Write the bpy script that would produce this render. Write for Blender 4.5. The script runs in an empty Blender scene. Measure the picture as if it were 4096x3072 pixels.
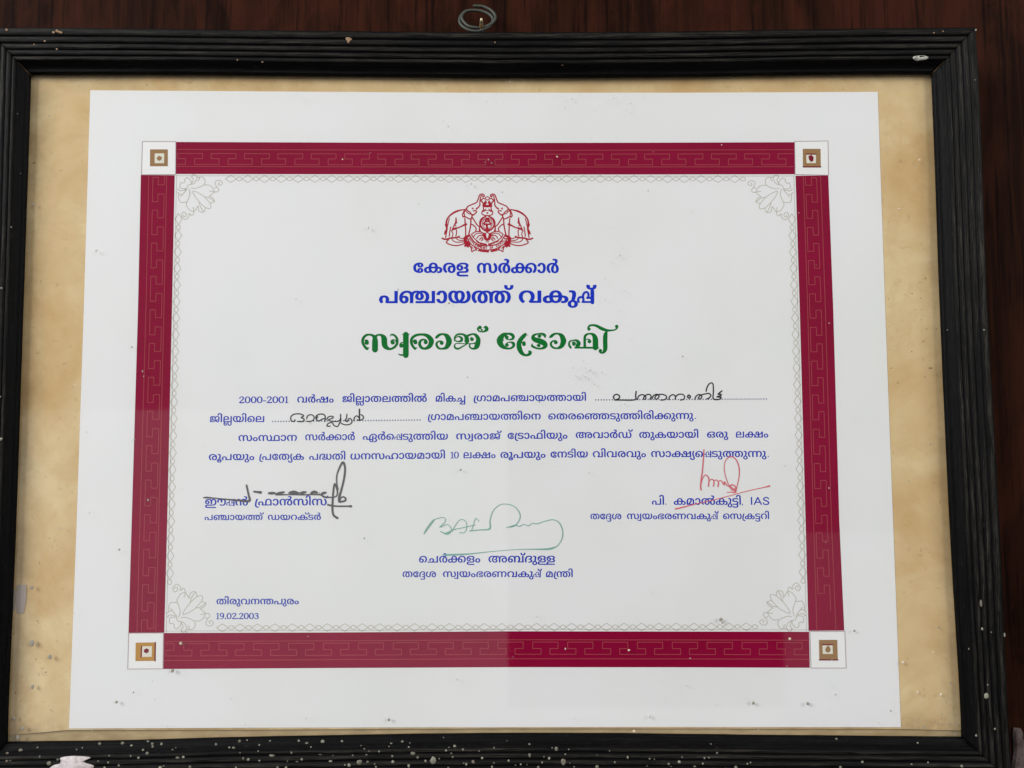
import bpy, bmesh, math, random
from mathutils import Vector, Matrix, noise
from mathutils.geometry import delaunay_2d_cdt

# ----------------------------------------------------------------------------------------------
# All measures below are millimetres in the plane of the certificate: x to the right, y up,
# z out of the wall towards the viewer.  pos() turns them into Blender metres.
# ----------------------------------------------------------------------------------------------
HANG = 1.5                                   # height of the certificate's centre above the floor
def pos(x, y, z): return Vector((x * .001, -z * .001, y * .001 + HANG))

CAM_LOC = [10.456,-15.154,311.567]
CAM_ROT = [[0.9999969,0.0024311,-0.0005695],[-0.0024641,0.9976971,-0.0677815],[0.0004034,0.0677827,0.9977]]
LENS = 26.8066
RAIL_INNER = {'top':[(-190.58,136.14),(-130.33,136.11),(-72.68,135.33),(10.95,134.39),(84.54,134.76),(142.22,135.49),(186.7,135.61)],'right':[(186.7,135.61),(186.65,92.56),(186.33,35.95),(186.7,-49.44),(187.91,-116.29),(187.85,-134.23)],'bottom':[(-188.84,-135.16),(-142.64,-134.71),(-90.91,-133.5),(10.29,-132.32),(111.53,-133.36),(153.84,-133.85),(187.85,-134.23)],'left':[(-190.58,136.14),(-190.34,114.74),(-189.76,36.85),(-189.09,-48.5),(-189.09,-115.31),(-188.84,-135.16)]}
RAIL_OUTER = {'top':[(-205.38,153.17),(-158.81,152.85),(-86.68,151.73),(-4.26,150.9),(68.27,150.85),(140.03,151.86),(202.02,152.36)],'right':[(202.02,152.36),(202.42,121.61),(201.92,34.82),(202.71,-48.77),(202.58,-119.6),(203.38,-149.94)],'bottom':[(-201.38,-150.73),(-88.4,-149.16),(10.25,-148.31),(108.94,-148.94),(203.38,-149.94)],'left':[(-205.38,153.17),(-204.85,122.54),(-203.0,35.79),(-202.22,-47.75),(-201.54,-126.38),(-201.38,-150.73)]}
PAINT_SPECKS = {'bottom':[(-186.46,-138.21,5.05,0.56,1),(-181.94,-137.49,4.06,0.82,1),(-175.81,-136.68,3.34,0.38,1.15),(-173.07,-138.95,6.23,0.31,1.4),(-169.06,-141.36,6.76,0.85,1),(-166.09,-140.08,6.19,0.46,1),(-160.09,-137.24,4.04,0.34,0.75),(-158.11,-136.78,3.56,0.3,1.15),(-151.71,-135.48,2.98,0.66,0.9),(-142.72,-135.28,2.97,0.73,0.75),(-139.06,-136.08,3.23,0.46,0.9),(-133.81,-137.29,4.63,0.51,0.9),(-132.88,-134.86,2.66,0.55,1),(-130.98,-135.5,3.06,0.63,0.9),(-130.54,-136.46,3.66,0.5,1.4),(-131.61,-138.02,5.88,0.69,0.9),(-127.31,-135.61,3.13,0.46,1.4),(-134.68,-139.5,6.31,0.46,1),(-137.75,-138.78,6.34,0.32,1),(-146.1,-138.71,6.25,0.37,0.9),(-150.16,-140.58,6.54,0.35,1),(-146.17,-141.07,6.75,0.39,1.15),(-142.07,-142.31,6.61,0.47,1.15),(-122.29,-137.11,4.73,0.35,1),(-121.31,-136.65,4.11,0.3,1),(-119.65,-139.59,6.05,0.9,1),(-117.32,-139.21,6.27,0.61,0.9),(-105.77,-135.71,3.48,0.46,1.4),(-100.16,-136.47,4.49,0.42,1),(-98.44,-136.51,4.61,0.65,0.75),(-96.78,-134.59,3.03,0.6,1),(-93.76,-134.26,2.98,0.32,0.75),(-95.33,-137.78,6.3,0.29,1),(-93.91,-139.73,6.64,0.44,1.15),(-91.97,-140.12,6.77,0.54,1),(-124.57,-142.35,6.94,0.37,0.9),(-114.31,-142.65,7.14,0.6,0.9),(-147.35,-142.91,7.03,0.53,0.9),(-125.8,-142.91,7.15,0.65,1),(-96.46,-142.88,7.21,0.4,1),(-185.79,-140.65,6.26,0.5,1),(-184.58,-140.52,6.04,0.4,0.75),(-88.66,-135.77,3.89,0.43,1),(-88.38,-137.22,6.0,0.32,0.75),(-84.81,-134.52,3.06,0.41,0.75),(-73.47,-134.57,3.12,0.5,1.15),(-70.16,-135.24,3.56,0.6,0.9),(-68.16,-136.3,4.92,0.32,1.4),(-64.06,-134.83,3.31,0.76,1),(-56.48,-134.68,3.27,0.52,1),(-82.98,-138.88,5.91,1.07,0.75),(-75.35,-137.75,6.37,0.39,1.4),(-71.2,-140.08,6.79,0.52,1),(-73.15,-141.05,6.32,0.61,0.75),(-76.77,-140.76,6.69,0.26,1.15),(-87.6,-140.47,6.79,0.38,1),(-64.26,-138.63,5.9,0.66,1.4),(-60.09,-140.97,6.49,0.68,1),(-59.25,-138.89,6.36,0.29,1),(-48.68,-135.95,4.71,0.34,1.4),(-47.14,-136.67,5.87,0.37,1),(-45.2,-137.28,6.33,0.32,0.9),(-41.33,-137.37,6.37,0.3,1.4),(-51.51,-138.85,6.4,0.42,0.9),(-46.22,-138.72,6.33,0.39,1),(-48.79,-141.19,6.87,1.05,1),(-45.66,-141.06,6.79,0.56,0.75),(-52.74,-142.22,7.2,0.68,1),(-54.4,-142.05,7.18,0.3,1.15),(-42.9,-141.75,7.14,0.32,1.15),(-42.37,-142.88,7.03,0.41,1),(-37.03,-135.38,4.11,0.52,1),(-37.67,-136.11,5.15,0.33,1),(-32.71,-134.88,3.62,0.66,0.9),(-29.65,-135.25,4.05,0.34,1.15),(-29.95,-136.23,5.47,0.37,1.4),(-36.11,-139.06,6.62,0.46,1),(-35.87,-141.06,6.87,0.57,1),(-28.2,-138.34,6.01,1.02,1.15),(-26.3,-139.51,6.78,0.5,1),(-23.19,-140.85,6.81,0.52,1),(-20.33,-140.75,6.75,1.22,1.4),(-17.95,-139.92,6.77,0.29,1),(-29.68,-142.52,7.15,0.52,1.4),(-16.61,-133.44,3.0,0.26,1),(-12.1,-135.99,5.4,0.59,1.4),(-15.3,-137.08,6.37,0.44,1),(-14.23,-136.25,5.74,0.35,1.15),(-8.75,-136.71,6.26,0.5,1),(-13.29,-138.28,6.22,0.38,1),(-12.75,-139.37,6.78,0.4,1),(-4.75,-141.1,7.06,0.66,1.15),(-1.31,-139.75,6.77,0.52,1),(-7.42,-141.9,7.21,0.4,1.4),(-8.41,-141.52,7.17,0.32,1),(-2.49,-137.28,6.4,0.28,0.9),(3.35,-136.26,6.04,0.36,1.4),(8.97,-140.74,6.95,0.45,1),(3.28,-141.42,7.17,0.28,1.15),(8.33,-134.48,3.68,0.23,0.9),(-77.14,-142.95,7.16,0.54,1),(-80.4,-142.94,7.17,0.46,1),(-14.36,-143.11,7.16,0.39,0.75),(2.56,-142.94,7.16,0.4,1.4),(17.07,-135.43,4.81,0.41,1.15),(27.51,-136.63,6.25,0.67,1.15),(25.9,-136.29,6.0,0.33,1),(32.32,-136.8,6.3,0.28,1.15),(17.14,-138.79,6.69,0.58,1.4),(30.99,-138.54,6.51,0.35,0.75),(24.68,-139.92,6.72,0.5,1.15),(22.66,-139.37,6.79,0.25,1.4),(21.92,-141.31,7.14,0.34,1.4),(30.12,-141.33,7.13,0.99,1.4),(32.66,-141.58,7.18,0.22,1),(13.67,-142.01,7.18,0.37,0.9),(16.09,-142.11,7.17,0.22,0.9),(11.61,-142.37,7.03,0.26,0.9),(20.42,-143.15,7.31,0.58,1.15),(34.35,-143.1,7.2,0.4,1),(43.17,-143.17,7.2,0.68,1.4),(50.06,-141.4,7.1,0.34,1.15),(55.15,-139.67,6.79,0.42,1.4),(63.68,-140.19,6.74,0.41,0.75),(65.44,-140.41,6.65,0.24,1),(62.6,-142.98,6.74,0.32,0.75),(70.91,-141.98,7.19,0.48,1.15),(71.87,-143.14,6.83,0.32,0.75),(75.09,-141.34,6.99,0.59,1),(76.25,-139.65,6.77,0.34,1.15),(84.9,-139.97,6.79,0.33,1.15),(86.65,-139.84,6.78,0.32,1),(84.14,-141.94,7.17,0.4,1),(81.1,-143.2,6.8,0.57,1.15),(89.96,-138.26,6.3,0.43,1),(88.11,-135.73,4.27,0.33,0.9),(96.93,-143.51,7.13,0.68,1.15),(101.34,-142.03,7.16,0.33,0.9),(102.65,-141.62,7.02,0.33,1.15),(48.18,-137.41,6.4,0.22,1.4),(43.2,-138.73,6.56,0.22,0.75),(146.14,-141.67,6.75,0.54,1.0),(137.4,-143.44,7.04,0.58,1.0),(169.55,-135.8,3.41,0.37,1.0),(171.53,-141.91,6.71,0.33,1.0),(164.99,-142.43,7.08,0.37,1.0),(184.27,-143.11,7.19,0.58,1.0),(137.84,-134.33,2.98,0.41,1.0)],'right':[(191.3,-132.19,5.72,0.5,1),(197.77,-129.13,7.19,0.41,1),(195.39,-116.79,6.77,1.08,1.1),(195.8,-112.5,7.06,0.29,1),(194.99,-91.3,6.5,0.54,1.2),(197.86,-92.28,7.43,0.29,1),(190.43,-99.35,4.77,0.33,1.2),(194.93,-81.24,6.54,0.71,2.2),(202.7,-93.22,7.91,0.46,1.9),(202.07,151.29,7.91,0.49,1.0),(188.03,27.4,3.33,0.31,1.0),(200.8,129.95,8.13,0.25,1.0),(199.99,26.72,8.0,0.43,1.0)],'left':[(-193.21,70.11,5.89,0.31,1.0),(-191.92,93.31,3.53,0.31,1.0),(-195.51,44.83,6.78,0.51,1.0),(-193.35,-15.92,6.4,0.61,1.0),(-194.3,0.96,6.37,0.31,1.0),(-193.22,117.99,5.0,0.31,1.0)],'top':[(-197.01,152.03,8.19,0.51,1.0),(-176.95,144.6,6.66,0.41,1.0),(-186.09,146.37,7.18,0.31,1.0),(-181.58,147.63,7.4,0.41,1.0),(184.77,150.01,7.97,0.31,1.0),(188.52,150.57,8.11,0.31,1.0),(3.97,146.55,7.65,0.31,1.0),(-102.45,140.03,6.28,0.31,1.0),(-92.25,139.37,5.87,0.41,1.0),(31.87,138.03,5.44,0.31,1.0),(-176.32,151.57,8.16,0.56,1.0),(-175.52,151.18,8.1,0.56,1.0),(-174.63,150.89,8.03,0.56,1.0),(-177.71,151.0,8.05,0.56,1.0)]}
FLAKE = [(176.6,140.22,6.37),(177.34,140.93,6.34),(179.82,141.39,5.92),(182.07,141.39,5.91),(182.9,140.37,6.39),(182.38,139.73,6.14),(179.82,139.4,5.77),(177.76,139.47,5.91)]
SMEAR = [(-165.0,-139.47,6.4),(-163.35,-139.07,6.33),(-159.82,-138.81,6.23),(-155.26,-139.0,6.34),(-153.32,-139.41,6.4),(-155.15,-140.33,6.29),(-155.53,-140.98,6.7),(-152.68,-141.84,6.76),(-151.66,-142.57,6.78),(-151.95,-143.4,7.17),(-151.22,-144.64,6.8),(-169.85,-144.46,7.11),(-168.82,-143.19,7.04),(-167.38,-142.02,6.75),(-164.88,-141.4,6.77),(-164.74,-140.46,6.31)]
CHIP = [(-57.55,148.53,7.59),(-56.29,148.75,7.75),(-55.02,148.32,7.37),(-55.67,147.31,7.66),(-56.53,146.36,7.45),(-57.12,147.53,7.65)]
DUST = [(36.76,6.0,0.17,1.7),(40.63,12.71,0.13,1.78),(36.24,10.4,0.11,1.68),(37.14,8.85,0.2,1.59),(40.5,8.85,0.33,1.25),(43.03,9.34,0.11,1.02),(35.24,15.4,0.09,1.11),(43.01,12.52,0.16,1.45),(41.84,7.91,0.2,1.68),(42.9,10.82,0.17,1.39),(47.35,10.61,0.22,1.72),(34.26,9.33,0.09,1.23),(39.97,13.53,0.09,1.28),(40.57,12.22,0.25,1.11),(47.64,10.42,0.11,1.55),(39.56,9.62,0.19,1.65),(35.68,12.46,0.22,1.69),(39.65,9.09,0.18,1.55),(39.76,15.28,0.25,1.24),(43.34,6.54,0.09,1.47),(38.47,12.57,0.11,1.56),(44.23,5.81,0.26,1.43),(36.36,9.22,0.24,1.21),(43.94,9.78,0.1,1.75),(39.13,8.41,0.18,1.39),(43.65,9.66,0.12,1.49),(42.68,11.47,0.34,1.56),(32.37,11.85,0.11,1.15),(42.21,11.29,0.12,1.53),(47.5,10.53,0.17,1.46),(56.34,46.94,0.1,1.07),(54.23,57.95,0.19,1.28),(51.34,71.42,0.14,1.45),(56.19,57.02,0.16,1.75),(52.67,55.63,0.15,1.67),(55.26,59.01,0.35,1.65),(56.46,61.57,0.13,1.01),(55.43,60.4,0.2,1.03),(56.62,62.23,0.18,1.37),(55.15,49.04,0.1,1.42),(51.93,56.02,0.23,1.34),(49.15,49.12,0.25,1.07),(57.15,59.46,0.12,1.3),(58.42,49.42,0.16,1.74),(53.31,70.14,0.2,1.29),(57.18,44.28,0.22,1.77),(52.73,40.77,0.16,1.14),(53.23,40.5,0.1,1.15),(54.61,35.67,0.22,1.28),(51.46,46.35,0.12,1.75),(56.05,44.37,0.15,1.52),(53.76,31.5,0.17,1.7),(49.07,40.59,0.23,1.6),(57.4,42.66,0.11,1.72),(-8.82,124.07,0.1,1.02),(5.73,129.23,0.14,1.12),(4.29,127.62,0.16,1.79),(4.47,123.78,0.12,1.46),(-6.92,128.11,0.22,1.54),(-7.58,125.67,0.17,1.05),(15.07,126.29,0.1,1.17),(-5.11,124.17,0.12,1.58),(0.34,124.5,0.23,1.14),(7.12,123.28,0.13,1.67),(-23.25,127.81,0.1,1.64),(-6.34,124.76,0.15,1.55),(-6.39,127.74,0.09,1.67),(50.18,127.89,0.13,1.7),(62.82,126.04,0.13,1.15),(36.04,125.4,0.31,1.63),(87.93,123.26,0.11,1.58),(58.91,126.94,0.16,1.29),(33.78,124.52,0.14,1.01),(53.32,125.64,0.24,1.71),(71.58,125.7,0.16,1.62),(66.26,125.84,0.19,1.11),(39.42,126.18,0.14,1.77),(31.37,126.43,0.16,1.39),(54.46,123.25,0.15,1.71),(27.41,123.34,0.16,1.3),(54.35,125.75,0.14,1.11),(85.7,124.79,0.1,1.55),(54.85,126.04,0.19,1.09),(58.51,125.03,0.21,1.26),(51.76,124.93,0.17,1.03),(54.53,128.26,0.13,1.02),(80.15,122.76,0.14,1.21),(41.45,125.49,0.09,1.42),(60.73,124.96,0.12,1.5),(60.59,123.36,0.33,1.21),(39.28,127.16,0.19,1.35),(-69.65,127.04,0.13,1.36),(-76.29,122.78,0.1,1.53),(-75.76,124.23,0.18,1.39),(-74.37,125.42,0.18,1.17),(-84.45,121.1,0.09,1.19),(-78.94,127.23,0.15,1.66),(-76.54,126.22,0.2,1.61),(47.36,122.52,0.15,1.53),(39.88,118.13,0.11,1.4),(45.24,117.58,0.09,1.08),(50.35,123.96,0.19,1.23),(52.62,122.22,0.09,1.38),(42.12,120.72,0.1,1.16),(45.85,120.74,0.2,1.65),(43.15,113.87,0.11,1.49),(58.6,120.45,0.23,1.36),(60.73,119.23,0.21,1.75),(61.04,120.52,0.15,1.77),(64.33,115.07,0.11,1.17),(61.84,119.46,0.11,1.69),(58.03,117.29,0.12,1.77),(68.65,119.51,0.09,1.07),(-43.82,112.76,0.11,1.28),(-43.05,124.77,0.19,1.39),(-45.9,114.33,0.11,1.27),(-160.05,61.8,0.23,1.3),(-160.81,60.8,0.21,1.17),(-160.99,61.57,0.17,1.71),(-119.42,-92.87,0.35,1.2),(-130.5,-109.9,0.14,1.06),(-156.84,-108.64,0.1,1.33),(-131.32,-119.06,0.21,1.51),(-145.05,-93.95,0.12,1.18),(-152.86,-106.08,0.09,1.07),(-126.41,-112.04,0.14,1.34),(-132.42,-111.88,0.21,1.35),(69.98,-112.19,0.13,1.63),(77.08,-117.26,0.14,1.42),(77.97,-119.35,0.12,1.37),(35.36,-126.85,0.19,1.64),(57.55,-114.35,0.09,1.54),(103.0,-119.43,0.2,1.46),(119.74,-106.84,0.12,1.62),(107.81,-131.49,0.21,1.7),(70.92,-119.98,0.16,1.65),(91.38,-121.64,0.18,1.79),(137.58,-114.94,0.16,1.75),(79.73,-114.34,0.34,1.11),(73.38,-122.89,0.09,1.27),(81.35,-103.7,0.23,1.01),(64.86,-126.31,0.43,1.6),(-71.14,-126.61,0.22,1.51),(-20.59,-117.93,0.13,1.09),(-155.82,-131.12,0.18,1.18),(-67.37,-125.84,0.09,1.58),(-95.24,-129.0,0.25,1.2),(-101.04,-118.92,0.25,1.11),(-48.6,-118.22,0.11,1.45),(-11.39,-111.67,0.32,1.16),(-36.27,-117.98,0.1,1.42),(170.22,-127.05,0.15,1.02),(172.82,-120.54,0.16,1.47),(142.88,-129.62,0.19,1.58),(163.98,-120.98,0.28,1.01),(165.51,-129.76,0.14,1.27),(153.42,-131.38,0.11,1.3),(152.14,-126.36,0.13,1.11),(155.35,-128.88,0.2,1.61),(-175.42,-121.84,0.1,1.65),(-182.45,-121.94,0.11,1.52),(-184.11,-123.48,0.14,1.71),(-167.05,-108.86,0.12,1.08),(-171.02,-51.75,0.27,1.11),(-164.87,-45.25,0.14,1.53),(-162.4,-45.8,0.09,1.17),(-164.54,-51.01,0.09,1.64),(-159.68,-45.61,0.24,1.71),(-164.64,-40.52,0.13,1.1),(146.85,-21.1,0.1,1.28),(28.89,-27.5,0.16,1.85),(31.56,-50.47,0.15,1.64),(-167.09,75.29,0.12,1.51),(115.77,30.95,0.11,1.41),(-17.88,116.06,0.22,1.57),(-166.75,-65.39,0.08,1.12),(140.79,30.6,0.19,1.48),(-134.77,99.34,0.24,1.25),(-177.99,64.32,0.17,1.7),(31.62,-99.92,0.24,1.92),(121.19,-27.64,0.29,1.36),(-139.68,9.43,0.17,1.69),(38.87,-48.32,0.09,1.41),(-33.36,-10.79,0.1,1.44),(26.77,-12.3,0.14,1.72),(33.09,121.69,0.24,1.72),(-73.15,-8.92,0.28,1.96),(65.34,58.02,0.13,1.41),(-72.91,9.92,0.15,1.32),(56.35,-2.24,0.29,1.38),(54.35,-117.2,0.14,1.46),(-125.95,-129.39,0.21,1.64),(-24.18,-7.36,0.14,1.92),(-122.34,-2.89,0.12,1.94),(-60.19,129.03,0.21,1.5),(166.58,73.23,0.14,1.24),(-122.6,-16.11,0.08,1.62),(-113.21,17.49,0.17,1.85),(4.56,0.9,0.09,1.81),(69.69,102.7,0.12,1.1),(136.16,54.81,0.08,1.78),(14.68,85.79,0.15,1.33),(98.3,105.59,0.22,1.31),(-78.08,41.09,0.25,2.0),(-35.78,115.26,0.11,1.09),(83.3,-120.97,0.09,1.41),(-15.77,113.67,0.3,1.54),(53.56,-50.33,0.2,1.32),(-53.18,112.63,0.13,1.25),(41.75,107.05,0.12,1.65),(59.02,29.07,0.15,1.45),(119.37,122.44,0.14,1.88),(178.81,96.04,0.12,1.19),(136.71,-58.28,0.14,1.07),(-70.97,-94.77,0.14,1.55),(106.92,-38.48,0.15,1.26),(-122.83,-36.1,0.18,1.71),(-147.71,-27.51,0.11,1.46),(161.04,-73.15,0.15,1.25),(50.2,-60.08,0.11,1.26),(-14.46,-48.91,0.12,1.3),(138.66,-36.53,0.2,1.7),(14.13,-17.29,0.09,1.58),(-8.11,-91.48,0.1,1.87),(6.37,-29.97,0.11,1.29),(7.46,52.49,0.1,1.37),(99.89,53.46,0.17,1.03),(-6.09,89.31,0.33,1.96),(-32.02,55.87,0.14,1.46),(150.31,-9.39,0.21,1.33),(66.79,-78.05,0.22,1.65),(12.91,1.92,0.09,1.47),(-48.61,70.82,0.36,1.74),(-125.02,86.49,0.08,1.51),(59.75,24.02,0.17,1.86),(50.7,-111.32,0.15,1.21),(-100.65,115.19,0.17,1.58),(-105.32,107.74,0.12,1.56),(16.98,-81.96,0.12,1.89),(10.14,132.91,0.25,1.43),(-15.01,81.1,0.1,1.89),(145.01,5.14,0.14,1.29),(-154.83,-72.41,0.13,1.47),(41.75,-30.15,0.22,1.91),(129.64,76.69,0.15,1.5),(168.3,-54.46,0.17,1.2),(10.83,-103.0,0.13,1.03),(-166.3,82.01,0.17,1.87),(-40.54,-73.36,0.16,1.19),(-133.16,-105.79,0.15,1.15),(169.74,57.62,0.15,1.69),(124.32,59.69,0.09,1.09),(-99.76,18.22,0.16,1.9),(20.45,-87.28,0.26,1.74),(85.32,77.28,0.23,1.87),(-164.59,-85.67,0.16,1.97),(-124.57,-37.32,0.11,1.82),(46.1,83.0,0.19,1.54),(71.99,-118.44,0.09,1.47)]
GRIME = [(-144.82,21.39,0.33,1.1),(-142.69,-16.39,0.4,1.1),(-147.28,-60.35,0.4,1.1),(-48.93,-56.18,0.33,1.1),(-140.16,11.5,0.4,1.1),(-136.34,-40.63,0.47,1.1),(6.8,85.74,0.27,1.1),(-38.46,-127.25,0.6,1.1),(105.98,-121.2,0.6,1.1),(127.64,-121.43,0.67,1.1),(120.98,-96.22,0.33,1.1),(93.81,-88.54,0.67,1.1),(94.34,-89.81,0.4,1.1),(-121.54,-97.41,0.67,1.1),(137.72,-104.39,0.27,1.1),(180.37,-19.06,0.33,1.1),(-10.25,-28.86,0.4,1.1),(-67.25,-38.02,0.27,1.1),(-71.24,-46.35,0.27,1.1),(-124.79,87.02,0.27,1.1),(-48.11,102.57,0.2,1.1),(67.32,86.18,0.27,1.1),(-7.5,8.71,0.27,1.1),(-27.75,80.93,0.2,1.1),(21.74,-1.38,0.33,1.1),(-15.15,39.25,0.4,1.1),(-36.11,45.06,0.27,1.1),(80.51,17.04,0.33,1.1),(1.04,99.5,0.33,1.1),(2.39,98.12,0.27,1.1),(-0.31,98.52,0.2,1.1),(-181.84,-75.18,0.58,1.36),(-180.95,-97.16,0.87,1.42),(-173.5,-102.53,0.73,1.28),(-180.09,-114.08,0.65,1.41),(-186.8,-126.31,0.58,1.09),(-183.36,-130.23,0.73,0.99),(-185.1,-133.59,0.65,1.49),(-124.61,-107.99,0.65,1.28),(-146.48,-120.12,0.58,1.0),(-139.85,-116.39,0.29,1.41),(180.69,-125.73,0.31,0.91),(177.97,-128.46,0.25,1.16),(178.82,-129.32,0.25,1.41),(182.95,-129.33,0.28,0.96),(184.61,-113.6,0.31,1.48),(184.86,-117.13,0.31,1.03),(167.92,-127.07,0.22,1.01),(171.39,-127.66,0.19,1.15),(180.86,-91.8,0.37,1.48),(173.27,-130.79,0.5,0.71),(147.04,-93.18,0.44,1.08),(138.79,-117.99,0.34,0.79),(160.47,-124.31,0.31,1.11),(186.36,-129.46,0.31,1.32),(185.58,-133.55,0.37,1.09),(-182.34,118.68,0.35,0.77),(-187.28,80.99,0.51,1.22),(-183.28,48.51,0.23,0.95),(-187.46,48.89,0.27,0.76),(-179.25,93.02,0.19,0.96),(-160.81,61.5,0.35,0.84),(180.39,131.63,0.3,0.98),(175.16,133.47,0.26,1.32),(-144.94,21.49,0.31,0.73),(-162.09,-13.25,0.19,1.2),(-166.51,-4.76,0.19,1.32),(-167.11,-37.47,0.19,1.44),(-187.55,0.19,0.16,1.41)]
PALE_DUST = [(166.07,-105.56,0.54,1.2),(180.6,-118.1,0.54,1),(171.39,-117.18,0.38,1.8),(178.16,-101.57,0.31,1.4),(180.48,98.96,0.46,1),(171.19,78.32,0.38,1),(58.6,-131.89,0.54,1),(121.17,-96.24,0.54,1),(56.94,-100.5,0.46,1),(-121.72,-97.43,0.54,1),(29.66,100.71,0.38,1),(-59.67,99.84,0.31,1),(-167.74,5.95,0.31,1)]
PAPER = [(-166.39,130.24),(-88.71,129.52),(-9.88,128.8),(79.48,128.6),(164.76,128.77),(164.61,38.82),(164.7,-49.53),(164.87,-131.11),(75.08,-130.78),(-14.34,-130.64),(-93.8,-130.63),(-165.69,-130.73),(-165.59,-48.7),(-165.81,37.01)]
BANDS = {'top':[(-129.79,107.87),(-67.38,107.51),(-9.83,107.16),(58.18,107.11),(129.15,107.16),(128.87,93.48),(58.01,93.54),(-9.81,93.7),(-67.19,93.94),(-129.57,94.19)],'bottom':[(-129.02,-93.62),(-64.53,-93.59),(10.39,-93.3),(75.71,-93.56),(129.42,-93.8),(129.31,-107.9),(75.47,-107.57),(10.35,-107.35),(-64.34,-107.5),(-128.82,-107.72)],'left':[(-144.0,93.74),(-129.87,93.66),(-129.44,36.93),(-128.98,-48.8),(-128.92,-93.43),(-143.24,-93.49),(-143.34,-48.76),(-143.45,36.96)],'right':[(129.17,92.84),(142.84,92.92),(143.17,36.27),(142.94,-49.48),(143.56,-93.34),(129.23,-93.4),(129.28,-49.44),(129.36,36.31)]}
SQUARES = {'tl':([(-143.78,108.09),(-129.79,108.06),(-129.51,93.97),(-143.74,93.9)],[(-140.5,104.73),(-133.05,104.71),(-132.84,97.49),(-140.32,97.5)],[(-138.46,102.99),(-134.49,102.98),(-134.43,98.78),(-138.37,98.79)],[(-136.6,101.98),(-135.35,101.39),(-135.61,100.33),(-136.44,99.75),(-137.3,100.24),(-137.57,101.11)]),'tr':([(129.21,107.51),(143.18,107.68),(142.92,93.03),(129.01,93.36)],[(132.51,104.33),(139.97,104.31),(139.84,96.59),(132.39,96.61)],[(133.9,102.05),(137.97,102.04),(137.85,98.18),(133.89,98.19)],[(134.75,101.16),(136.02,101.75),(136.96,100.66),(136.72,99.17),(135.74,98.68),(135.0,99.67)]),'bl':([(-143.16,-93.63),(-129.25,-93.57),(-129.04,-107.62),(-143.08,-107.68)],[(-140.26,-97.36),(-132.39,-97.29),(-132.27,-104.54),(-140.13,-104.61)],[(-137.81,-98.82),(-133.64,-98.74),(-133.61,-102.91),(-137.86,-102.99)],[(-135.75,-99.55),(-134.81,-100.1),(-135.05,-101.18),(-135.97,-101.54),(-136.81,-101.0),(-136.75,-100.09)]),'br':([(129.75,-93.62),(143.79,-93.66),(143.87,-108.04),(129.78,-108.0)],[(133.27,-97.0),(140.66,-96.99),(140.63,-104.82),(133.22,-104.8)],[(134.63,-98.87),(138.68,-98.88),(138.71,-102.51),(134.64,-102.5)],[(136.83,-99.14),(137.62,-99.94),(137.83,-100.74),(137.48,-101.62),(136.74,-102.01),(135.94,-101.62),(135.64,-100.82),(136.08,-99.94)])}
TABS = [[(-188.45,-74.48),(-185.0,-74.39),(-184.77,-77.4),(-184.88,-80.9),(-185.55,-85.65),(-187.99,-85.64),(-188.7,-80.89)],[(-190.82,-76.38),(-189.19,-76.49),(-188.96,-84.39),(-190.49,-84.29)]]
PATCH = [(216.73,-136.62),(218.02,-135.89),(220.1,-136.22),(220.3,-139.06),(221.82,-139.47),(225.39,-139.08),(230.92,-145.58),(230.31,-157.68),(215.75,-157.65),(216.56,-145.54)]
NAIL = [(-2.25,158.44,-5.0),(-1.92,159.51,-0.2),(-1.93,160.29,1.4)]
RING = [(-5.8,170.49,-6.73),(-3.42,170.55,-6.79),(-1.02,170.09,-6.68),(2.23,167.93,-6.01),(3.88,164.82,-5.01),(2.86,161.74,-4.02),(0.11,159.62,-3.34),(-2.91,158.8,-3.1),(-5.28,159.0,-3.21),(-7.82,159.89,-3.55),(-9.84,162.34,-4.41),(-10.68,164.84,-5.29),(-9.52,167.6,-6.25),(-6.48,168.54,-6.61),(-2.38,168.17,-6.53),(1.04,166.45,-6.0),(2.69,164.04,-5.24),(2.27,161.3,-4.36),(0.43,159.18,-3.68),(-3.25,157.33,-3.09),(-6.96,157.75,-3.27),(-10.04,159.72,-3.98),(-11.57,162.55,-4.97),(-11.14,165.62,-6.04),(-9.89,167.6,-6.74)]
SHANK = [(-3.61,157.68,-3.6),(-1.61,157.55,-4.2),(-0.98,156.68,-5.5)]
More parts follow.
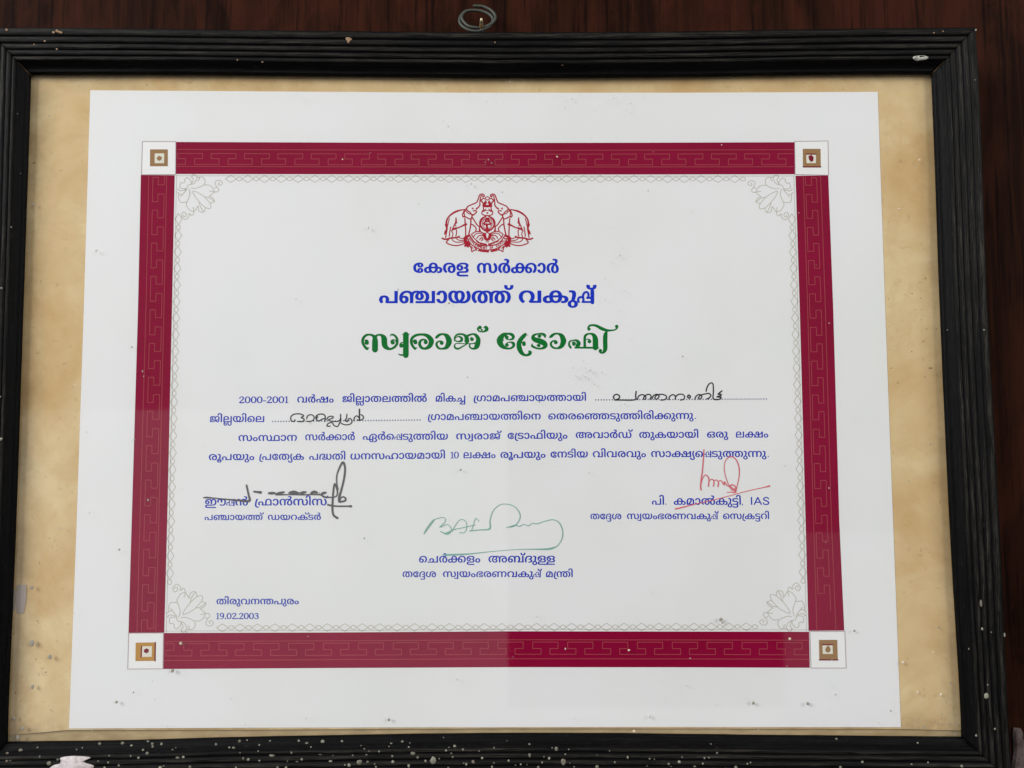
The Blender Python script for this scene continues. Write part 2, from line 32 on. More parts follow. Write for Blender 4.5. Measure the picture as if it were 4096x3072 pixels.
DOTS = [[(44.87,-0.58,0.307),(46.0,-0.58,0.307),(47.12,-0.57,0.307),(48.25,-0.57,0.307),(49.38,-0.57,0.307),(50.5,-0.56,0.307),(51.63,-0.56,0.307),(52.76,-0.56,0.307),(53.88,-0.55,0.307),(55.01,-0.55,0.307),(56.14,-0.55,0.307),(57.26,-0.55,0.307),(58.39,-0.54,0.307),(59.52,-0.54,0.307),(60.64,-0.54,0.307),(61.77,-0.53,0.307),(62.9,-0.53,0.307),(64.02,-0.53,0.307),(65.15,-0.52,0.307),(66.28,-0.52,0.307),(67.4,-0.52,0.307),(68.53,-0.51,0.307),(69.65,-0.51,0.307),(70.78,-0.51,0.307),(71.91,-0.51,0.307),(73.03,-0.5,0.307),(74.16,-0.5,0.307),(75.29,-0.5,0.307),(76.41,-0.49,0.307),(77.54,-0.49,0.307),(78.67,-0.49,0.307),(79.79,-0.48,0.307),(80.92,-0.48,0.307),(82.05,-0.48,0.307),(83.17,-0.48,0.307),(84.3,-0.47,0.307),(85.43,-0.47,0.307),(86.55,-0.47,0.307),(87.68,-0.46,0.307),(88.81,-0.46,0.307),(89.94,-0.46,0.307),(91.06,-0.45,0.307),(92.19,-0.45,0.307),(93.32,-0.45,0.307),(94.44,-0.45,0.307),(95.57,-0.44,0.307),(96.7,-0.44,0.307),(97.82,-0.44,0.307),(98.95,-0.43,0.307),(100.08,-0.43,0.307),(101.2,-0.43,0.307),(102.33,-0.42,0.307),(103.46,-0.42,0.307),(104.58,-0.42,0.307),(105.71,-0.42,0.307),(106.84,-0.41,0.307),(107.96,-0.41,0.307),(109.09,-0.41,0.307),(110.22,-0.4,0.307),(111.34,-0.4,0.307),(112.47,-0.4,0.307),(113.6,-0.39,0.307),(114.72,-0.39,0.307)],[(-87.05,-9.09,0.307),(-85.94,-9.08,0.307),(-84.83,-9.07,0.307),(-83.71,-9.06,0.307),(-82.6,-9.06,0.307),(-81.49,-9.05,0.307),(-80.38,-9.04,0.307),(-79.26,-9.03,0.307),(-78.15,-9.02,0.307),(-77.04,-9.01,0.307),(-75.93,-9.0,0.307),(-74.81,-9.0,0.307),(-73.7,-8.99,0.307),(-72.59,-8.98,0.307),(-71.47,-8.97,0.307),(-70.36,-8.96,0.307),(-69.25,-8.95,0.307),(-68.14,-8.94,0.307),(-67.02,-8.94,0.307),(-65.91,-8.93,0.307),(-64.8,-8.92,0.307),(-63.69,-8.91,0.307),(-62.57,-8.9,0.307),(-61.46,-8.89,0.307),(-60.35,-8.88,0.307),(-59.23,-8.87,0.307),(-58.12,-8.87,0.307),(-57.01,-8.86,0.307),(-55.9,-8.85,0.307),(-54.78,-8.84,0.307),(-53.67,-8.83,0.307),(-52.56,-8.82,0.307),(-51.44,-8.81,0.307),(-50.33,-8.81,0.307),(-49.22,-8.8,0.307),(-48.11,-8.79,0.307),(-46.99,-8.78,0.307),(-45.88,-8.77,0.307),(-44.77,-8.76,0.307),(-43.65,-8.75,0.307),(-42.54,-8.75,0.307),(-41.43,-8.74,0.307),(-40.32,-8.73,0.307),(-39.2,-8.72,0.307),(-38.09,-8.71,0.307),(-36.98,-8.7,0.307),(-35.86,-8.69,0.307),(-34.75,-8.69,0.307),(-33.64,-8.68,0.307),(-32.52,-8.67,0.307),(-31.41,-8.66,0.307),(-30.3,-8.65,0.307),(-29.19,-8.64,0.307),(-28.07,-8.63,0.307),(-26.96,-8.63,0.307)]]
HAND1 = [[(52.37,-0.11,0.52),(52.12,0.7,0.52),(52.68,1.44,0.52),(53.61,1.66,0.52),(54.52,1.07,0.52),(54.44,0.14,0.52),(53.58,-0.41,0.52),(52.58,-0.63,0.52),(54.87,-0.64,0.52),(60.79,-0.58,0.52),(61.18,1.05,0.52),(61.43,2.9,0.52)],[(61.9,-0.5,0.48),(62.29,0.68,0.48),(63.04,1.34,0.48),(64.22,1.49,0.48),(65.32,0.67,0.48),(65.16,-0.29,0.48),(64.38,-0.21,0.48),(64.81,0.86,0.48),(66.0,1.56,0.48),(67.04,1.56,0.48),(67.54,0.67,0.48),(66.93,-0.37,0.48)],[(67.82,-0.22,0.48),(68.59,1.22,0.48),(70.0,1.62,0.48),(70.8,0.84,0.48),(69.86,-0.3,0.48),(69.01,-0.0,0.48),(69.7,1.22,0.48),(71.55,1.66,0.48),(73.4,1.21,0.48),(73.86,0.28,0.48),(73.0,-0.57,0.48),(71.44,-0.71,0.48)],[(74.77,-0.54,0.48),(75.17,0.83,0.48),(76.55,1.5,0.48),(77.53,0.64,0.48),(77.25,-0.39,0.48)],[(77.53,0.64,0.48),(78.66,1.57,0.48),(80.43,1.6,0.48),(81.23,0.63,0.48),(80.66,-0.48,0.48),(79.47,-0.73,0.48)],[(82.83,1.3,0.57),(83.6,0.78,0.57),(83.22,0.11,0.57),(82.45,0.41,0.57),(82.83,1.3,0.57)],[(85.39,-0.56,0.48),(85.78,0.62,0.48),(87.09,1.54,0.48),(88.26,0.8,0.48),(87.72,-0.27,0.48),(86.91,-0.01,0.48),(87.64,1.17,0.48),(89.69,1.76,0.48),(91.25,1.94,0.48),(91.97,1.16,0.48),(91.32,0.16,0.48),(90.2,-0.35,0.48)],[(90.08,2.83,0.48),(90.29,3.95,0.48),(91.06,5.5,0.48),(92.18,6.28,0.48),(92.95,5.72,0.48),(93.04,2.83,0.48),(92.8,0.16,0.48),(93.41,-0.58,0.48)],[(96.56,3.0,0.52),(94.94,1.64,0.52),(96.05,1.63,0.52),(96.04,1.04,0.52),(94.47,0.56,0.52),(96.06,0.37,0.52),(95.79,-0.29,0.52),(94.08,-0.62,0.52),(93.16,-0.28,0.52)]]
HAND2 = [[(-78.01,-8.4,0.48),(-78.18,-9.03,0.48),(-79.29,-8.88,0.48),(-79.75,-7.95,0.48),(-79.44,-6.85,0.48),(-78.16,-6.07,0.48),(-75.83,-6.04,0.48),(-74.46,-6.78,0.48),(-75.44,-7.52,0.48),(-74.32,-8.04,0.48),(-74.68,-9.07,0.48),(-76.63,-9.14,0.48)],[(-73.22,-7.97,0.44),(-72.87,-6.86,0.44),(-71.58,-6.31,0.44),(-70.28,-7.05,0.44),(-70.37,-8.34,0.44),(-71.65,-9.08,0.44),(-73.39,-9.07,0.44)],[(-68.73,-7.17,0.48),(-69.38,-7.98,0.48),(-69.32,-6.87,0.48),(-68.0,-6.14,0.48),(-66.38,-6.21,0.48),(-65.63,-7.25,0.48),(-65.82,-9.17,0.48)],[(-69.38,-7.98,0.48),(-68.41,-8.94,0.48),(-66.87,-8.17,0.48),(-65.91,-7.91,0.48)],[(-65.02,-8.36,0.44),(-64.3,-7.25,0.44),(-62.82,-6.96,0.44),(-62.45,-7.63,0.44),(-64.35,-8.51,0.44),(-62.43,-9.1,0.44),(-59.74,-8.74,0.44),(-59.36,-6.16,0.44)],[(-63.58,-11.01,0.44),(-64.87,-11.01,0.44),(-64.41,-9.91,0.44),(-62.79,-9.62,0.44),(-62.11,-10.65,0.44),(-60.63,-11.17,0.44),(-59.65,-9.48,0.44),(-59.19,-8.0,0.44)],[(-56.82,-6.16,0.44),(-56.98,-7.82,0.44),(-57.56,-8.74,0.44),(-56.6,-9.19,0.44),(-56.17,-8.08,0.44),(-55.24,-8.09,0.44),(-54.68,-9.19,0.44),(-55.48,-10.22,0.44),(-57.69,-10.48,0.44),(-59.54,-9.55,0.44)],[(-54.02,-8.83,0.44),(-53.66,-7.46,0.44),(-52.67,-6.87,0.44),(-51.74,-7.95,0.44),(-51.92,-8.65,0.44),(-52.62,-8.39,0.44)],[(-51.74,-4.14,0.57),(-51.66,-8.76,0.57)],[(-51.66,-8.76,0.44),(-50.26,-8.1,0.44),(-50.12,-7.1,0.44),(-51.09,-6.33,0.44)]]
SIG1 = [[(-114.49,-39.87,0.44),(-113.21,-39.8,0.74),(-110.09,-40.06,0.52),(-104.95,-40.55,0.56),(-99.81,-41.03,0.81),(-95.96,-41.19,0.96),(-96.27,-38.75,0.74),(-97.19,-34.93,0.74)],[(-94.02,-37.45,0.81),(-92.55,-37.67,0.89),(-91.45,-37.78,1.19)],[(-88.03,-38.12,0.89),(-86.86,-38.12,1.11),(-85.76,-38.05,0.89)],[(-85.13,-38.56,0.89),(-83.74,-38.2,1.26),(-81.99,-37.7,0.74)],[(-79.78,-37.99,0.81),(-78.06,-37.78,1.48),(-76.12,-38.07,0.89)],[(-75.24,-38.15,0.89),(-74.21,-37.93,1.26),(-73.12,-37.72,0.74)],[(-70.91,-38.09,0.81),(-69.74,-37.65,1.19),(-68.53,-37.88,0.81)],[(-66.69,-38.46,0.81),(-65.85,-38.1,1.11),(-65.05,-37.92,0.81)],[(-84.83,-38.78,0.59),(-79.33,-38.72,0.48),(-73.83,-38.81,0.52),(-70.17,-38.67,0.59),(-67.05,-38.83,0.59),(-65.68,-39.67,0.67),(-62.82,-39.85,0.52),(-60.99,-39.57,0.52),(-60.27,-38.48,0.59),(-60.48,-36.48,0.67),(-61.43,-34.4,0.67),(-61.9,-37.02,0.74),(-62.14,-41.02,0.81),(-62.2,-44.65,0.81),(-61.7,-47.01,0.81),(-60.15,-48.14,0.96)],[(-59.93,-36.84,0.37),(-60.63,-33.74,0.52),(-60.38,-30.09,0.59),(-58.34,-25.78,0.89),(-57.32,-27.91,0.81),(-57.64,-32.29,0.81),(-58.75,-37.03,0.81),(-59.45,-39.57,0.96),(-59.5,-41.46,0.96),(-58.4,-41.57,0.81),(-57.01,-41.11,0.74),(-57.03,-40.12,0.67),(-57.98,-39.65,0.59),(-58.97,-40.23,0.59),(-59.32,-41.21,0.74)],[(-64.06,-42.83,0.74),(-60.94,-43.38,0.67),(-55.81,-43.43,0.67),(-54.79,-43.47,1.11)]]
SIG2 = [[(88.69,-20.92,0.44),(88.07,-28.24,0.48),(87.13,-34.82,0.56),(87.2,-37.19,0.59)],[(87.32,-34.82,0.33),(87.91,-32.63,0.33),(89.04,-31.17,0.37),(89.98,-31.72,0.44),(90.51,-33.0,0.44),(90.24,-35.74,0.48)],[(90.38,-33.8,0.33),(91.58,-32.93,0.37),(92.52,-33.74,0.44),(92.29,-35.74,0.48)],[(92.48,-33.81,0.33),(93.41,-33.19,0.37),(94.34,-34.1,0.44),(94.09,-35.93,0.48)],[(94.2,-33.81,0.33),(95.53,-33.56,0.37),(96.6,-35.28,0.41),(96.77,-33.93,0.37),(98.13,-35.76,0.44),(99.98,-35.14,0.48),(101.34,-36.31,0.48),(100.0,-37.4,0.41),(98.57,-35.76,0.33)],[(98.4,-35.21,0.33),(97.12,-31.19,0.33),(96.83,-27.54,0.3),(97.7,-24.97,0.33),(99.56,-23.81,0.41),(101.67,-24.98,0.44),(102.85,-28.28,0.44),(102.76,-31.94,0.37),(101.71,-36.31,0.33),(101.23,-37.95,0.59)],[(98.51,-35.21,0.33),(101.23,-38.02,0.67),(99.18,-38.13,0.33),(97.7,-38.3,0.3)],[(76.68,-44.87,0.59),(80.36,-44.01,0.52),(83.67,-43.18,0.37),(94.72,-40.66,0.3),(105.79,-37.78,0.3),(112.43,-36.34,0.37),(115.01,-35.72,0.67)]]
SIG3 = [[(-25.1,-54.62,0.37),(-24.19,-52.64,0.33),(-22.01,-49.75,0.37),(-20.92,-48.84,0.33),(-22.01,-50.54,0.26),(-24.99,-54.51,0.26)],[(-20.92,-48.84,0.3),(-18.0,-48.05,0.26),(-16.53,-48.49,0.26),(-16.71,-49.94,0.26),(-18.71,-51.93,0.33),(-15.79,-50.85,0.26),(-14.33,-51.94,0.26),(-14.14,-53.57,0.3),(-15.78,-54.65,0.59),(-18.34,-53.66,0.33)],[(-13.77,-53.57,0.33),(-11.41,-49.77,0.26),(-9.58,-48.84,0.26),(-7.93,-50.14,0.26),(-7.93,-52.68,0.26),(-8.84,-54.12,0.26),(-10.66,-54.15,0.3)],[(-16.51,-54.54,0.59),(-14.32,-53.57,0.52),(-12.86,-52.85,0.33),(-9.21,-52.13,0.3),(-4.45,-51.06,0.3)],[(-5.91,-53.48,0.26),(-5.19,-51.24,0.26),(-4.38,-48.63,0.26),(-3.65,-48.71,0.26),(-2.77,-49.65,0.19)],[(-6.54,-53.44,0.44),(-2.62,-53.05,0.37),(1.47,-52.59,0.59),(1.58,-49.44,0.37),(2.86,-45.46,0.3),(5.43,-43.1,0.26),(8.36,-42.71,0.26),(11.66,-43.85,0.3),(13.66,-46.57,0.33),(13.47,-49.11,0.3),(11.34,-51.57,0.37),(8.34,-51.99,0.22)],[(8.34,-52.21,0.26),(11.64,-51.17,0.33),(13.46,-51.68,0.3),(15.29,-50.85,0.26),(17.12,-51.47,0.3),(18.59,-50.5,0.26),(20.78,-50.65,0.3),(23.71,-49.68,0.3),(27.01,-49.04,0.3),(29.56,-50.24,0.33),(30.93,-53.5,0.37),(30.62,-56.75,0.33),(28.77,-59.45,0.3),(25.84,-60.63,0.74),(21.83,-60.84,0.52),(12.7,-60.89,0.22),(1.76,-61.73,0.26),(-5.54,-62.5,0.44),(-9.19,-62.78,0.59),(-15.57,-62.98,0.67),(-17.57,-62.98,0.19)]]
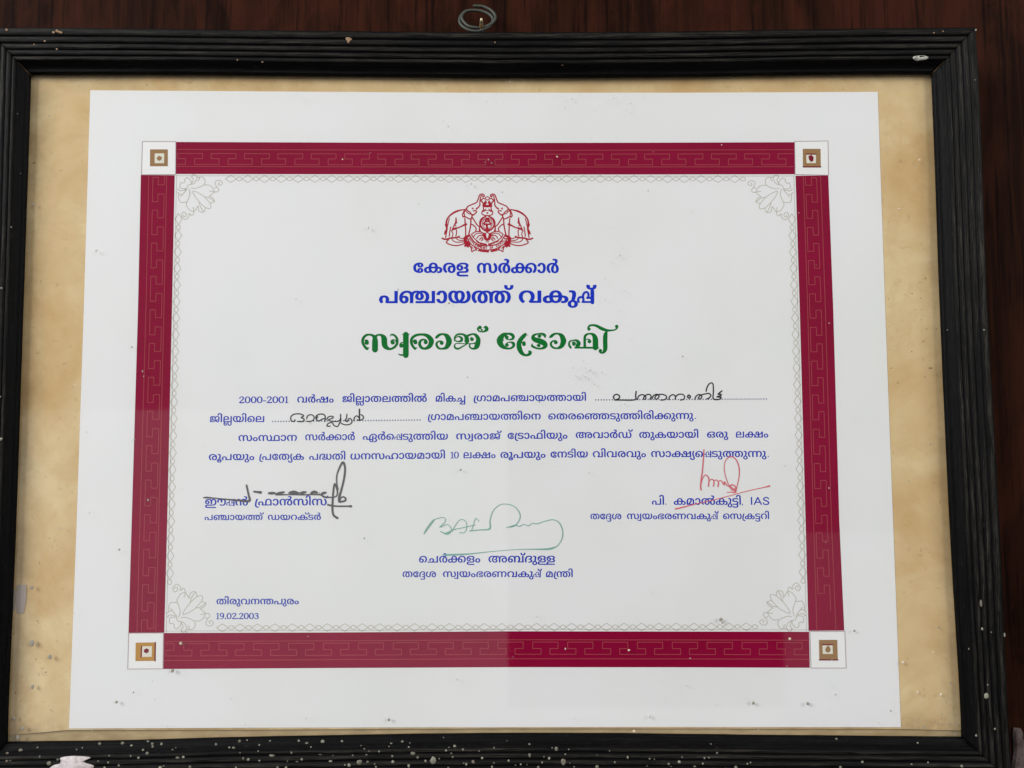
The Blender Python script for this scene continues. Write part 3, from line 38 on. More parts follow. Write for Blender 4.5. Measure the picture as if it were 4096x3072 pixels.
EMBLEM = [[(-8.1,79.26,0.52),(-7.47,80.15,0.52),(-5.87,80.93,0.52),(-3.99,81.74,0.52),(-3.28,83.13,0.52),(-2.93,84.21,0.52),(-2.46,85.12,0.52),(-1.64,85.36,0.52),(-0.88,85.05,0.52),(-0.74,84.45,0.52),(-1.21,84.14,0.52)],[(-1.21,84.14,0.47),(-1.52,84.66,0.47),(-1.99,84.67,0.47),(-2.23,83.85,0.47),(-2.46,82.89,0.47),(-2.58,81.45,0.47)],[(-2.58,81.45,0.5),(-2.53,80.74,0.5),(-3.28,79.66,0.5),(-4.11,79.25,0.5)],[(-2.46,81.69,0.43),(-2.86,80.02,0.43),(-4.03,78.89,0.43)],[(-8.1,79.31,0.52),(-7.87,78.54,0.52),(-7.28,78.06,0.52),(-6.57,77.58,0.52),(-6.22,76.87,0.52),(-5.16,76.62,0.52),(-3.94,77.75,0.52),(-4.39,78.35,0.52),(-5.28,78.2,0.52)],[(-5.61,79.31,0.75),(-5.52,79.21,0.75)],[(-8.1,79.26,0.52),(-8.88,78.48,0.52),(-9.39,77.64,0.52),(-9.77,76.21,0.52),(-9.15,75.56,0.52),(-8.92,76.16,0.52)],[(-8.92,76.16,0.43),(-9.06,77.64,0.43),(-8.45,78.24,0.43),(-7.39,77.16,0.43),(-6.57,76.91,0.43)],[(-6.22,76.91,0.52),(-5.82,76.15,0.52),(-6.52,74.76,0.52),(-8.92,75.96,0.52)],[(-4.88,76.67,0.43),(-5.82,76.15,0.43)],[(-5.82,75.67,0.52),(-4.69,73.8,0.52),(-3.75,72.37,0.52),(-2.76,71.41,0.52),(-2.85,69.5,0.52)],[(-6.22,75.0,0.56),(-6.38,72.37,0.56),(-6.66,70.47,0.56),(-7.15,68.44,0.56)],[(-6.33,72.66,0.5),(-5.39,72.25,0.5),(-4.29,71.18,0.5),(-4.1,70.46,0.5),(-4.33,69.46,0.5)],[(-8.8,74.96,0.52),(-8.56,71.9,0.52),(-8.44,69.52,0.52),(-8.43,67.37,0.52)],[(-8.16,72.57,0.8),(-9.15,72.24,0.75),(-11.26,71.19,0.56),(-13.32,70.67,0.87),(-14.3,69.72,0.43)],[(-8.41,78.83,0.43),(-10.33,78.6,0.56),(-12.21,78.08,0.8),(-14.09,77.05,0.75),(-15.5,75.74,0.62),(-16.31,74.31,0.68),(-16.52,72.4,0.8),(-16.28,70.49,0.68),(-16.53,68.58,0.5),(-16.76,66.92,0.47)],[(-16.61,72.4,1.06),(-16.23,70.73,0.75),(-16.84,69.3,0.92),(-17.21,68.35,0.43)],[(-15.26,75.02,0.4),(-15.72,73.11,0.4),(-15.91,71.92,0.4)],[(-14.66,71.44,0.47),(-15.01,69.53,0.47),(-15.24,67.51,0.47)],[(-12.49,75.37,0.43),(-12.48,73.58,0.8),(-13.02,72.39,0.62),(-14.03,70.53,0.31)],[(-13.37,70.67,0.43),(-12.31,70.19,0.43),(-12.28,68.57,0.43),(-12.54,67.5,0.43)],[(-14.3,69.72,0.4),(-13.71,68.53,0.4),(-14.06,67.34,0.4)],[(-12.32,73.58,0.34),(-12.01,73.1,0.34)],[(-12.9,72.39,0.34),(-12.43,71.67,0.34)],[(-18.23,66.68,0.68),(-16.64,66.2,0.68),(-15.23,66.67,0.68),(-13.59,66.86,0.68),(-12.19,66.95,0.68),(-11.13,67.43,0.68)],[(-15.0,66.86,0.5),(-15.93,65.68,0.5),(-16.4,64.77,0.5),(-14.52,63.91,0.5),(-12.41,63.57,0.5),(-10.3,63.93,0.5),(-8.85,64.52,0.5)],[(-14.3,66.86,0.4),(-13.78,65.72,0.4),(-12.18,65.0,0.4),(-9.13,65.18,0.4)],[(-12.18,66.43,0.4),(-10.78,65.71,0.4),(-9.14,65.95,0.4)],[(-11.72,67.33,0.4),(-10.31,66.61,0.4),(-8.86,66.75,0.4)],[(-8.9,66.9,0.8),(-7.97,67.37,1.06),(-6.79,68.04,0.68)],[(-8.55,66.66,1.55),(-8.62,65.47,1.42),(-7.96,64.16,1.8),(-8.9,63.28,0.5)],[(-7.96,64.99,1.55),(-6.79,64.23,0.92),(-7.49,63.09,0.8)],[(-6.79,63.56,0.47),(-6.08,62.37,0.47),(-5.85,61.02,0.47),(-4.91,61.65,0.47),(-3.81,61.77,0.47),(-4.56,62.6,0.47),(-4.96,63.37,0.47)],[(-6.2,63.27,0.38),(-5.38,62.37,0.38)],[(-7.97,67.13,0.47),(-6.56,64.51,0.47),(-4.68,63.08,0.47),(-2.34,62.01,0.47),(0.55,61.67,0.47)],[(-6.56,67.61,0.47),(-4.92,65.22,0.47),(-2.81,63.91,0.47),(0.55,63.5,0.47)],[(-7.97,67.13,0.47),(-6.56,67.61,0.47)],[(-6.09,68.27,0.43),(-4.68,69.27,0.43),(-2.81,69.5,0.43),(-1.35,68.98,0.43),(-0.81,68.02,0.43)],[(-5.15,67.32,0.4),(-4.21,68.51,0.4),(-2.34,68.79,0.4),(-1.12,67.78,0.4)],[(-3.79,66.6,0.43),(-2.81,67.84,0.43),(-1.35,67.55,0.43)],[(-2.62,66.12,0.5),(-1.87,66.88,0.5),(-1.26,66.36,0.5),(-1.87,65.64,0.5)],[(-5.86,68.08,0.43),(-5.39,67.13,0.43),(-4.1,65.93,0.43)],[(-1.64,83.08,0.47),(-1.17,83.49,0.47),(-0.46,83.37,0.47)],[(-1.64,83.08,0.56),(-2.23,82.6,0.56),(-1.59,82.05,0.56),(-1.17,81.33,0.56),(-1.05,80.2,0.56)],[(-0.46,83.37,0.43),(-0.11,83.97,0.43),(0.55,84.18,0.43)],[(-0.46,83.37,0.43),(0.48,82.77,0.43)],[(-0.23,82.53,0.43),(-0.41,81.45,1.06),(-0.93,80.49,0.92)],[(-1.05,80.37,1.06),(0.55,80.2,1.06)],[(0.01,82.17,0.38),(0.24,81.45,0.38)],[(-1.05,80.2,0.47),(-1.05,78.94,0.47),(-1.73,77.57,0.47),(-1.52,76.78,0.47),(-0.41,76.28,0.47),(0.55,76.23,0.47)],[(-1.4,78.1,0.62),(-0.7,78.24,0.68),(-0.04,79.05,0.28)],[(-0.46,78.34,0.28),(0.55,78.45,0.28)],[(-0.11,75.82,0.62),(-1.64,74.87,0.92),(-2.39,73.32,0.99),(-2.22,71.77,0.8),(-0.93,70.33,0.8),(0.55,69.85,1.37)],[(0.36,75.3,0.34),(-1.05,74.27,0.34),(-1.45,72.84,0.34),(-1.05,71.41,0.34),(0.13,70.69,0.34)],[(0.55,74.87,0.92),(-0.23,74.08,0.75)],[(-0.93,72.79,0.62),(-0.41,73.55,0.62),(0.55,73.74,0.62)],[(-0.93,72.79,0.5),(-0.65,72.17,0.5)],[(-0.41,72.65,0.68),(0.55,72.45,0.68)],[(-2.81,71.41,0.43),(-2.22,69.45,0.43),(-0.93,68.78,0.43)],[(-0.65,68.31,1.25),(-0.27,66.64,1.25),(0.55,65.97,1.06)],[(-0.41,68.54,0.38),(0.55,69.14,0.38)],[(-0.11,65.21,0.31),(0.55,65.09,0.31)],[(9.2,79.22,0.52),(8.57,80.11,0.52),(6.97,80.9,0.52),(5.09,81.72,0.52),(4.39,83.12,0.52),(4.03,84.2,0.52),(3.56,85.11,0.52),(2.74,85.35,0.52),(1.99,85.04,0.52),(1.85,84.44,0.52),(2.32,84.13,0.52)],[(2.32,84.13,0.47),(2.62,84.66,0.47),(3.09,84.65,0.47),(3.33,83.84,0.47),(3.56,82.88,0.47),(3.68,81.44,0.47)],[(3.68,81.44,0.5),(3.63,80.72,0.5),(4.38,79.64,0.5),(5.21,79.23,0.5)],[(3.56,81.68,0.43),(3.96,80.0,0.43),(5.13,78.87,0.43)],[(9.2,79.27,0.52),(8.97,78.51,0.52),(8.38,78.03,0.52),(7.67,77.55,0.52),(7.32,76.83,0.52),(6.26,76.6,0.52),(5.04,77.72,0.52),(5.49,78.32,0.52),(6.38,78.18,0.52)],[(6.71,79.28,0.75),(6.62,79.18,0.75)],[(9.2,79.22,0.52),(9.98,78.43,0.52),(10.49,77.59,0.52),(10.86,76.16,0.52),(10.25,75.51,0.52),(10.02,76.11,0.52)],[(10.02,76.11,0.43),(10.16,77.59,0.43),(9.55,78.19,0.43),(8.49,77.12,0.43),(7.67,76.88,0.43)],[(7.32,76.88,0.52),(6.92,76.12,0.52),(7.62,74.73,0.52),(10.02,75.92,0.52)],[(5.98,76.65,0.43),(6.92,76.12,0.43)],[(6.92,75.64,0.52),(5.79,73.78,0.52),(4.84,72.35,0.52),(3.86,71.4,0.52),(3.95,69.49,0.52)],[(7.31,74.97,0.56),(7.47,72.34,0.56),(7.75,70.43,0.56),(8.24,68.41,0.56)],[(7.43,72.63,0.5),(6.49,72.23,0.5),(5.38,71.15,0.5),(5.19,70.44,0.5),(5.43,69.44,0.5)],[(9.9,74.92,0.52),(9.66,71.86,0.52),(9.53,69.47,0.52),(9.53,67.33,0.52)],[(9.26,72.53,0.8),(10.24,72.19,0.75),(12.35,71.14,0.56),(14.42,70.61,0.87),(15.4,69.65,0.43)],[(9.51,78.79,0.43),(11.43,78.55,0.56),(13.31,78.02,0.8),(15.19,76.98,0.75),(16.6,75.67,0.62),(17.41,74.23,0.68),(17.62,72.32,0.8),(17.37,70.41,0.68),(17.62,68.5,0.5),(17.85,66.83,0.47)],[(17.71,72.32,1.06),(17.33,70.65,0.75),(17.93,69.22,0.92),(18.3,68.26,0.43)],[(16.36,74.95,0.4),(16.82,73.04,0.4),(17.0,71.84,0.4)],[(15.76,71.37,0.47),(16.1,69.46,0.47),(16.33,67.43,0.47)],[(13.59,75.31,0.43),(13.58,73.52,0.8),(14.12,72.33,0.62),(15.12,70.46,0.31)],[(14.46,70.61,0.43),(13.41,70.13,0.43),(13.38,68.51,0.43),(13.63,67.44,0.43)],[(15.4,69.65,0.4),(14.81,68.46,0.4),(15.16,67.27,0.4)],[(13.42,73.52,0.34),(13.11,73.05,0.34)],[(14.0,72.33,0.34),(13.53,71.61,0.34)],[(19.33,66.59,0.68),(17.73,66.12,0.68),(16.33,66.6,0.68),(14.69,66.79,0.68),(13.28,66.89,0.68),(12.23,67.37,0.68)],[(16.09,66.79,0.5),(17.03,65.6,0.5),(17.49,64.69,0.5),(15.61,63.84,0.5),(13.5,63.51,0.5),(11.4,63.87,0.5),(9.94,64.47,0.5)],[(15.39,66.79,0.4),(14.87,65.65,0.4),(13.27,64.94,0.4),(10.23,65.14,0.4)],[(13.28,66.37,0.4),(11.87,65.66,0.4),(10.23,65.9,0.4)],[(12.81,67.27,0.4),(11.4,66.56,0.4),(9.95,66.71,0.4)],[(10.0,66.85,0.8),(9.06,67.33,1.06),(7.89,68.0,0.68)],[(9.64,66.62,1.55),(9.71,65.42,1.42),(9.05,64.12,1.8),(9.99,63.24,0.5)],[(9.05,64.95,1.55),(7.88,64.19,0.92),(8.58,63.05,0.8)],[(7.88,63.53,0.47),(7.18,62.34,0.47),(6.94,60.99,0.47),(6.0,61.63,0.47),(4.9,61.75,0.47),(5.65,62.58,0.47),(6.05,63.34,0.47)],[(7.29,63.24,0.38),(6.47,62.34,0.38)],[(9.06,67.09,0.47),(7.65,64.48,0.47),(5.77,63.06,0.47),(3.43,61.99,0.47),(0.55,61.67,0.47)],[(7.65,67.57,0.47),(6.01,65.2,0.47),(3.9,63.89,0.47),(0.55,63.5,0.47)],[(9.06,67.09,0.47),(7.65,67.57,0.47)],[(7.19,68.24,0.43),(5.78,69.25,0.43),(3.9,69.49,0.43),(2.45,68.97,0.43),(1.91,68.02,0.43)],[(6.25,67.29,0.4),(5.31,68.48,0.4),(3.43,68.77,0.4),(2.21,67.78,0.4)],[(4.88,66.58,0.43),(3.9,67.82,0.43),(2.45,67.54,0.43)],[(3.71,66.11,0.5),(2.96,66.87,0.5),(2.35,66.35,0.5),(2.96,65.63,0.5)],[(6.95,68.05,0.43),(6.48,67.1,0.43),(5.19,65.91,0.43)],[(2.74,83.07,0.47),(2.27,83.48,0.47),(1.56,83.36,0.47)],[(2.74,83.07,0.56),(3.33,82.59,0.56),(2.69,82.04,0.56),(2.27,81.32,0.56),(2.15,80.2,0.56)],[(1.56,83.36,0.43),(1.21,83.96,0.43),(0.55,84.18,0.43)],[(1.56,83.36,0.43),(0.62,82.76,0.43)],[(1.33,82.52,0.43),(1.51,81.44,1.06),(2.03,80.48,0.92)],[(2.15,80.36,1.06),(0.55,80.2,1.06)],[(1.09,82.16,0.38),(0.86,81.45,0.38)],[(2.15,80.2,0.47),(2.15,78.93,0.47),(2.83,77.56,0.47),(2.62,76.77,0.47),(1.51,76.27,0.47),(0.55,76.23,0.47)],[(2.5,78.09,0.62),(1.8,78.24,0.68),(1.14,79.05,0.28)],[(1.56,78.33,0.28),(0.55,78.45,0.28)],[(1.21,75.82,0.62),(2.73,74.86,0.92),(3.48,73.31,0.99),(3.32,71.76,0.8),(2.03,70.33,0.8),(0.55,69.85,1.37)],[(0.74,75.3,0.34),(2.15,74.27,0.34),(2.54,72.83,0.34),(2.14,71.4,0.34),(0.97,70.69,0.34)],[(0.55,74.87,0.92),(1.32,74.08,0.75)],[(2.03,72.78,0.62),(1.51,73.55,0.62),(0.55,73.74,0.62)],[(2.03,72.78,0.5),(1.75,72.16,0.5)],[(1.51,72.64,0.68),(0.55,72.45,0.68)],[(3.9,71.4,0.43),(3.32,69.44,0.43),(2.03,68.78,0.43)],[(1.74,68.3,1.25),(1.37,66.63,1.25),(0.55,65.97,1.06)],[(1.51,68.54,0.38),(0.55,69.14,0.38)],[(1.2,65.21,0.31),(0.55,65.09,0.31)],[(0.24,72.6,0.92),(0.55,70.45,0.92)],[(0.5,77.33,0.75),(0.6,77.33,0.75)],[(-6.36,66.5,0.28),(-6.34,66.81,0.28),(-6.71,66.86,0.28),(-7.02,66.65,0.28),(-7.11,66.28,0.28),(-6.82,66.18,0.28),(-6.63,66.31,0.28),(-6.73,66.47,0.28)],[(-5.82,66.11,0.28),(-6.29,66.09,0.28),(-6.59,65.71,0.28),(-6.54,65.51,0.28),(-6.35,65.43,0.28),(-5.94,65.66,0.28),(-5.82,66.11,0.28)],[(-5.46,65.69,0.28),(-5.9,64.8,0.28),(-5.03,65.26,0.28)],[(-4.41,64.75,0.28),(-4.79,65.05,0.28),(-5.37,64.31,0.28),(-4.99,64.0,0.28)],[(-5.08,64.68,0.28),(-4.8,64.45,0.28)],[(-4.61,63.73,0.28),(-4.11,64.53,0.28),(-3.8,64.22,0.28),(-3.95,63.98,0.28),(-4.36,64.13,0.28),(-4.2,63.46,0.28)],[(-3.8,63.23,0.28),(-3.38,64.08,0.28),(-3.36,63.01,0.28),(-2.94,63.86,0.28)],[(-3.0,62.84,0.28),(-2.61,63.7,0.28),(-2.61,62.99,0.28),(-2.15,63.53,0.28),(-2.43,62.62,0.28)],[(-1.33,63.29,0.28),(-1.8,63.41,0.28),(-2.04,62.5,0.28),(-1.57,62.37,0.28)],[(-1.92,62.96,0.28),(-1.57,62.86,0.28)],[(-1.12,62.27,0.28),(-0.97,63.21,0.28),(-0.63,62.19,0.28),(-0.49,63.13,0.28)],[(-0.19,63.1,0.28),(0.42,63.06,0.28)],[(0.12,63.08,0.28),(0.07,62.13,0.28)],[(1.82,63.17,0.28),(1.61,62.75,0.28),(1.77,62.29,0.28),(1.97,62.23,0.28),(2.13,62.35,0.28),(2.15,62.83,0.28),(1.82,63.17,0.28)],[(2.84,63.39,0.28),(2.48,63.29,0.28),(2.72,62.37,0.28)],[(2.6,62.83,0.28),(2.87,62.9,0.28)],[(4.46,62.99,0.28),(4.04,63.84,0.28)],[(4.47,64.06,0.28),(4.27,63.37,0.28),(4.89,63.21,0.28)],[(5.2,64.51,0.28),(4.79,64.24,0.28),(5.29,63.44,0.28),(5.71,63.7,0.28)],[(5.04,63.84,0.28),(5.35,64.04,0.28)],[(6.08,63.98,0.28),(5.5,64.72,0.28),(5.9,64.92,0.28),(6.07,64.69,0.28),(5.79,64.35,0.28),(6.47,64.28,0.28)],[(6.77,64.55,0.28),(6.34,65.45,0.28),(7.21,64.98,0.28)],[(6.63,64.88,0.28),(6.89,65.13,0.28)],[(6.76,65.89,0.28),(7.48,65.28,0.28),(7.79,65.66,0.28)],[(8.04,65.99,0.28),(7.43,66.78,0.28),(8.38,66.5,0.28)],[(7.83,66.28,0.28),(8.04,66.59,0.28)],[(-3.86,65.58,0.75),(-3.45,65.17,0.75),(-3.04,64.86,0.75)],[(-2.45,64.62,0.75),(-2.04,64.41,0.75),(-1.63,64.38,0.75)],[(-1.16,64.31,0.75),(-0.58,64.08,0.75),(0.01,64.07,0.75)],[(1.18,64.21,0.75),(1.76,64.16,0.75),(2.35,64.44,0.75)],[(2.7,64.61,0.75),(3.17,64.72,0.75),(3.64,65.01,0.75)],[(4.11,65.2,0.75),(4.58,65.28,0.75),(5.05,65.67,0.75)],[(-3.04,61.46,0.75),(-2.57,61.56,0.75),(-2.1,61.29,0.75)],[(-1.63,61.22,0.75),(-0.75,61.18,0.75),(0.12,61.12,0.75)],[(0.47,61.05,0.75),(0.71,60.94,0.75),(0.94,61.17,0.75)],[(2.23,61.16,0.75),(2.82,61.25,0.75),(3.4,61.45,0.75)],[(3.64,61.52,0.75),(4.05,61.48,0.75),(4.46,61.75,0.75)]]
TITLE = [[(-48.46,20.53,0.28),(-48.97,20.69,1.12),(-50.13,21.97,1.07),(-50.74,23.57,1.12),(-50.42,25.11,1.18),(-49.29,26.27,1.01),(-47.75,26.49,0.84),(-46.52,26.08,1.12),(-45.75,25.1,1.85),(-45.63,23.56,2.41),(-45.6,20.27,2.41)],[(-46.87,20.17,0.22),(-45.6,20.32,0.62),(-44.32,20.16,0.22)],[(-49.07,23.18,1.85),(-49.02,23.18,1.85)],[(-49.77,24.08,0.51),(-49.26,24.28,0.56),(-48.62,23.95,0.67)],[(-48.97,20.69,1.01),(-47.95,21.12,0.22)],[(-45.57,25.61,1.4),(-44.43,26.38,0.78),(-43.02,26.25,1.12),(-41.99,25.09,2.24),(-41.79,23.29,2.35),(-41.58,22.0,2.24),(-40.68,20.97,1.57),(-39.27,20.56,0.96),(-37.74,21.22,1.01),(-36.68,22.51,1.07),(-36.49,24.05,1.12),(-36.88,25.33,0.98),(-37.73,26.24,0.84),(-38.86,26.5,0.73),(-39.46,25.8,0.16)],[(-38.37,23.23,1.74),(-38.32,23.23,1.74)],[(-38.99,23.67,0.73),(-38.53,24.26,0.56),(-37.56,24.26,0.45),(-37.04,23.53,0.4)],[(-32.98,26.48,2.35),(-32.92,17.93,2.35)],[(-34.46,26.64,0.28),(-32.98,26.56,0.56),(-31.49,26.63,0.28)],[(-36.04,18.58,0.22),(-35.16,18.09,0.67),(-32.92,18.06,0.73)],[(-34.81,21.94,1.79),(-34.76,21.94,1.79)],[(-35.35,22.3,0.67),(-34.94,23.02,0.51),(-34.05,23.17,0.4),(-33.66,22.63,0.22)],[(-29.18,20.64,1.01),(-30.24,21.93,1.07),(-30.71,23.52,1.18),(-30.36,25.06,1.18),(-28.71,26.22,1.07),(-26.28,26.52,0.96),(-24.1,25.95,1.57),(-22.61,24.27,2.12),(-22.6,22.86,2.01),(-23.44,21.45,1.68),(-25.1,20.68,1.01),(-26.5,21.07,1.12),(-27.28,22.35,1.23),(-26.98,23.77,1.07),(-25.76,24.48,0.73),(-24.73,24.02,1.01)],[(-24.8,23.3,1.74),(-24.75,23.3,1.74)],[(-29.18,20.64,0.96),(-28.24,21.1,0.22)],[(-29.05,23.26,1.74),(-28.99,23.26,1.74)],[(-29.79,23.65,0.67),(-29.46,24.24,0.51),(-28.69,24.16,0.51)],[(-20.85,24.99,0.22),(-20.27,25.42,1.12),(-19.12,26.37,1.07),(-17.59,26.63,0.84),(-16.05,25.8,1.85),(-15.23,24.0,2.35),(-15.4,22.71,2.24),(-16.29,21.17,1.57),(-17.82,20.61,0.78),(-19.35,20.79,0.89),(-20.25,21.9,1.01),(-20.25,22.98,0.89),(-19.36,23.7,0.62),(-18.34,23.62,0.84)],[(-18.24,22.98,1.63),(-18.19,22.98,1.63)],[(-12.85,23.86,0.56),(-12.93,25.15,0.62),(-11.96,26.36,0.78),(-10.43,26.66,0.78),(-9.02,26.3,0.96),(-8.07,25.27,1.68),(-7.86,23.72,1.96)],[(-8.84,23.6,0.28),(-7.1,23.59,0.28)],[(-7.36,26.04,1.01),(-5.57,26.65,0.73),(-4.16,26.16,1.29),(-3.21,24.61,1.74),(-3.32,23.2,2.07),(-3.83,21.53,2.01),(-4.92,20.63,0.96),(-6.2,20.84,0.73),(-6.84,21.79,0.67),(-6.33,22.64,0.45)],[(-3.52,23.07,1.12),(-5.56,22.71,0.45),(-9.4,22.67,0.4),(-12.21,22.76,0.4),(-12.97,21.88,0.62),(-12.59,20.91,0.84),(-11.38,20.6,0.78),(-9.9,21.36,0.62),(-7.99,22.44,0.45)],[(-12.67,24.76,0.34),(-11.83,25.53,0.4),(-10.68,25.48,0.78),(-9.91,24.63,1.12),(-10.37,23.78,1.01),(-11.7,23.58,0.51),(-12.67,24.04,0.56)],[(-5.8,24.49,1.57),(-5.74,24.49,1.57)],[(-6.54,24.95,0.28),(-5.95,25.26,0.4)],[(-2.53,29.37,1.57),(-2.48,29.37,1.57)],[(-2.63,29.58,1.12),(-3.37,28.91,0.73),(-3.06,28.03,0.73),(-1.78,27.57,0.56),(-0.51,27.82,0.89),(0.31,28.64,1.57),(-0.15,29.57,1.07),(-1.09,29.16,0.16)],[(-1.76,28.34,0.89),(-1.71,28.34,0.89)],[(8.51,25.23,1.57),(8.56,25.23,1.57)],[(7.72,25.69,0.45),(9.0,26.72,0.78),(10.58,26.38,1.29),(11.25,25.48,1.23),(10.78,24.58,0.96),(9.3,24.27,0.45),(8.41,24.66,0.67)],[(9.31,26.87,0.45),(7.31,26.39,1.57),(5.85,24.72,2.46),(5.72,23.17,2.46),(6.61,21.63,1.85),(8.32,20.73,1.01),(10.06,20.72,0.78),(11.29,21.62,1.12),(11.19,22.78,1.23),(9.81,23.27,0.51),(8.53,22.91,0.4)],[(8.5,22.09,1.57),(8.55,22.09,1.57)],[(6.87,24.2,0.73),(7.31,23.99,0.28)],[(16.42,26.96,0.22),(15.95,26.24,1.45),(14.41,24.57,1.79),(13.54,22.64,1.96),(13.76,20.59,2.07),(14.65,18.79,1.63),(16.18,17.83,0.96),(17.71,18.22,1.23),(18.1,19.04,1.45),(17.46,19.65,0.28)],[(16.34,26.88,0.16),(17.28,25.85,0.16)],[(15.58,22.38,1.57),(15.63,22.38,1.57)],[(14.79,22.84,0.4),(15.3,23.36,0.51),(15.94,23.15,0.67)],[(24.26,24.93,0.22),(24.18,25.96,1.18),(23.24,26.61,1.01),(21.58,26.69,0.62),(19.84,26.18,1.01),(19.32,25.2,1.57),(20.03,24.3,1.96),(22.08,23.65,2.35),(23.86,22.82,2.19),(24.42,21.79,1.79),(23.54,20.87,1.18),(21.81,20.52,0.73),(20.02,21.03,0.89),(18.9,21.73,0.96),(19.11,22.68,0.16)],[(21.93,25.66,1.4),(21.98,25.66,1.4)],[(21.27,25.97,0.28),(22.09,26.22,0.34),(22.85,25.83,0.28)],[(21.66,21.8,1.4),(21.71,21.8,1.4)],[(20.84,21.85,0.34),(21.3,22.31,0.4)],[(25.97,25.05,0.16),(26.82,25.64,1.23),(27.97,26.52,1.01),(29.51,26.72,0.78),(31.04,25.89,1.74),(31.79,24.14,2.3),(31.65,22.85,2.19),(30.75,21.32,1.57),(29.21,20.7,0.78),(27.68,20.94,0.89),(26.72,21.97,0.96),(26.8,23.07,0.84),(27.7,23.74,0.62),(28.59,23.68,0.84)],[(28.64,23.12,1.63),(28.69,23.12,1.63)],[(34.83,20.54,0.16),(34.73,21.05,0.96),(34.13,22.08,0.84),(34.47,23.49,0.73),(35.88,23.98,0.51),(37.28,23.82,1.12),(38.12,22.84,1.57),(37.7,21.81,1.68),(37.13,21.04,1.12)],[(36.62,20.92,0.73),(45.94,20.84,0.84)],[(36.1,22.43,1.57),(36.15,22.43,1.57)],[(35.36,22.97,0.28),(36.0,23.41,0.34),(37.02,22.71,0.22)],[(40.58,21.03,1.12),(40.59,24.89,1.07),(41.14,26.18,0.96),(42.81,26.69,0.73),(44.28,26.04,1.57),(44.96,24.37,2.24),(44.95,20.9,2.24)],[(42.49,23.47,1.57),(42.55,23.47,1.57)],[(41.12,24.12,0.34),(41.76,24.48,0.4),(42.65,24.17,0.51)],[(42.34,28.59,1.34),(42.39,28.59,1.34)],[(41.85,28.75,0.4),(42.06,29.32,0.67),(42.71,29.99,0.84),(43.99,30.24,0.84),(45.65,29.85,1.12),(47.69,28.74,1.4),(49.73,28.06,1.07),(51.52,28.03,0.73),(53.05,28.26,0.62),(53.93,29.03,0.73),(53.97,29.75,0.84)],[(53.76,29.67,1.45),(53.81,29.67,1.45)],[(49.72,27.7,0.73),(49.14,26.16,1.74),(48.99,23.84,1.85),(49.01,21.27,1.85),(48.87,19.94,1.63),(48.15,18.91,1.01),(47.07,18.76,0.62),(46.57,19.35,0.67)],[(46.95,19.66,1.45),(47.0,19.66,1.45)]]
FLOWER = [[(6.75,-5.89),(7.61,-6.18),(9.11,-5.99),(10.97,-5.22),(11.9,-4.65),(12.44,-3.5),(12.22,-2.34),(11.63,-1.57),(11.06,-1.28)],[(11.06,-1.28),(9.18,-1.43),(10.03,-1.57),(9.96,-2.34),(9.41,-2.91)],[(6.81,-4.45),(7.93,-3.97),(8.65,-2.91),(9.09,-1.66)],[(6.91,-1.17),(6.73,-1.4),(7.5,-2.14),(7.34,-3.1),(6.8,-4.29)],[(6.91,-1.17),(7.08,-0.44),(8.21,-0.41),(9.03,-1.41)],[(6.62,-4.29),(6.69,-3.48),(6.19,-2.52),(5.42,-1.75),(4.66,-1.71),(3.92,-2.32),(4.04,-3.19),(3.21,-3.86),(2.36,-3.67),(2.01,-4.63),(2.13,-5.78),(3.28,-6.26),(4.78,-6.17)],[(6.62,-4.48),(5.31,-4.83),(4.87,-6.17),(4.62,-7.13)],[(1.21,-6.55),(1.39,-6.26),(1.88,-7.03),(3.11,-7.03),(4.79,-6.56)],[(4.62,-7.13),(3.52,-8.28),(2.43,-9.72)],[(0.96,-7.7),(1.64,-8.47),(1.59,-10.2),(2.01,-11.54),(2.87,-12.12),(5.02,-11.83)],[(1.64,-8.56),(2.78,-8.76)],[(5.72,-6.17),(6.13,-7.52),(6.17,-9.06),(5.47,-10.97),(4.86,-12.6),(4.97,-13.46),(6.15,-15.19),(7.29,-15.86),(8.23,-15.96)],[(7.62,-14.04),(7.93,-15.0),(8.14,-15.96)],[(8.33,-15.86),(9.32,-14.24),(9.77,-13.57)],[(9.77,-13.57),(9.99,-14.82),(10.3,-15.87),(12.1,-16.26),(12.81,-14.63),(12.51,-14.06)],[(9.53,-7.91),(7.44,-7.23),(8.06,-9.06),(9.62,-11.17),(11.17,-12.9),(12.8,-14.25)],[(12.8,-14.25),(14.03,-14.67),(15.06,-14.54),(15.04,-13.49),(14.73,-12.53),(12.98,-10.41),(11.45,-9.07),(9.53,-7.91)],[(10.21,-12.13),(10.82,-14.05),(12.09,-16.16)],[(12.22,-9.84),(14.1,-10.03),(16.02,-11.38),(16.59,-11.77),(14.73,-12.43)],[(16.59,-11.77),(16.19,-10.81),(15.42,-10.04),(14.28,-9.46)],[(14.28,-9.46),(15.57,-8.5),(16.49,-7.64)],[(12.09,-4.75),(14.16,-4.75),(15.51,-5.81),(16.2,-6.97),(16.49,-7.64)],[(14.41,-7.25),(16.49,-7.54)],[(16.36,-6.01),(17.39,-5.72),(18.16,-6.59),(17.81,-7.55),(16.5,-7.74)],[(17.39,-5.62),(16.79,-4.47),(16.77,-3.31),(17.7,-2.74),(19.02,-2.93),(19.71,-4.09),(18.5,-4.86),(17.92,-4.28),(18.47,-3.7)],[(8.05,-15.96),(7.89,-17.11),(7.15,-17.68),(6.57,-16.91),(5.63,-17.1)],[(6.39,-17.3),(5.67,-18.63),(4.56,-19.3),(3.61,-18.63),(3.02,-17.67),(3.36,-16.52),(3.92,-16.14),(4.78,-16.72),(4.9,-17.87),(3.97,-18.05),(3.86,-17.48)]]
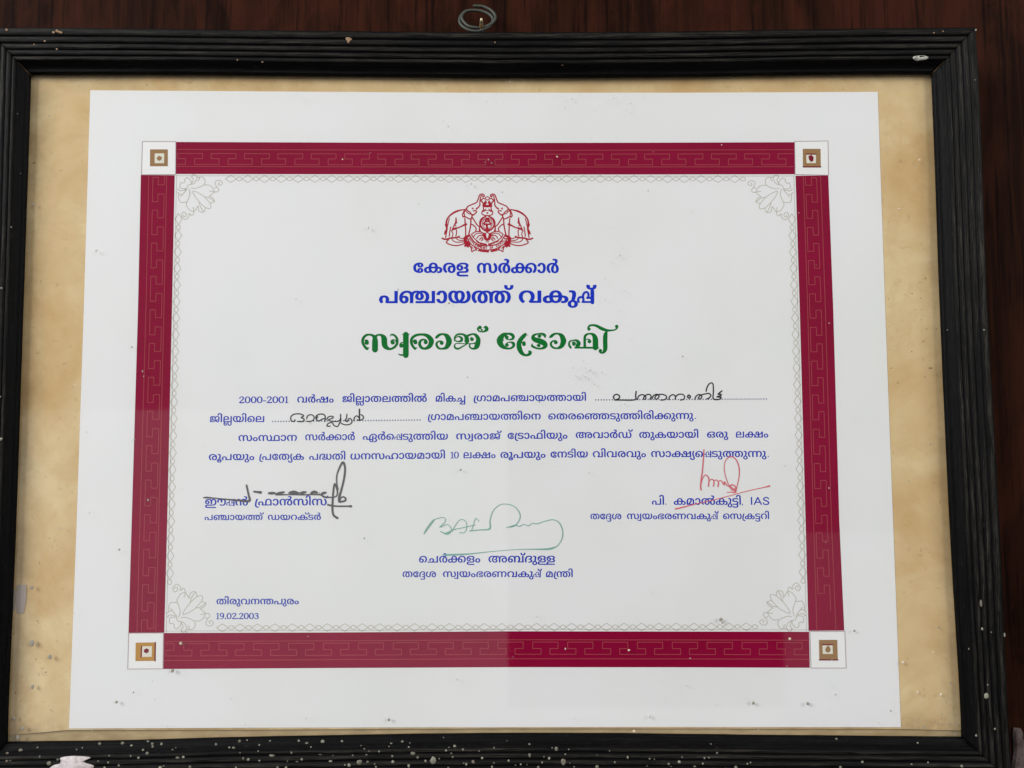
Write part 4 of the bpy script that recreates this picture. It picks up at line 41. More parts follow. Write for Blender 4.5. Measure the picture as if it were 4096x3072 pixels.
TEXT = {'heading_1':[('G','h',(-30.14,52.24,-0.00478,0.007012,0.007472,16),[(0,0),(1,636),(2,1751),(3,2545)]),('G','h',(-3.81,52.07,-0.00236,0.006758,0.007472,18),[(4,0),(5,1299),(6,2093),(7,3709),(5,4264)])],'heading_2':[('G','h',(-44.16,39.55,-0.0009,0.008686,0.009136,10),[(8,0),(9,950),(7,2720),(10,3274),(11,4385),(12,6291)]),('G','h',(13.48,39.55,-0.00062,0.009712,0.009136,18),[(13,0),(1,1028),(14,2143),(-2,2508),(12,3228)])],'body_1':[('S',[[(-100.721,0.368,0.385),(-100.571,0.847,0.321),(-99.897,1.009,0.321),(-99.297,0.744,0.481),(-99.297,0.265,0.513),(-99.859,-0.429,0.385),(-100.796,-1.336,0.256)],[(-100.796,-1.363,0.417),(-99.072,-1.359,0.417),(-98.959,-1.012,0.16)],[(-97.497,1.041,0.289),(-98.209,0.587,0.481),(-98.397,-0.212,0.545),(-98.209,-1.011,0.481),(-97.497,-1.461,0.289),(-96.785,-1.007,0.481),(-96.597,-0.208,0.545),(-96.785,0.59,0.481),(-97.497,1.041,0.289)],[(-95.023,1.047,0.289),(-95.735,0.593,0.481),(-95.923,-0.206,0.545),(-95.735,-1.004,0.481),(-95.023,-1.455,0.289),(-94.31,-1.001,0.481),(-94.123,-0.202,0.545),(-94.31,0.596,0.481),(-95.023,1.047,0.289)],[(-92.548,1.053,0.289),(-93.261,0.599,0.481),(-93.448,-0.2,0.545),(-93.261,-0.998,0.481),(-92.548,-1.449,0.289),(-91.836,-0.995,0.481),(-91.649,-0.196,0.545),(-91.836,0.603,0.481),(-92.548,1.053,0.289)],[(-91.086,-0.647,0.321),(-89.999,-0.644,0.321)],[(-89.399,0.396,0.385),(-89.249,0.875,0.321),(-88.574,1.037,0.321),(-87.974,0.772,0.481),(-87.974,0.293,0.513),(-88.537,-0.401,0.385),(-89.474,-1.309,0.256)],[(-89.474,-1.335,0.417),(-87.75,-1.331,0.417),(-87.637,-0.985,0.16)],[(-86.175,1.069,0.289),(-86.887,0.615,0.481),(-87.075,-0.184,0.545),(-86.887,-0.983,0.481),(-86.175,-1.434,0.289),(-85.463,-0.979,0.481),(-85.275,-0.18,0.545),(-85.463,0.618,0.481),(-86.175,1.069,0.289)],[(-83.701,1.075,0.289),(-84.413,0.621,0.481),(-84.6,-0.178,0.545),(-84.413,-0.977,0.481),(-83.701,-1.427,0.289),(-82.988,-0.973,0.481),(-82.801,-0.174,0.545),(-82.988,0.624,0.481),(-83.701,1.075,0.289)],[(-82.201,0.733,0.224),(-81.601,1.0,0.321)],[(-81.526,0.974,0.481),(-81.526,-1.422,0.481)],[(-82.201,-1.41,0.224),(-80.851,-1.407,0.224)]]),('G','b',(-77.2,-1.38,-0.00067,0.004368,0.004342,31),[(15,0),(16,1004),(17,1779),(18,2988)]),('G','b',(-58.73,-1.25,0.00203,0.004356,0.004342,29),[(19,0),(20,970),(21,1219),(22,2115),(23,2652),(24,3721),(25,4616),(20,6473),(26,6722)]),('G','b',(-20.57,-1.13,0.00166,0.004078,0.004342,51),[(27,0),(20,764),(28,1013),(29,2103)]),('G','b',(-5.05,-1.07,0.00305,0.00441,0.004342,35),[(30,0),(31,272),(22,1204),(27,1742),(32,2506),(33,3438),(22,5164),(34,5701),(25,6787),(22,8644),(34,9181),(20,10267)])],'body_2':[('G','b',(-112.75,-9.28,-0.00045,0.004438,0.004342,29),[(19,0),(20,970),(21,1219),(34,2115),(20,3200),(35,3449),(24,4198)])],'body_2b':[('G','b',(-23.75,-8.68,0.00304,0.00438,0.004342,35),[(30,0),(31,272),(22,1204),(27,1742),(32,2506),(33,3438),(22,5164),(34,5701),(25,6787),(20,8644),(35,8893),(36,9642)]),('G','b',(25.41,-8.53,0.00067,0.004466,0.004342,31),[(35,0),(23,749),(37,1818),(35,2592),(38,3341),(39,5654),(40,6240),(25,6593),(20,8451),(37,8700),(20,9474),(41,9723),(40,11302),(42,11656),(40,12954)]),('S',[[(85.466,-8.269,0.492),(85.515,-8.269,0.492)]])],'body_3':[('G','b',(-100.88,-17.04,0.00168,0.004634,0.004342,31),[(43,0),(18,1274),(44,1749),(22,3718),(36,4256)]),('G','b',(-73.71,-16.81,0.00296,0.004153,0.004342,31),[(43,0),(16,1274),(41,2049),(22,3628),(16,4165)]),('G','b',(-50.24,-16.66,0.00058,0.004536,0.004342,24),[(45,0),(16,1335),(35,2110),(-1,2859),(39,3579),(40,4164),(25,4518),(20,6375),(34,6624)]),('G','b',(-12.22,-16.6,0.00269,0.004819,0.004342,31),[(43,0),(46,1274),(37,1523),(22,2297),(19,2835),(47,3805)]),('G','b',(8.78,-16.4,0.00164,0.004594,0.004342,30),[(48,0),(30,622),(39,894),(22,1479),(49,2017),(20,3201),(34,3450),(40,4536),(18,4889)]),('G','b',(36.55,-16.16,-0.00043,0.004466,0.004342,31),[(50,0),(15,1570),(22,2574),(16,3112),(51,3886),(47,5160)]),('G','b',(62.43,-16.16,0.0,0.004488,0.004342,31),[(23,0),(40,1069),(28,1422),(34,2512),(22,3598),(34,4135),(20,5221)]),('G','b',(90.07,-16.09,0.0,0.004552,0.004342,31),[(52,0),(37,794),(40,1568)]),('G','b',(101.87,-16.07,-0.00227,0.004276,0.004342,54),[(24,0),(53,895),(18,2686)])],'body_4':[('G','b',(-112.78,-24.72,0.0,0.00472,0.004342,31),[(37,0),(54,774),(32,1128),(34,2059),(40,3145),(18,3499)]),('G','b',(-92.26,-24.67,0.00055,0.004343,0.004342,35),[(30,0),(32,272),(48,1203),(23,1825),(55,2894),(28,3159)]),('G','b',(-71.97,-24.67,0.00068,0.004316,0.004342,24),[(32,0),(56,932),(23,2176),(20,3245)]),('G','b',(-55.2,-24.61,0.00805,0.004484,0.004342,31),[(57,0),(36,949),(43,1897),(58,3171),(22,4418),(34,4956),(27,6041),(22,6805),(34,7343),(20,8428)]),('S',[[(-14.366,-21.994,0.207),(-13.843,-21.727,0.296)],[(-13.778,-21.754,0.444),(-13.778,-24.15,0.444)],[(-14.366,-24.137,0.207),(-13.191,-24.137,0.207)],[(-12.081,-21.647,0.267),(-12.701,-22.1,0.444),(-12.864,-22.899,0.504),(-12.701,-23.698,0.444),(-12.081,-24.15,0.267),(-11.461,-23.698,0.444),(-11.297,-22.899,0.504),(-11.461,-22.1,0.444),(-12.081,-21.647,0.267)]]),('G','b',(-9.18,-24.22,0.00153,0.004234,0.004342,54),[(24,0),(53,895),(18,2686)]),('G','b',(5.82,-24.17,0.0038,0.004695,0.004342,31),[(37,0),(54,774),(32,1128),(34,2059),(40,3145),(18,3499)]),('G','b',(26.25,-24.05,0.00395,0.004429,0.004342,30),[(48,0),(36,622),(39,1571),(20,2156),(34,2405)]),('G','b',(43.44,-23.92,-0.00046,0.004498,0.004342,31),[(15,0),(20,1004),(15,1253),(37,2258),(15,3032),(40,4036),(18,4390)]),('G','b',(67.17,-23.93,-0.00149,0.004641,0.004342,31),[(43,0),(22,1274),(53,1811),(55,3602),(35,3868),(-1,4616),(39,5336),(40,5922),(25,6276),(40,8133),(42,8486),(40,9785)]),('S',[[(114.836,-23.799,0.492),(114.885,-23.799,0.492)]])],'name_1':[('G','b',(-113.86,-43.07,0.00058,0.004854,0.004704,32),[(59,0),(-1,1809),(60,2529)]),('G','b',(-93.65,-43.05,0.00034,0.004983,0.004704,35),[(30,0),(49,272),(22,1456),(60,1994),(43,3110),(20,4384),(43,4633),(47,5907)])],'post_1':[('G','b',(-113.91,-48.88,-0.00042,0.003865,0.003709,24),[(32,0),(33,932),(22,2657),(34,3195),(25,4280),(47,6138)]),('G','b',(-88.31,-48.9,0.0,0.003939,0.003709,31),[(51,0),(34,1274),(61,2359),(28,3065),(47,4155),(39,4155),(16,4740)])],'name_2':[('G','b',(67.18,-43.14,-0.00202,0.004512,0.004704,24),[(32,0),(20,932)]),('S',[[(72.856,-42.929,0.492),(72.905,-42.929,0.492)]]),('G','b',(76.09,-43.18,-0.00257,0.004648,0.004704,24),[(28,0),(27,1090),(22,1854),(26,2392),(28,3656),(40,4746),(62,5100),(20,5685)]),('S',[[(103.929,-43.033,0.418),(103.953,-43.181,0.319),(103.806,-43.525,0.147)]]),('S',[[(107.612,-40.369,0.551),(107.612,-43.099,0.551)],[(108.737,-43.133,0.477),(110.154,-40.375,0.514)],[(110.154,-40.375,0.514),(111.57,-43.141,0.477)],[(109.279,-42.278,0.404),(111.029,-42.282,0.404)],[(114.528,-40.99,0.44),(114.112,-40.418,0.44),(113.195,-40.383,0.44),(112.57,-40.858,0.514),(112.862,-41.43,0.514),(113.903,-41.814,0.514),(114.528,-42.387,0.514),(114.195,-43.021,0.477),(113.279,-43.145,0.44),(112.529,-42.921,0.44),(112.32,-42.445,0.44)]])],'post_2':[('G','b',(42.22,-48.91,-0.00239,0.003697,0.00398,31),[(23,0),(48,1069),(63,1691),(64,2365)]),('G','b',(57.04,-48.92,-0.00215,0.004038,0.00398,31),[(43,0),(46,1274),(34,1523),(18,2609),(65,3084),(37,3778),(66,4552),(15,5973),(28,6978),(40,8068),(-1,8421),(47,9141)]),('G','b',(95.9,-49.0,-0.00161,0.003863,0.00398,31),[(35,0),(43,749),(30,2023),(28,2294),(62,3384),(61,3970),(20,4675)])],'name_3':[('G','b',(-27.03,-66.05,-0.00122,0.004703,0.004704,31),[(35,0),(67,749),(16,1720),(41,2494),(68,4074),(18,4825)]),('G','b',(0.95,-66.07,-0.00112,0.004985,0.004704,31),[(50,0),(69,1570),(47,2937),(70,2937),(40,3611),(71,3965)])],'post_3':[('G','b',(-33.64,-71.81,-0.00223,0.003974,0.004071,31),[(23,0),(48,1069),(63,1691),(64,2365)]),('G','b',(-17.36,-71.84,-0.00201,0.004334,0.004071,31),[(43,0),(46,1274),(34,1523),(18,2609),(65,3084),(37,3778),(66,4552),(15,5973),(28,6978),(40,8068),(-1,8421),(47,9141)]),('G','b',(24.13,-71.93,-0.00093,0.00417,0.004071,51),[(27,0),(30,764),(72,1036),(20,2440)])],'place':[('G','b',(-108.28,-82.39,-0.00151,0.00399,0.00389,31),[(23,0),(20,1069),(37,1318),(40,2092),(15,2445),(36,3450),(72,4398),(32,5803),(40,6735),(37,7088),(18,7862)])],'date':[('S',[[(-108.17,-86.179,0.194),(-107.669,-85.939,0.277)],[(-107.606,-85.963,0.416),(-107.606,-88.129,0.416)],[(-108.17,-88.116,0.194),(-107.042,-88.117,0.194)],[(-105.349,-86.567,0.443),(-105.506,-86.037,0.332),(-106.039,-85.868,0.277),(-106.572,-86.181,0.388),(-106.634,-86.71,0.388),(-106.352,-87.095,0.277),(-105.788,-87.12,0.277),(-105.349,-86.76,0.388)],[(-105.286,-86.615,0.443),(-105.412,-87.481,0.388),(-105.913,-88.058,0.277),(-106.54,-88.082,0.277)],[(-104.565,-87.988,0.554),(-104.503,-87.988,0.554)],[(-103.092,-85.872,0.249),(-103.688,-86.28,0.416),(-103.844,-87.002,0.471),(-103.688,-87.724,0.416),(-103.092,-88.134,0.249),(-102.496,-87.725,0.416),(-102.34,-87.004,0.471),(-102.496,-86.282,0.416),(-103.092,-85.872,0.249)],[(-101.713,-86.475,0.332),(-101.587,-86.042,0.277),(-101.023,-85.898,0.277),(-100.522,-86.14,0.416),(-100.522,-86.573,0.443),(-100.992,-87.198,0.332),(-101.775,-88.015,0.222)],[(-101.775,-88.039,0.36),(-100.333,-88.041,0.36),(-100.239,-87.728,0.139)],[(-99.675,-87.993,0.554),(-99.612,-87.994,0.554)],[(-98.891,-86.478,0.332),(-98.766,-86.045,0.277),(-98.202,-85.902,0.277),(-97.7,-86.143,0.416),(-97.7,-86.576,0.443),(-98.17,-87.201,0.332),(-98.954,-88.018,0.222)],[(-98.954,-88.042,0.36),(-97.512,-88.044,0.36),(-97.418,-87.731,0.139)],[(-96.196,-85.88,0.249),(-96.791,-86.288,0.416),(-96.948,-87.01,0.471),(-96.791,-87.732,0.416),(-96.196,-88.142,0.249),(-95.6,-87.734,0.416),(-95.443,-87.012,0.471),(-95.6,-86.29,0.416),(-96.196,-85.88,0.249)],[(-94.127,-85.882,0.249),(-94.722,-86.291,0.416),(-94.879,-87.012,0.471),(-94.722,-87.735,0.416),(-94.127,-88.144,0.249),(-93.531,-87.736,0.416),(-93.374,-87.014,0.471),(-93.531,-86.292,0.416),(-94.127,-85.882,0.249)],[(-92.747,-86.293,0.332),(-92.12,-85.933,0.277),(-91.588,-86.246,0.388),(-91.65,-86.727,0.36),(-92.246,-86.943,0.222)],[(-92.246,-86.967,0.222),(-91.525,-87.209,0.388),(-91.431,-87.69,0.443),(-91.87,-88.123,0.277),(-92.559,-88.074,0.277),(-92.841,-87.689,0.36)]])]}
PAPA = [(70,[(60,40),(30,110),(70,225),(160,262),(235,225),(262,150),(250,40)]),(62,[(215,35),(640,35)]),(112,[(640,10),(640,550)]),(70,[(250,215),(245,330),(300,450),(385,490),(460,440),(480,340),(455,225)]),(70,[(420,222),(640,222)])]
GLYPHS = [
[[386,-15,-95,8,-88,23,-76,40,-32,26,-28,31,-22,36,-16,40,-10,45,-3,50,3,48,10,43,17,39,23,35,28,30,70,48,39,17,88,23,94,8,49,-3,43,-6,69,-25,25,-18,20,-21,14,-23,8,-25,0,-55,-8,-25,-31,-41,-47,-28,-28,-9,-62,-7,-74,8,-30,11,-44,31,-15,20,-15,44,-1,37,14,46,18,10,124,19,4,-14,-13,-24,-7,-29,3,-43,9,-21,8,-6,27,0,8,5,9,17,3,24,-6,32,-8,11,-27,12,-18,2,-91,-6,-31,-9,-27,-14,-22,-18,-35,-50,-18,-64,0,-74,18,-66,34,-52,22,-19,27,-15,30,-9,50,-5,49,0,22,5,15,11,8,17,2,37,-7,21,-11,12,-26,0,-9,-6,-11,-22,-3,-43,7,-28,13,-23,-4,-15,-123,19,-19,10,-8,21,-6,27,1,37,16,43,14,19,45,31,64,17,72,1,58,-14,25,-13,39,-34,13,-23,11,-55,-3,-26,-23,-48,-20,-21,-57,-32,-36,-11]],
[[225,-15,-61,5,-53,15,-44,26,-32,35,-19,42,-6,50,3,32,8,29,33,48,48,35,39,18,44,12,55,8,110,4,428,0,149,-10,72,-22,52,-32,34,-39,19,-52,2,-31,-7,-51,-20,-43,-34,-34,-45,-25,-51,-15,-75,-5,-97,15,24,91,69,-6,30,2,15,6,19,25,7,40,-7,39,-20,25,-29,15,-68,7,-492,0,-60,-2,-38,-6,-28,-14,-22,-36,-3,-25,3,-31,16,-31,21,-11,47,-3,35,9,37,20,46,16,64,-82,-51,-29,-44,-17,-45,-11],[562,575,60,-5,53,-12,46,-21,39,-29,30,-35,23,-41,16,-46,10,-50,3,-54,-3,-61,-11,-53,-19,-48,-25,-41,-32,-33,-39,-27,-45,-19,-50,-11,-54,-4,-43,2,-77,18,-64,35,-26,23,-23,28,-33,67,-10,39,-8,85,8,84,25,71,42,59,57,44,69,26],[563,474,-37,-5,-28,-16,-22,-27,-16,-38,-10,-48,-4,-59,7,-77,7,-31,24,-49,32,-29,45,-10,45,10,17,12,28,38,19,58,6,78,-6,77,-18,58,-28,37,-17,12]],
[[385,575,62,-3,56,-9,52,-14,46,-19,41,-24,35,-29,30,-32,25,-36,19,-39,14,-42,11,-90,-4,-55,-10,-47,-17,-41,-24,-34,-30,-28,-36,-21,-41,-15,-44,-9,-47,-3,-49,3,-44,10,-38,17,-32,22,-26,27,-19,31,-13,34,-11,74,6,58,19,50,32,43,43,32,54,19,62,6,41,-3,39,-10,34,-17,30,-22,26,-26,37,-61,10,-33,-3,-37,-65,3,-16,19,-27,49,-26,25,-31,15,-46,-2,-20,-10,-15,-17,-17,-51,-2,-32,3,-43,11,-35,17,-24,24,-12,34,0,14,5,23,22,17,37,6,26,5,72,-7,78,-18,51,-33,43,-23,17,-58,26,-75,8,-84,-10,-33,-13,-28,-18,-22,-22,-18,-27,-20,-65,-2,-39,11,-85,34,-69,59,-65,-91,-73,-50,24,-27,25,-49,56,-20,32,-29,72,-7,41,0,81,19,73,38,66,28,29,32,26,83,39,49,14]],
[[405,474,-90,-6,-50,-13,-41,-18,-40,-38,-15,-32,2,-11,-6,-28,2,-47,5,-24,19,-35,14,-8,35,-1,20,18,12,48,-9,42,-18,18,-20,4,-38,-6,-46,-27,-30,-12,-70,26,12,19,38,30,47,28,54,20,57,7,39,-2,63,-19,45,-33,16,-21,10,-23,8,-50,-9,-54,-13,-25,-17,-23,-23,-20,-61,-29,-39,-7,-81,0,-69,22,-29,18,-25,23,-20,28,-15,31,-8,36,0,73,22,64,19,30,25,27,67,47,88,33,53,12,122,9,125,-9,51,-10,43,-15,37,-19,29,-23,21,-27,12,-31,4,-35,-2,-26,-8,-23,-31,-40,-23,-17,-57,-26,-82,-17,-74,41,-5,30,72,5,25,13,10,13,6,25,-1,26,-10,27,-25,20,-22,7],[750,152,-7,-44,-18,-37,-29,-31,-48,-25,-40,-10,-52,-6,-324,-5,-29,-12,-8,-25,2,-28,8,-16,39,-13,471,-2,0,-102,-441,0,-71,4,-59,11,-48,19,-38,30,-24,38,-6,22,0,48,15,44,32,37,49,28,50,13,42,5,305,4,29,5,17,11,11,20,3,28,-4,30,-8,15,-30,18,-83,7,9,84,125,-13,50,-16,40,-20,30,-24,22,-27,13,-31]],
[[664,575,72,-8,60,-21,49,-36,26,-30,19,-36,13,-46,6,-58,3,-133,12,-65,13,-27,19,-17,47,-11,39,9,31,26,13,20,19,54,7,73,-5,58,-25,78,-28,48,-41,49,96,73,51,-29,52,-60,38,-65,24,-73,6,-41,-2,-98,-12,-49,-19,-44,-26,-39,-34,-32,-39,-26,-45,-19,-50,-11,-55,-4,-80,8,-35,9,-58,30,-23,20,-27,34,-25,62,-10,78,-3,135,-12,62,-14,25,-17,16,-26,7,-29,1,-34,-14,-14,-16,-15,-30,-9,-40,-4,-373,-165,0,-2,335,-7,69,-12,30,-18,22,-24,14,-26,4,-43,-9,-35,-29,-27,-46,-14,-62,-1,-66,18,-80,24,-49,56,-73,-99,-73,-50,29,-50,59,-39,65,-23,74,-6,40,1,94,11,48,18,43,26,39,32,33,39,28,46,20,51,12,55,5,83,-10,66,-28,57,-47,-43,0,54,45,30,17,34,13]],
[[531,-15,-49,3,-44,9,-39,16,-34,21,-27,28,-22,33,-15,38,-9,43,-3,48,7,61,8,30,30,61,47,62,128,128,25,37,5,19,1,37,-9,25,-8,9,-34,7,-85,-8,-25,89,74,15,76,5,78,-10,55,-28,32,-37,8,-20,7,-40,-4,-35,-10,-34,-18,-31,-53,-61,-100,-98,-34,-52,-21,-54,-12,-81,5,-55,12,-40,18,-26,25,-12,37,2,18,10,13,18,11,26,7,35,-1,87,-16,65,-29,58,-28,34,-34,26,-46,20,-63,7,-43,-2,-36,-9,-31,-13,-26,-19,-22,-23,-17,-27,-20,-66,-2,-38,11,-85,34,-69,60,-65,-92,-73,-50,24,-53,51,-23,29,-36,66,-13,38,-9,86,9,76,13,37,39,65,61,54,81,39,48,13,54,8,59,3,66,-4,88,-19,36,-14,49,-27,37,-27,31,-31,27,-33,39,-74,19,-78,2,-40,-7,-70,-20,-60,-36,-49,-49,-35,-61,-22]],
[[562,575,60,-5,53,-12,46,-21,39,-29,30,-35,23,-41,16,-46,10,-50,3,-54,-3,-61,-11,-53,-19,-48,-25,-41,-32,-33,-39,-27,-45,-19,-50,-11,-54,-4,-43,2,-77,18,-64,35,-26,23,-23,28,-33,67,-10,39,-8,85,8,84,25,71,42,59,57,44,69,26],[563,474,-37,-5,-28,-16,-22,-27,-16,-38,-10,-48,-4,-59,7,-77,7,-31,24,-49,32,-29,45,-10,45,10,17,12,28,38,19,58,6,78,-6,77,-18,58,-28,37,-17,12],[225,-15,-61,5,-53,15,-44,26,-32,35,-19,42,-6,50,3,32,8,29,15,25,41,42,44,26,41,15,49,10,98,7,739,0,93,-5,63,-15,32,-16,36,-26,32,-41,15,-50,2,-28,-6,-50,-19,-44,-31,-36,-43,-27,-53,-16,-60,-5,-46,3,-42,8,-38,14,-33,20,-28,25,-23,31,-16,36,-10,42,-1,102,6,41,14,48,36,71,24,31,58,50,70,37,81,23,88,8,111,-11,47,-13,42,-18,36,-22,31,-26,47,-60,27,-70,9,-75,-3,-44,-7,-40,-28,-72,-20,-32,-49,-56,-28,-26,-51,-24,-91,73,56,61,35,68,12,56,1,32,-10,72,-28,58,-20,23,-25,19,-29,13,-33,9,-37,2,-67,-8,-56,-26,-43,-42,-18,-26,-25,-63,-9,-95,11,-77,26,-41,26,-12,32,1,13,6,17,25,6,40,-2,25,-6,22,-12,18,-18,14,-30,8,-764,3,-82,-4,-44,-18,-22,-36,-3,-25,3,-31,16,-31,21,-11,47,-3,35,9,37,20,46,16,64,-82,-51,-29,-44,-17,-45,-11]],
[[534,282,-13,-112,-25,-66,-43,-55,-29,-22,-33,-18,-39,-13,-44,-8,-90,-1,-37,6,-62,23,-26,15,-41,38,-28,43,-18,44,6,25,137,23,25,-19,20,-54,20,-28,27,-17,19,-2,23,3,19,8,15,14,25,41,9,27,10,66,-4,109,-15,58,-24,41,-15,13,-18,8,-21,3,-32,-8,-34,-37,-22,-53,-24,-20,-137,23,-4,26,22,45,30,42,42,37,26,15,62,22,77,8,88,-11,37,-13,60,-40,23,-25,33,-60,17,-70]],
[[254,360,51,-3,45,-9,39,-16,33,-20,27,-24,21,-27,23,-59,3,-30,-5,-43,-23,-52,-37,-14,-5,34,314,-1,-3,464,167,0,-5,-562,-542,-1,-61,58,18,30,13,33,4,42,-9,52,-24,36,-19,9,-25,4,-31,-6,-22,-17,-15,-26,-8,-32,4,-63,37,-73,-101,-57,-44,26,-40,56,-13,30,-11,70,3,36,11,34,18,30,23,27,29,22,34,18,39,13]],
[[258,-15,-40,3,-39,9,-38,14,-34,21,-30,28,-25,35,-19,41,-11,49,-3,57,5,68,16,61,28,53,37,45,44,38,52,29,58,22,62,12,65,5,58,-3,51,-9,45,-15,40,-20,73,-58,-7,-17,47,-230,-2,-224,-164,0,-3,325,-9,62,-17,38,-35,33,-31,12,-48,4,-40,-3,-36,-9,-32,-16,-29,-21,-24,-26,-19,-32,-15,-38,-9,-42,-3,-46,1,-40,10,-55,18,-37,22,-20,28,-6,27,9,17,27,7,46,-7,46,-19,28,-33,9,-41,-8,-21,-12,-41,-33,-53,-22,-15,89,55,41,31,17,36,14,78,11,72,-9,31,-12,50,-36,18,-24,13,-27,10,-65,-3,-37,-9,-33,-14,-29,-20,-26,-25,-22,-29,-17,-34,-12],[846,575,83,-7,86,-24,9,-21,86,-53,35,-34,26,-39,16,-44,5,-48,-3,-35,-9,-31,-15,-28,-21,-24,-25,-20,-63,-26,-36,-7,-79,0,-37,7,-63,28,-25,20,-20,24,-14,27,-9,31,-2,34,4,42,14,41,24,38,33,35,43,33,50,29,16,18,84,25,59,8,86,-2,50,-8,44,-14,73,-40,28,-25,22,-28,32,-62,15,-66,0,-72,-5,-36,-22,-62,-33,-54,-39,-49,-38,-25,-124,30,70,111,17,54,5,30,-1,69,-7,32,-25,56,-19,22,-22,18,-27,13,-30,8,-42,3,-56,-8,-9,5,-41,-22,-18,-16,-28,-37,-22,-65,0,-43,7,-30,11,-20,22,-12,19,0,16,6,12,14,9,25,2,60,-21,65,-25,37,-46,38,-24,-5,-41,7,-45,-1,-44,-10,-32,-18,-26,-28,-21,-46,-10,-68,-3,-293,-151,0,-2,241,39,214,70,56,54,28,65,17],[1724,560,-9,-563,-917,0,0,100,768,0,-9,463]],
[[712,-15,-100,9,-63,18,-68,29,-73,55,-51,63,-32,69,-15,71,-1,60,8,44,13,39,35,50,42,39,50,25,81,17,99,-5,62,-21,51,-34,38,-48,22,-60,7,-72,-5,-60,-15,-55,-25,-50,-34,-45,-39,-39,-64,-44,-52,-23,-68,-21,-115,-11,-112,11,-50,14,-45,19,-41,24,-35,29,-30,32,-25,37,-20,41,-13,44,-11,98,3,45,10,42,16,38,24,34,30,28,36,23,43,17,47,10,52,4,43,-3,79,-21,34,-18,30,-24,24,-33,-107,-63,-35,19,-36,35,-32,7,-35,-7,-14,-9,-23,-29,-15,-42,-4,-26,2,-75,8,-42,15,-39,20,-35,25,-30,30,-25,36,-18,40,-11,46,-4,57,5,59,14,24,15,37,35,31,49,22,61,6,35,0,70,-12,51,-19,33,-11,11,-13,7,-27,6,-32,-6,-25,-21,-18,-35,-10,-50,0,-64,5,-33,19,-61,14,-26,35,-45,45,-35,81,-14,76,2,38,9,33,16,28,21,24,27,18,32,14,36,9,42,1,79,-13,66,-12,32,-35,67,111,61,50,-40,26,-42,34,-86,11,-91,-9,-85,-12,-41,-17,-38,-22,-35,-28,-32,-34,-29,-40,-24,-45,-20,-51,-14,-58,-9]],
[[380,575,71,-5,65,-14,88,-37,53,-32,46,-40,39,-47,29,-53,18,-58,5,-63,-3,-49,-9,-44,-16,-39,-22,-33,-29,-27,-35,-22,-40,-15,-44,-9,-49,-3,-49,3,-45,10,-39,15,-35,22,-29,28,-23,33,-16,39,-10,43,0,90,8,39,32,72,23,32,59,58,95,63,64,24,64,14,110,3,74,-12,60,-24,50,-32,43,-41,52,-205,-2,-260,-164,0,-3,305,-11,71,-22,49,-28,28,-49,21,-50,4,-67,-8,-33,-10,-26,-13,-46,-39,-36,-51,-13,-29,-10,-31,-8,-66,2,-36,11,-53,18,-34,11,-10,24,-11,27,0,25,11,20,24,14,42,6,63,-2,34,-14,64,-13,29,-33,51,-44,39,-26,15,-73,18,-73,-2,-39,-9,-32,-14,-27,-19,-22,-24,-29,-58,-7,-34,-1,-68,10,-55,20,-47,30,-42,44,-45,-92,-73,-50,24,-53,51,-23,29,-36,66,-13,38,-9,86,9,74,11,35,16,34,49,61,32,26,38,22,43,18,49,14],[1200,575,67,-5,62,-13,59,-23,81,-47,45,-40,39,-47,29,-53,17,-58,6,-63,-3,-49,-10,-44,-16,-39,-22,-33,-29,-27,-34,-22,-40,-15,-45,-9,-49,-3,-50,3,-44,10,-40,15,-35,22,-29,28,-22,33,-16,39,-9,43,-1,90,9,39,32,72,51,62,31,28,72,47,91,39,107,18,98,-1,52,-8,46,-13,77,-40,31,-26,46,-60,15,-34,18,-73,-1,-82,-18,-78,-16,-35,-43,-60,-55,-53,-51,-24,-89,73,55,61,26,43,17,52,4,29,-1,71,-19,66,-36,51,-24,19,-29,14,-34,9,-40,3,-83,-8,-33,-10,-28,-14,-47,-40,-35,-51,-22,-60,-5,-31,-1,-69,11,-53,18,-34,10,-10,25,-11,40,5,23,16,17,33,11,52,1,34,-1,34,-14,64,-27,55,-38,45,-23,18,-25,15,-38,13,-68,7,-54,-6,-37,-15,-25,-19,-29,-41,-16,-56,-4,-38,-3,-277,-154,0,-2,236,42,207,72,54,56,28,69,18]],
[[-115,591,-86,10,-35,12,-56,35,-20,24,-13,26,-8,29,-3,45,9,47,24,11,115,-20,13,-10,-3,-54,13,-38,15,-14,36,-7,37,7,16,14,13,38,-3,54,14,10,111,20,24,-11,8,-47,-2,-45,-8,-29,-14,-26,-20,-24,-55,-35,-36,-12]],
[[363,575,106,-11,46,-13,40,-18,36,-21,30,-26,46,-59,15,-33,11,-35,9,-72,-7,-73,-9,-32,-27,-55,-55,-73,-56,-23,26,66,243,-1,-2,464,167,0,-5,-562,-485,-1,-61,69,54,57,34,66,11,56,2,31,-10,72,-27,58,-43,42,-26,13,-30,9,-34,2,-34,-2,-31,-9,-27,-13,-23,-19,-36,-50,-19,-64,-1,-67,19,-79,25,-45,60,-65,-93,-73,-50,24,-27,25,-49,56,-20,32,-29,72,-9,85,9,74,11,35,16,34,48,61,31,26,36,22,41,18,46,14]],
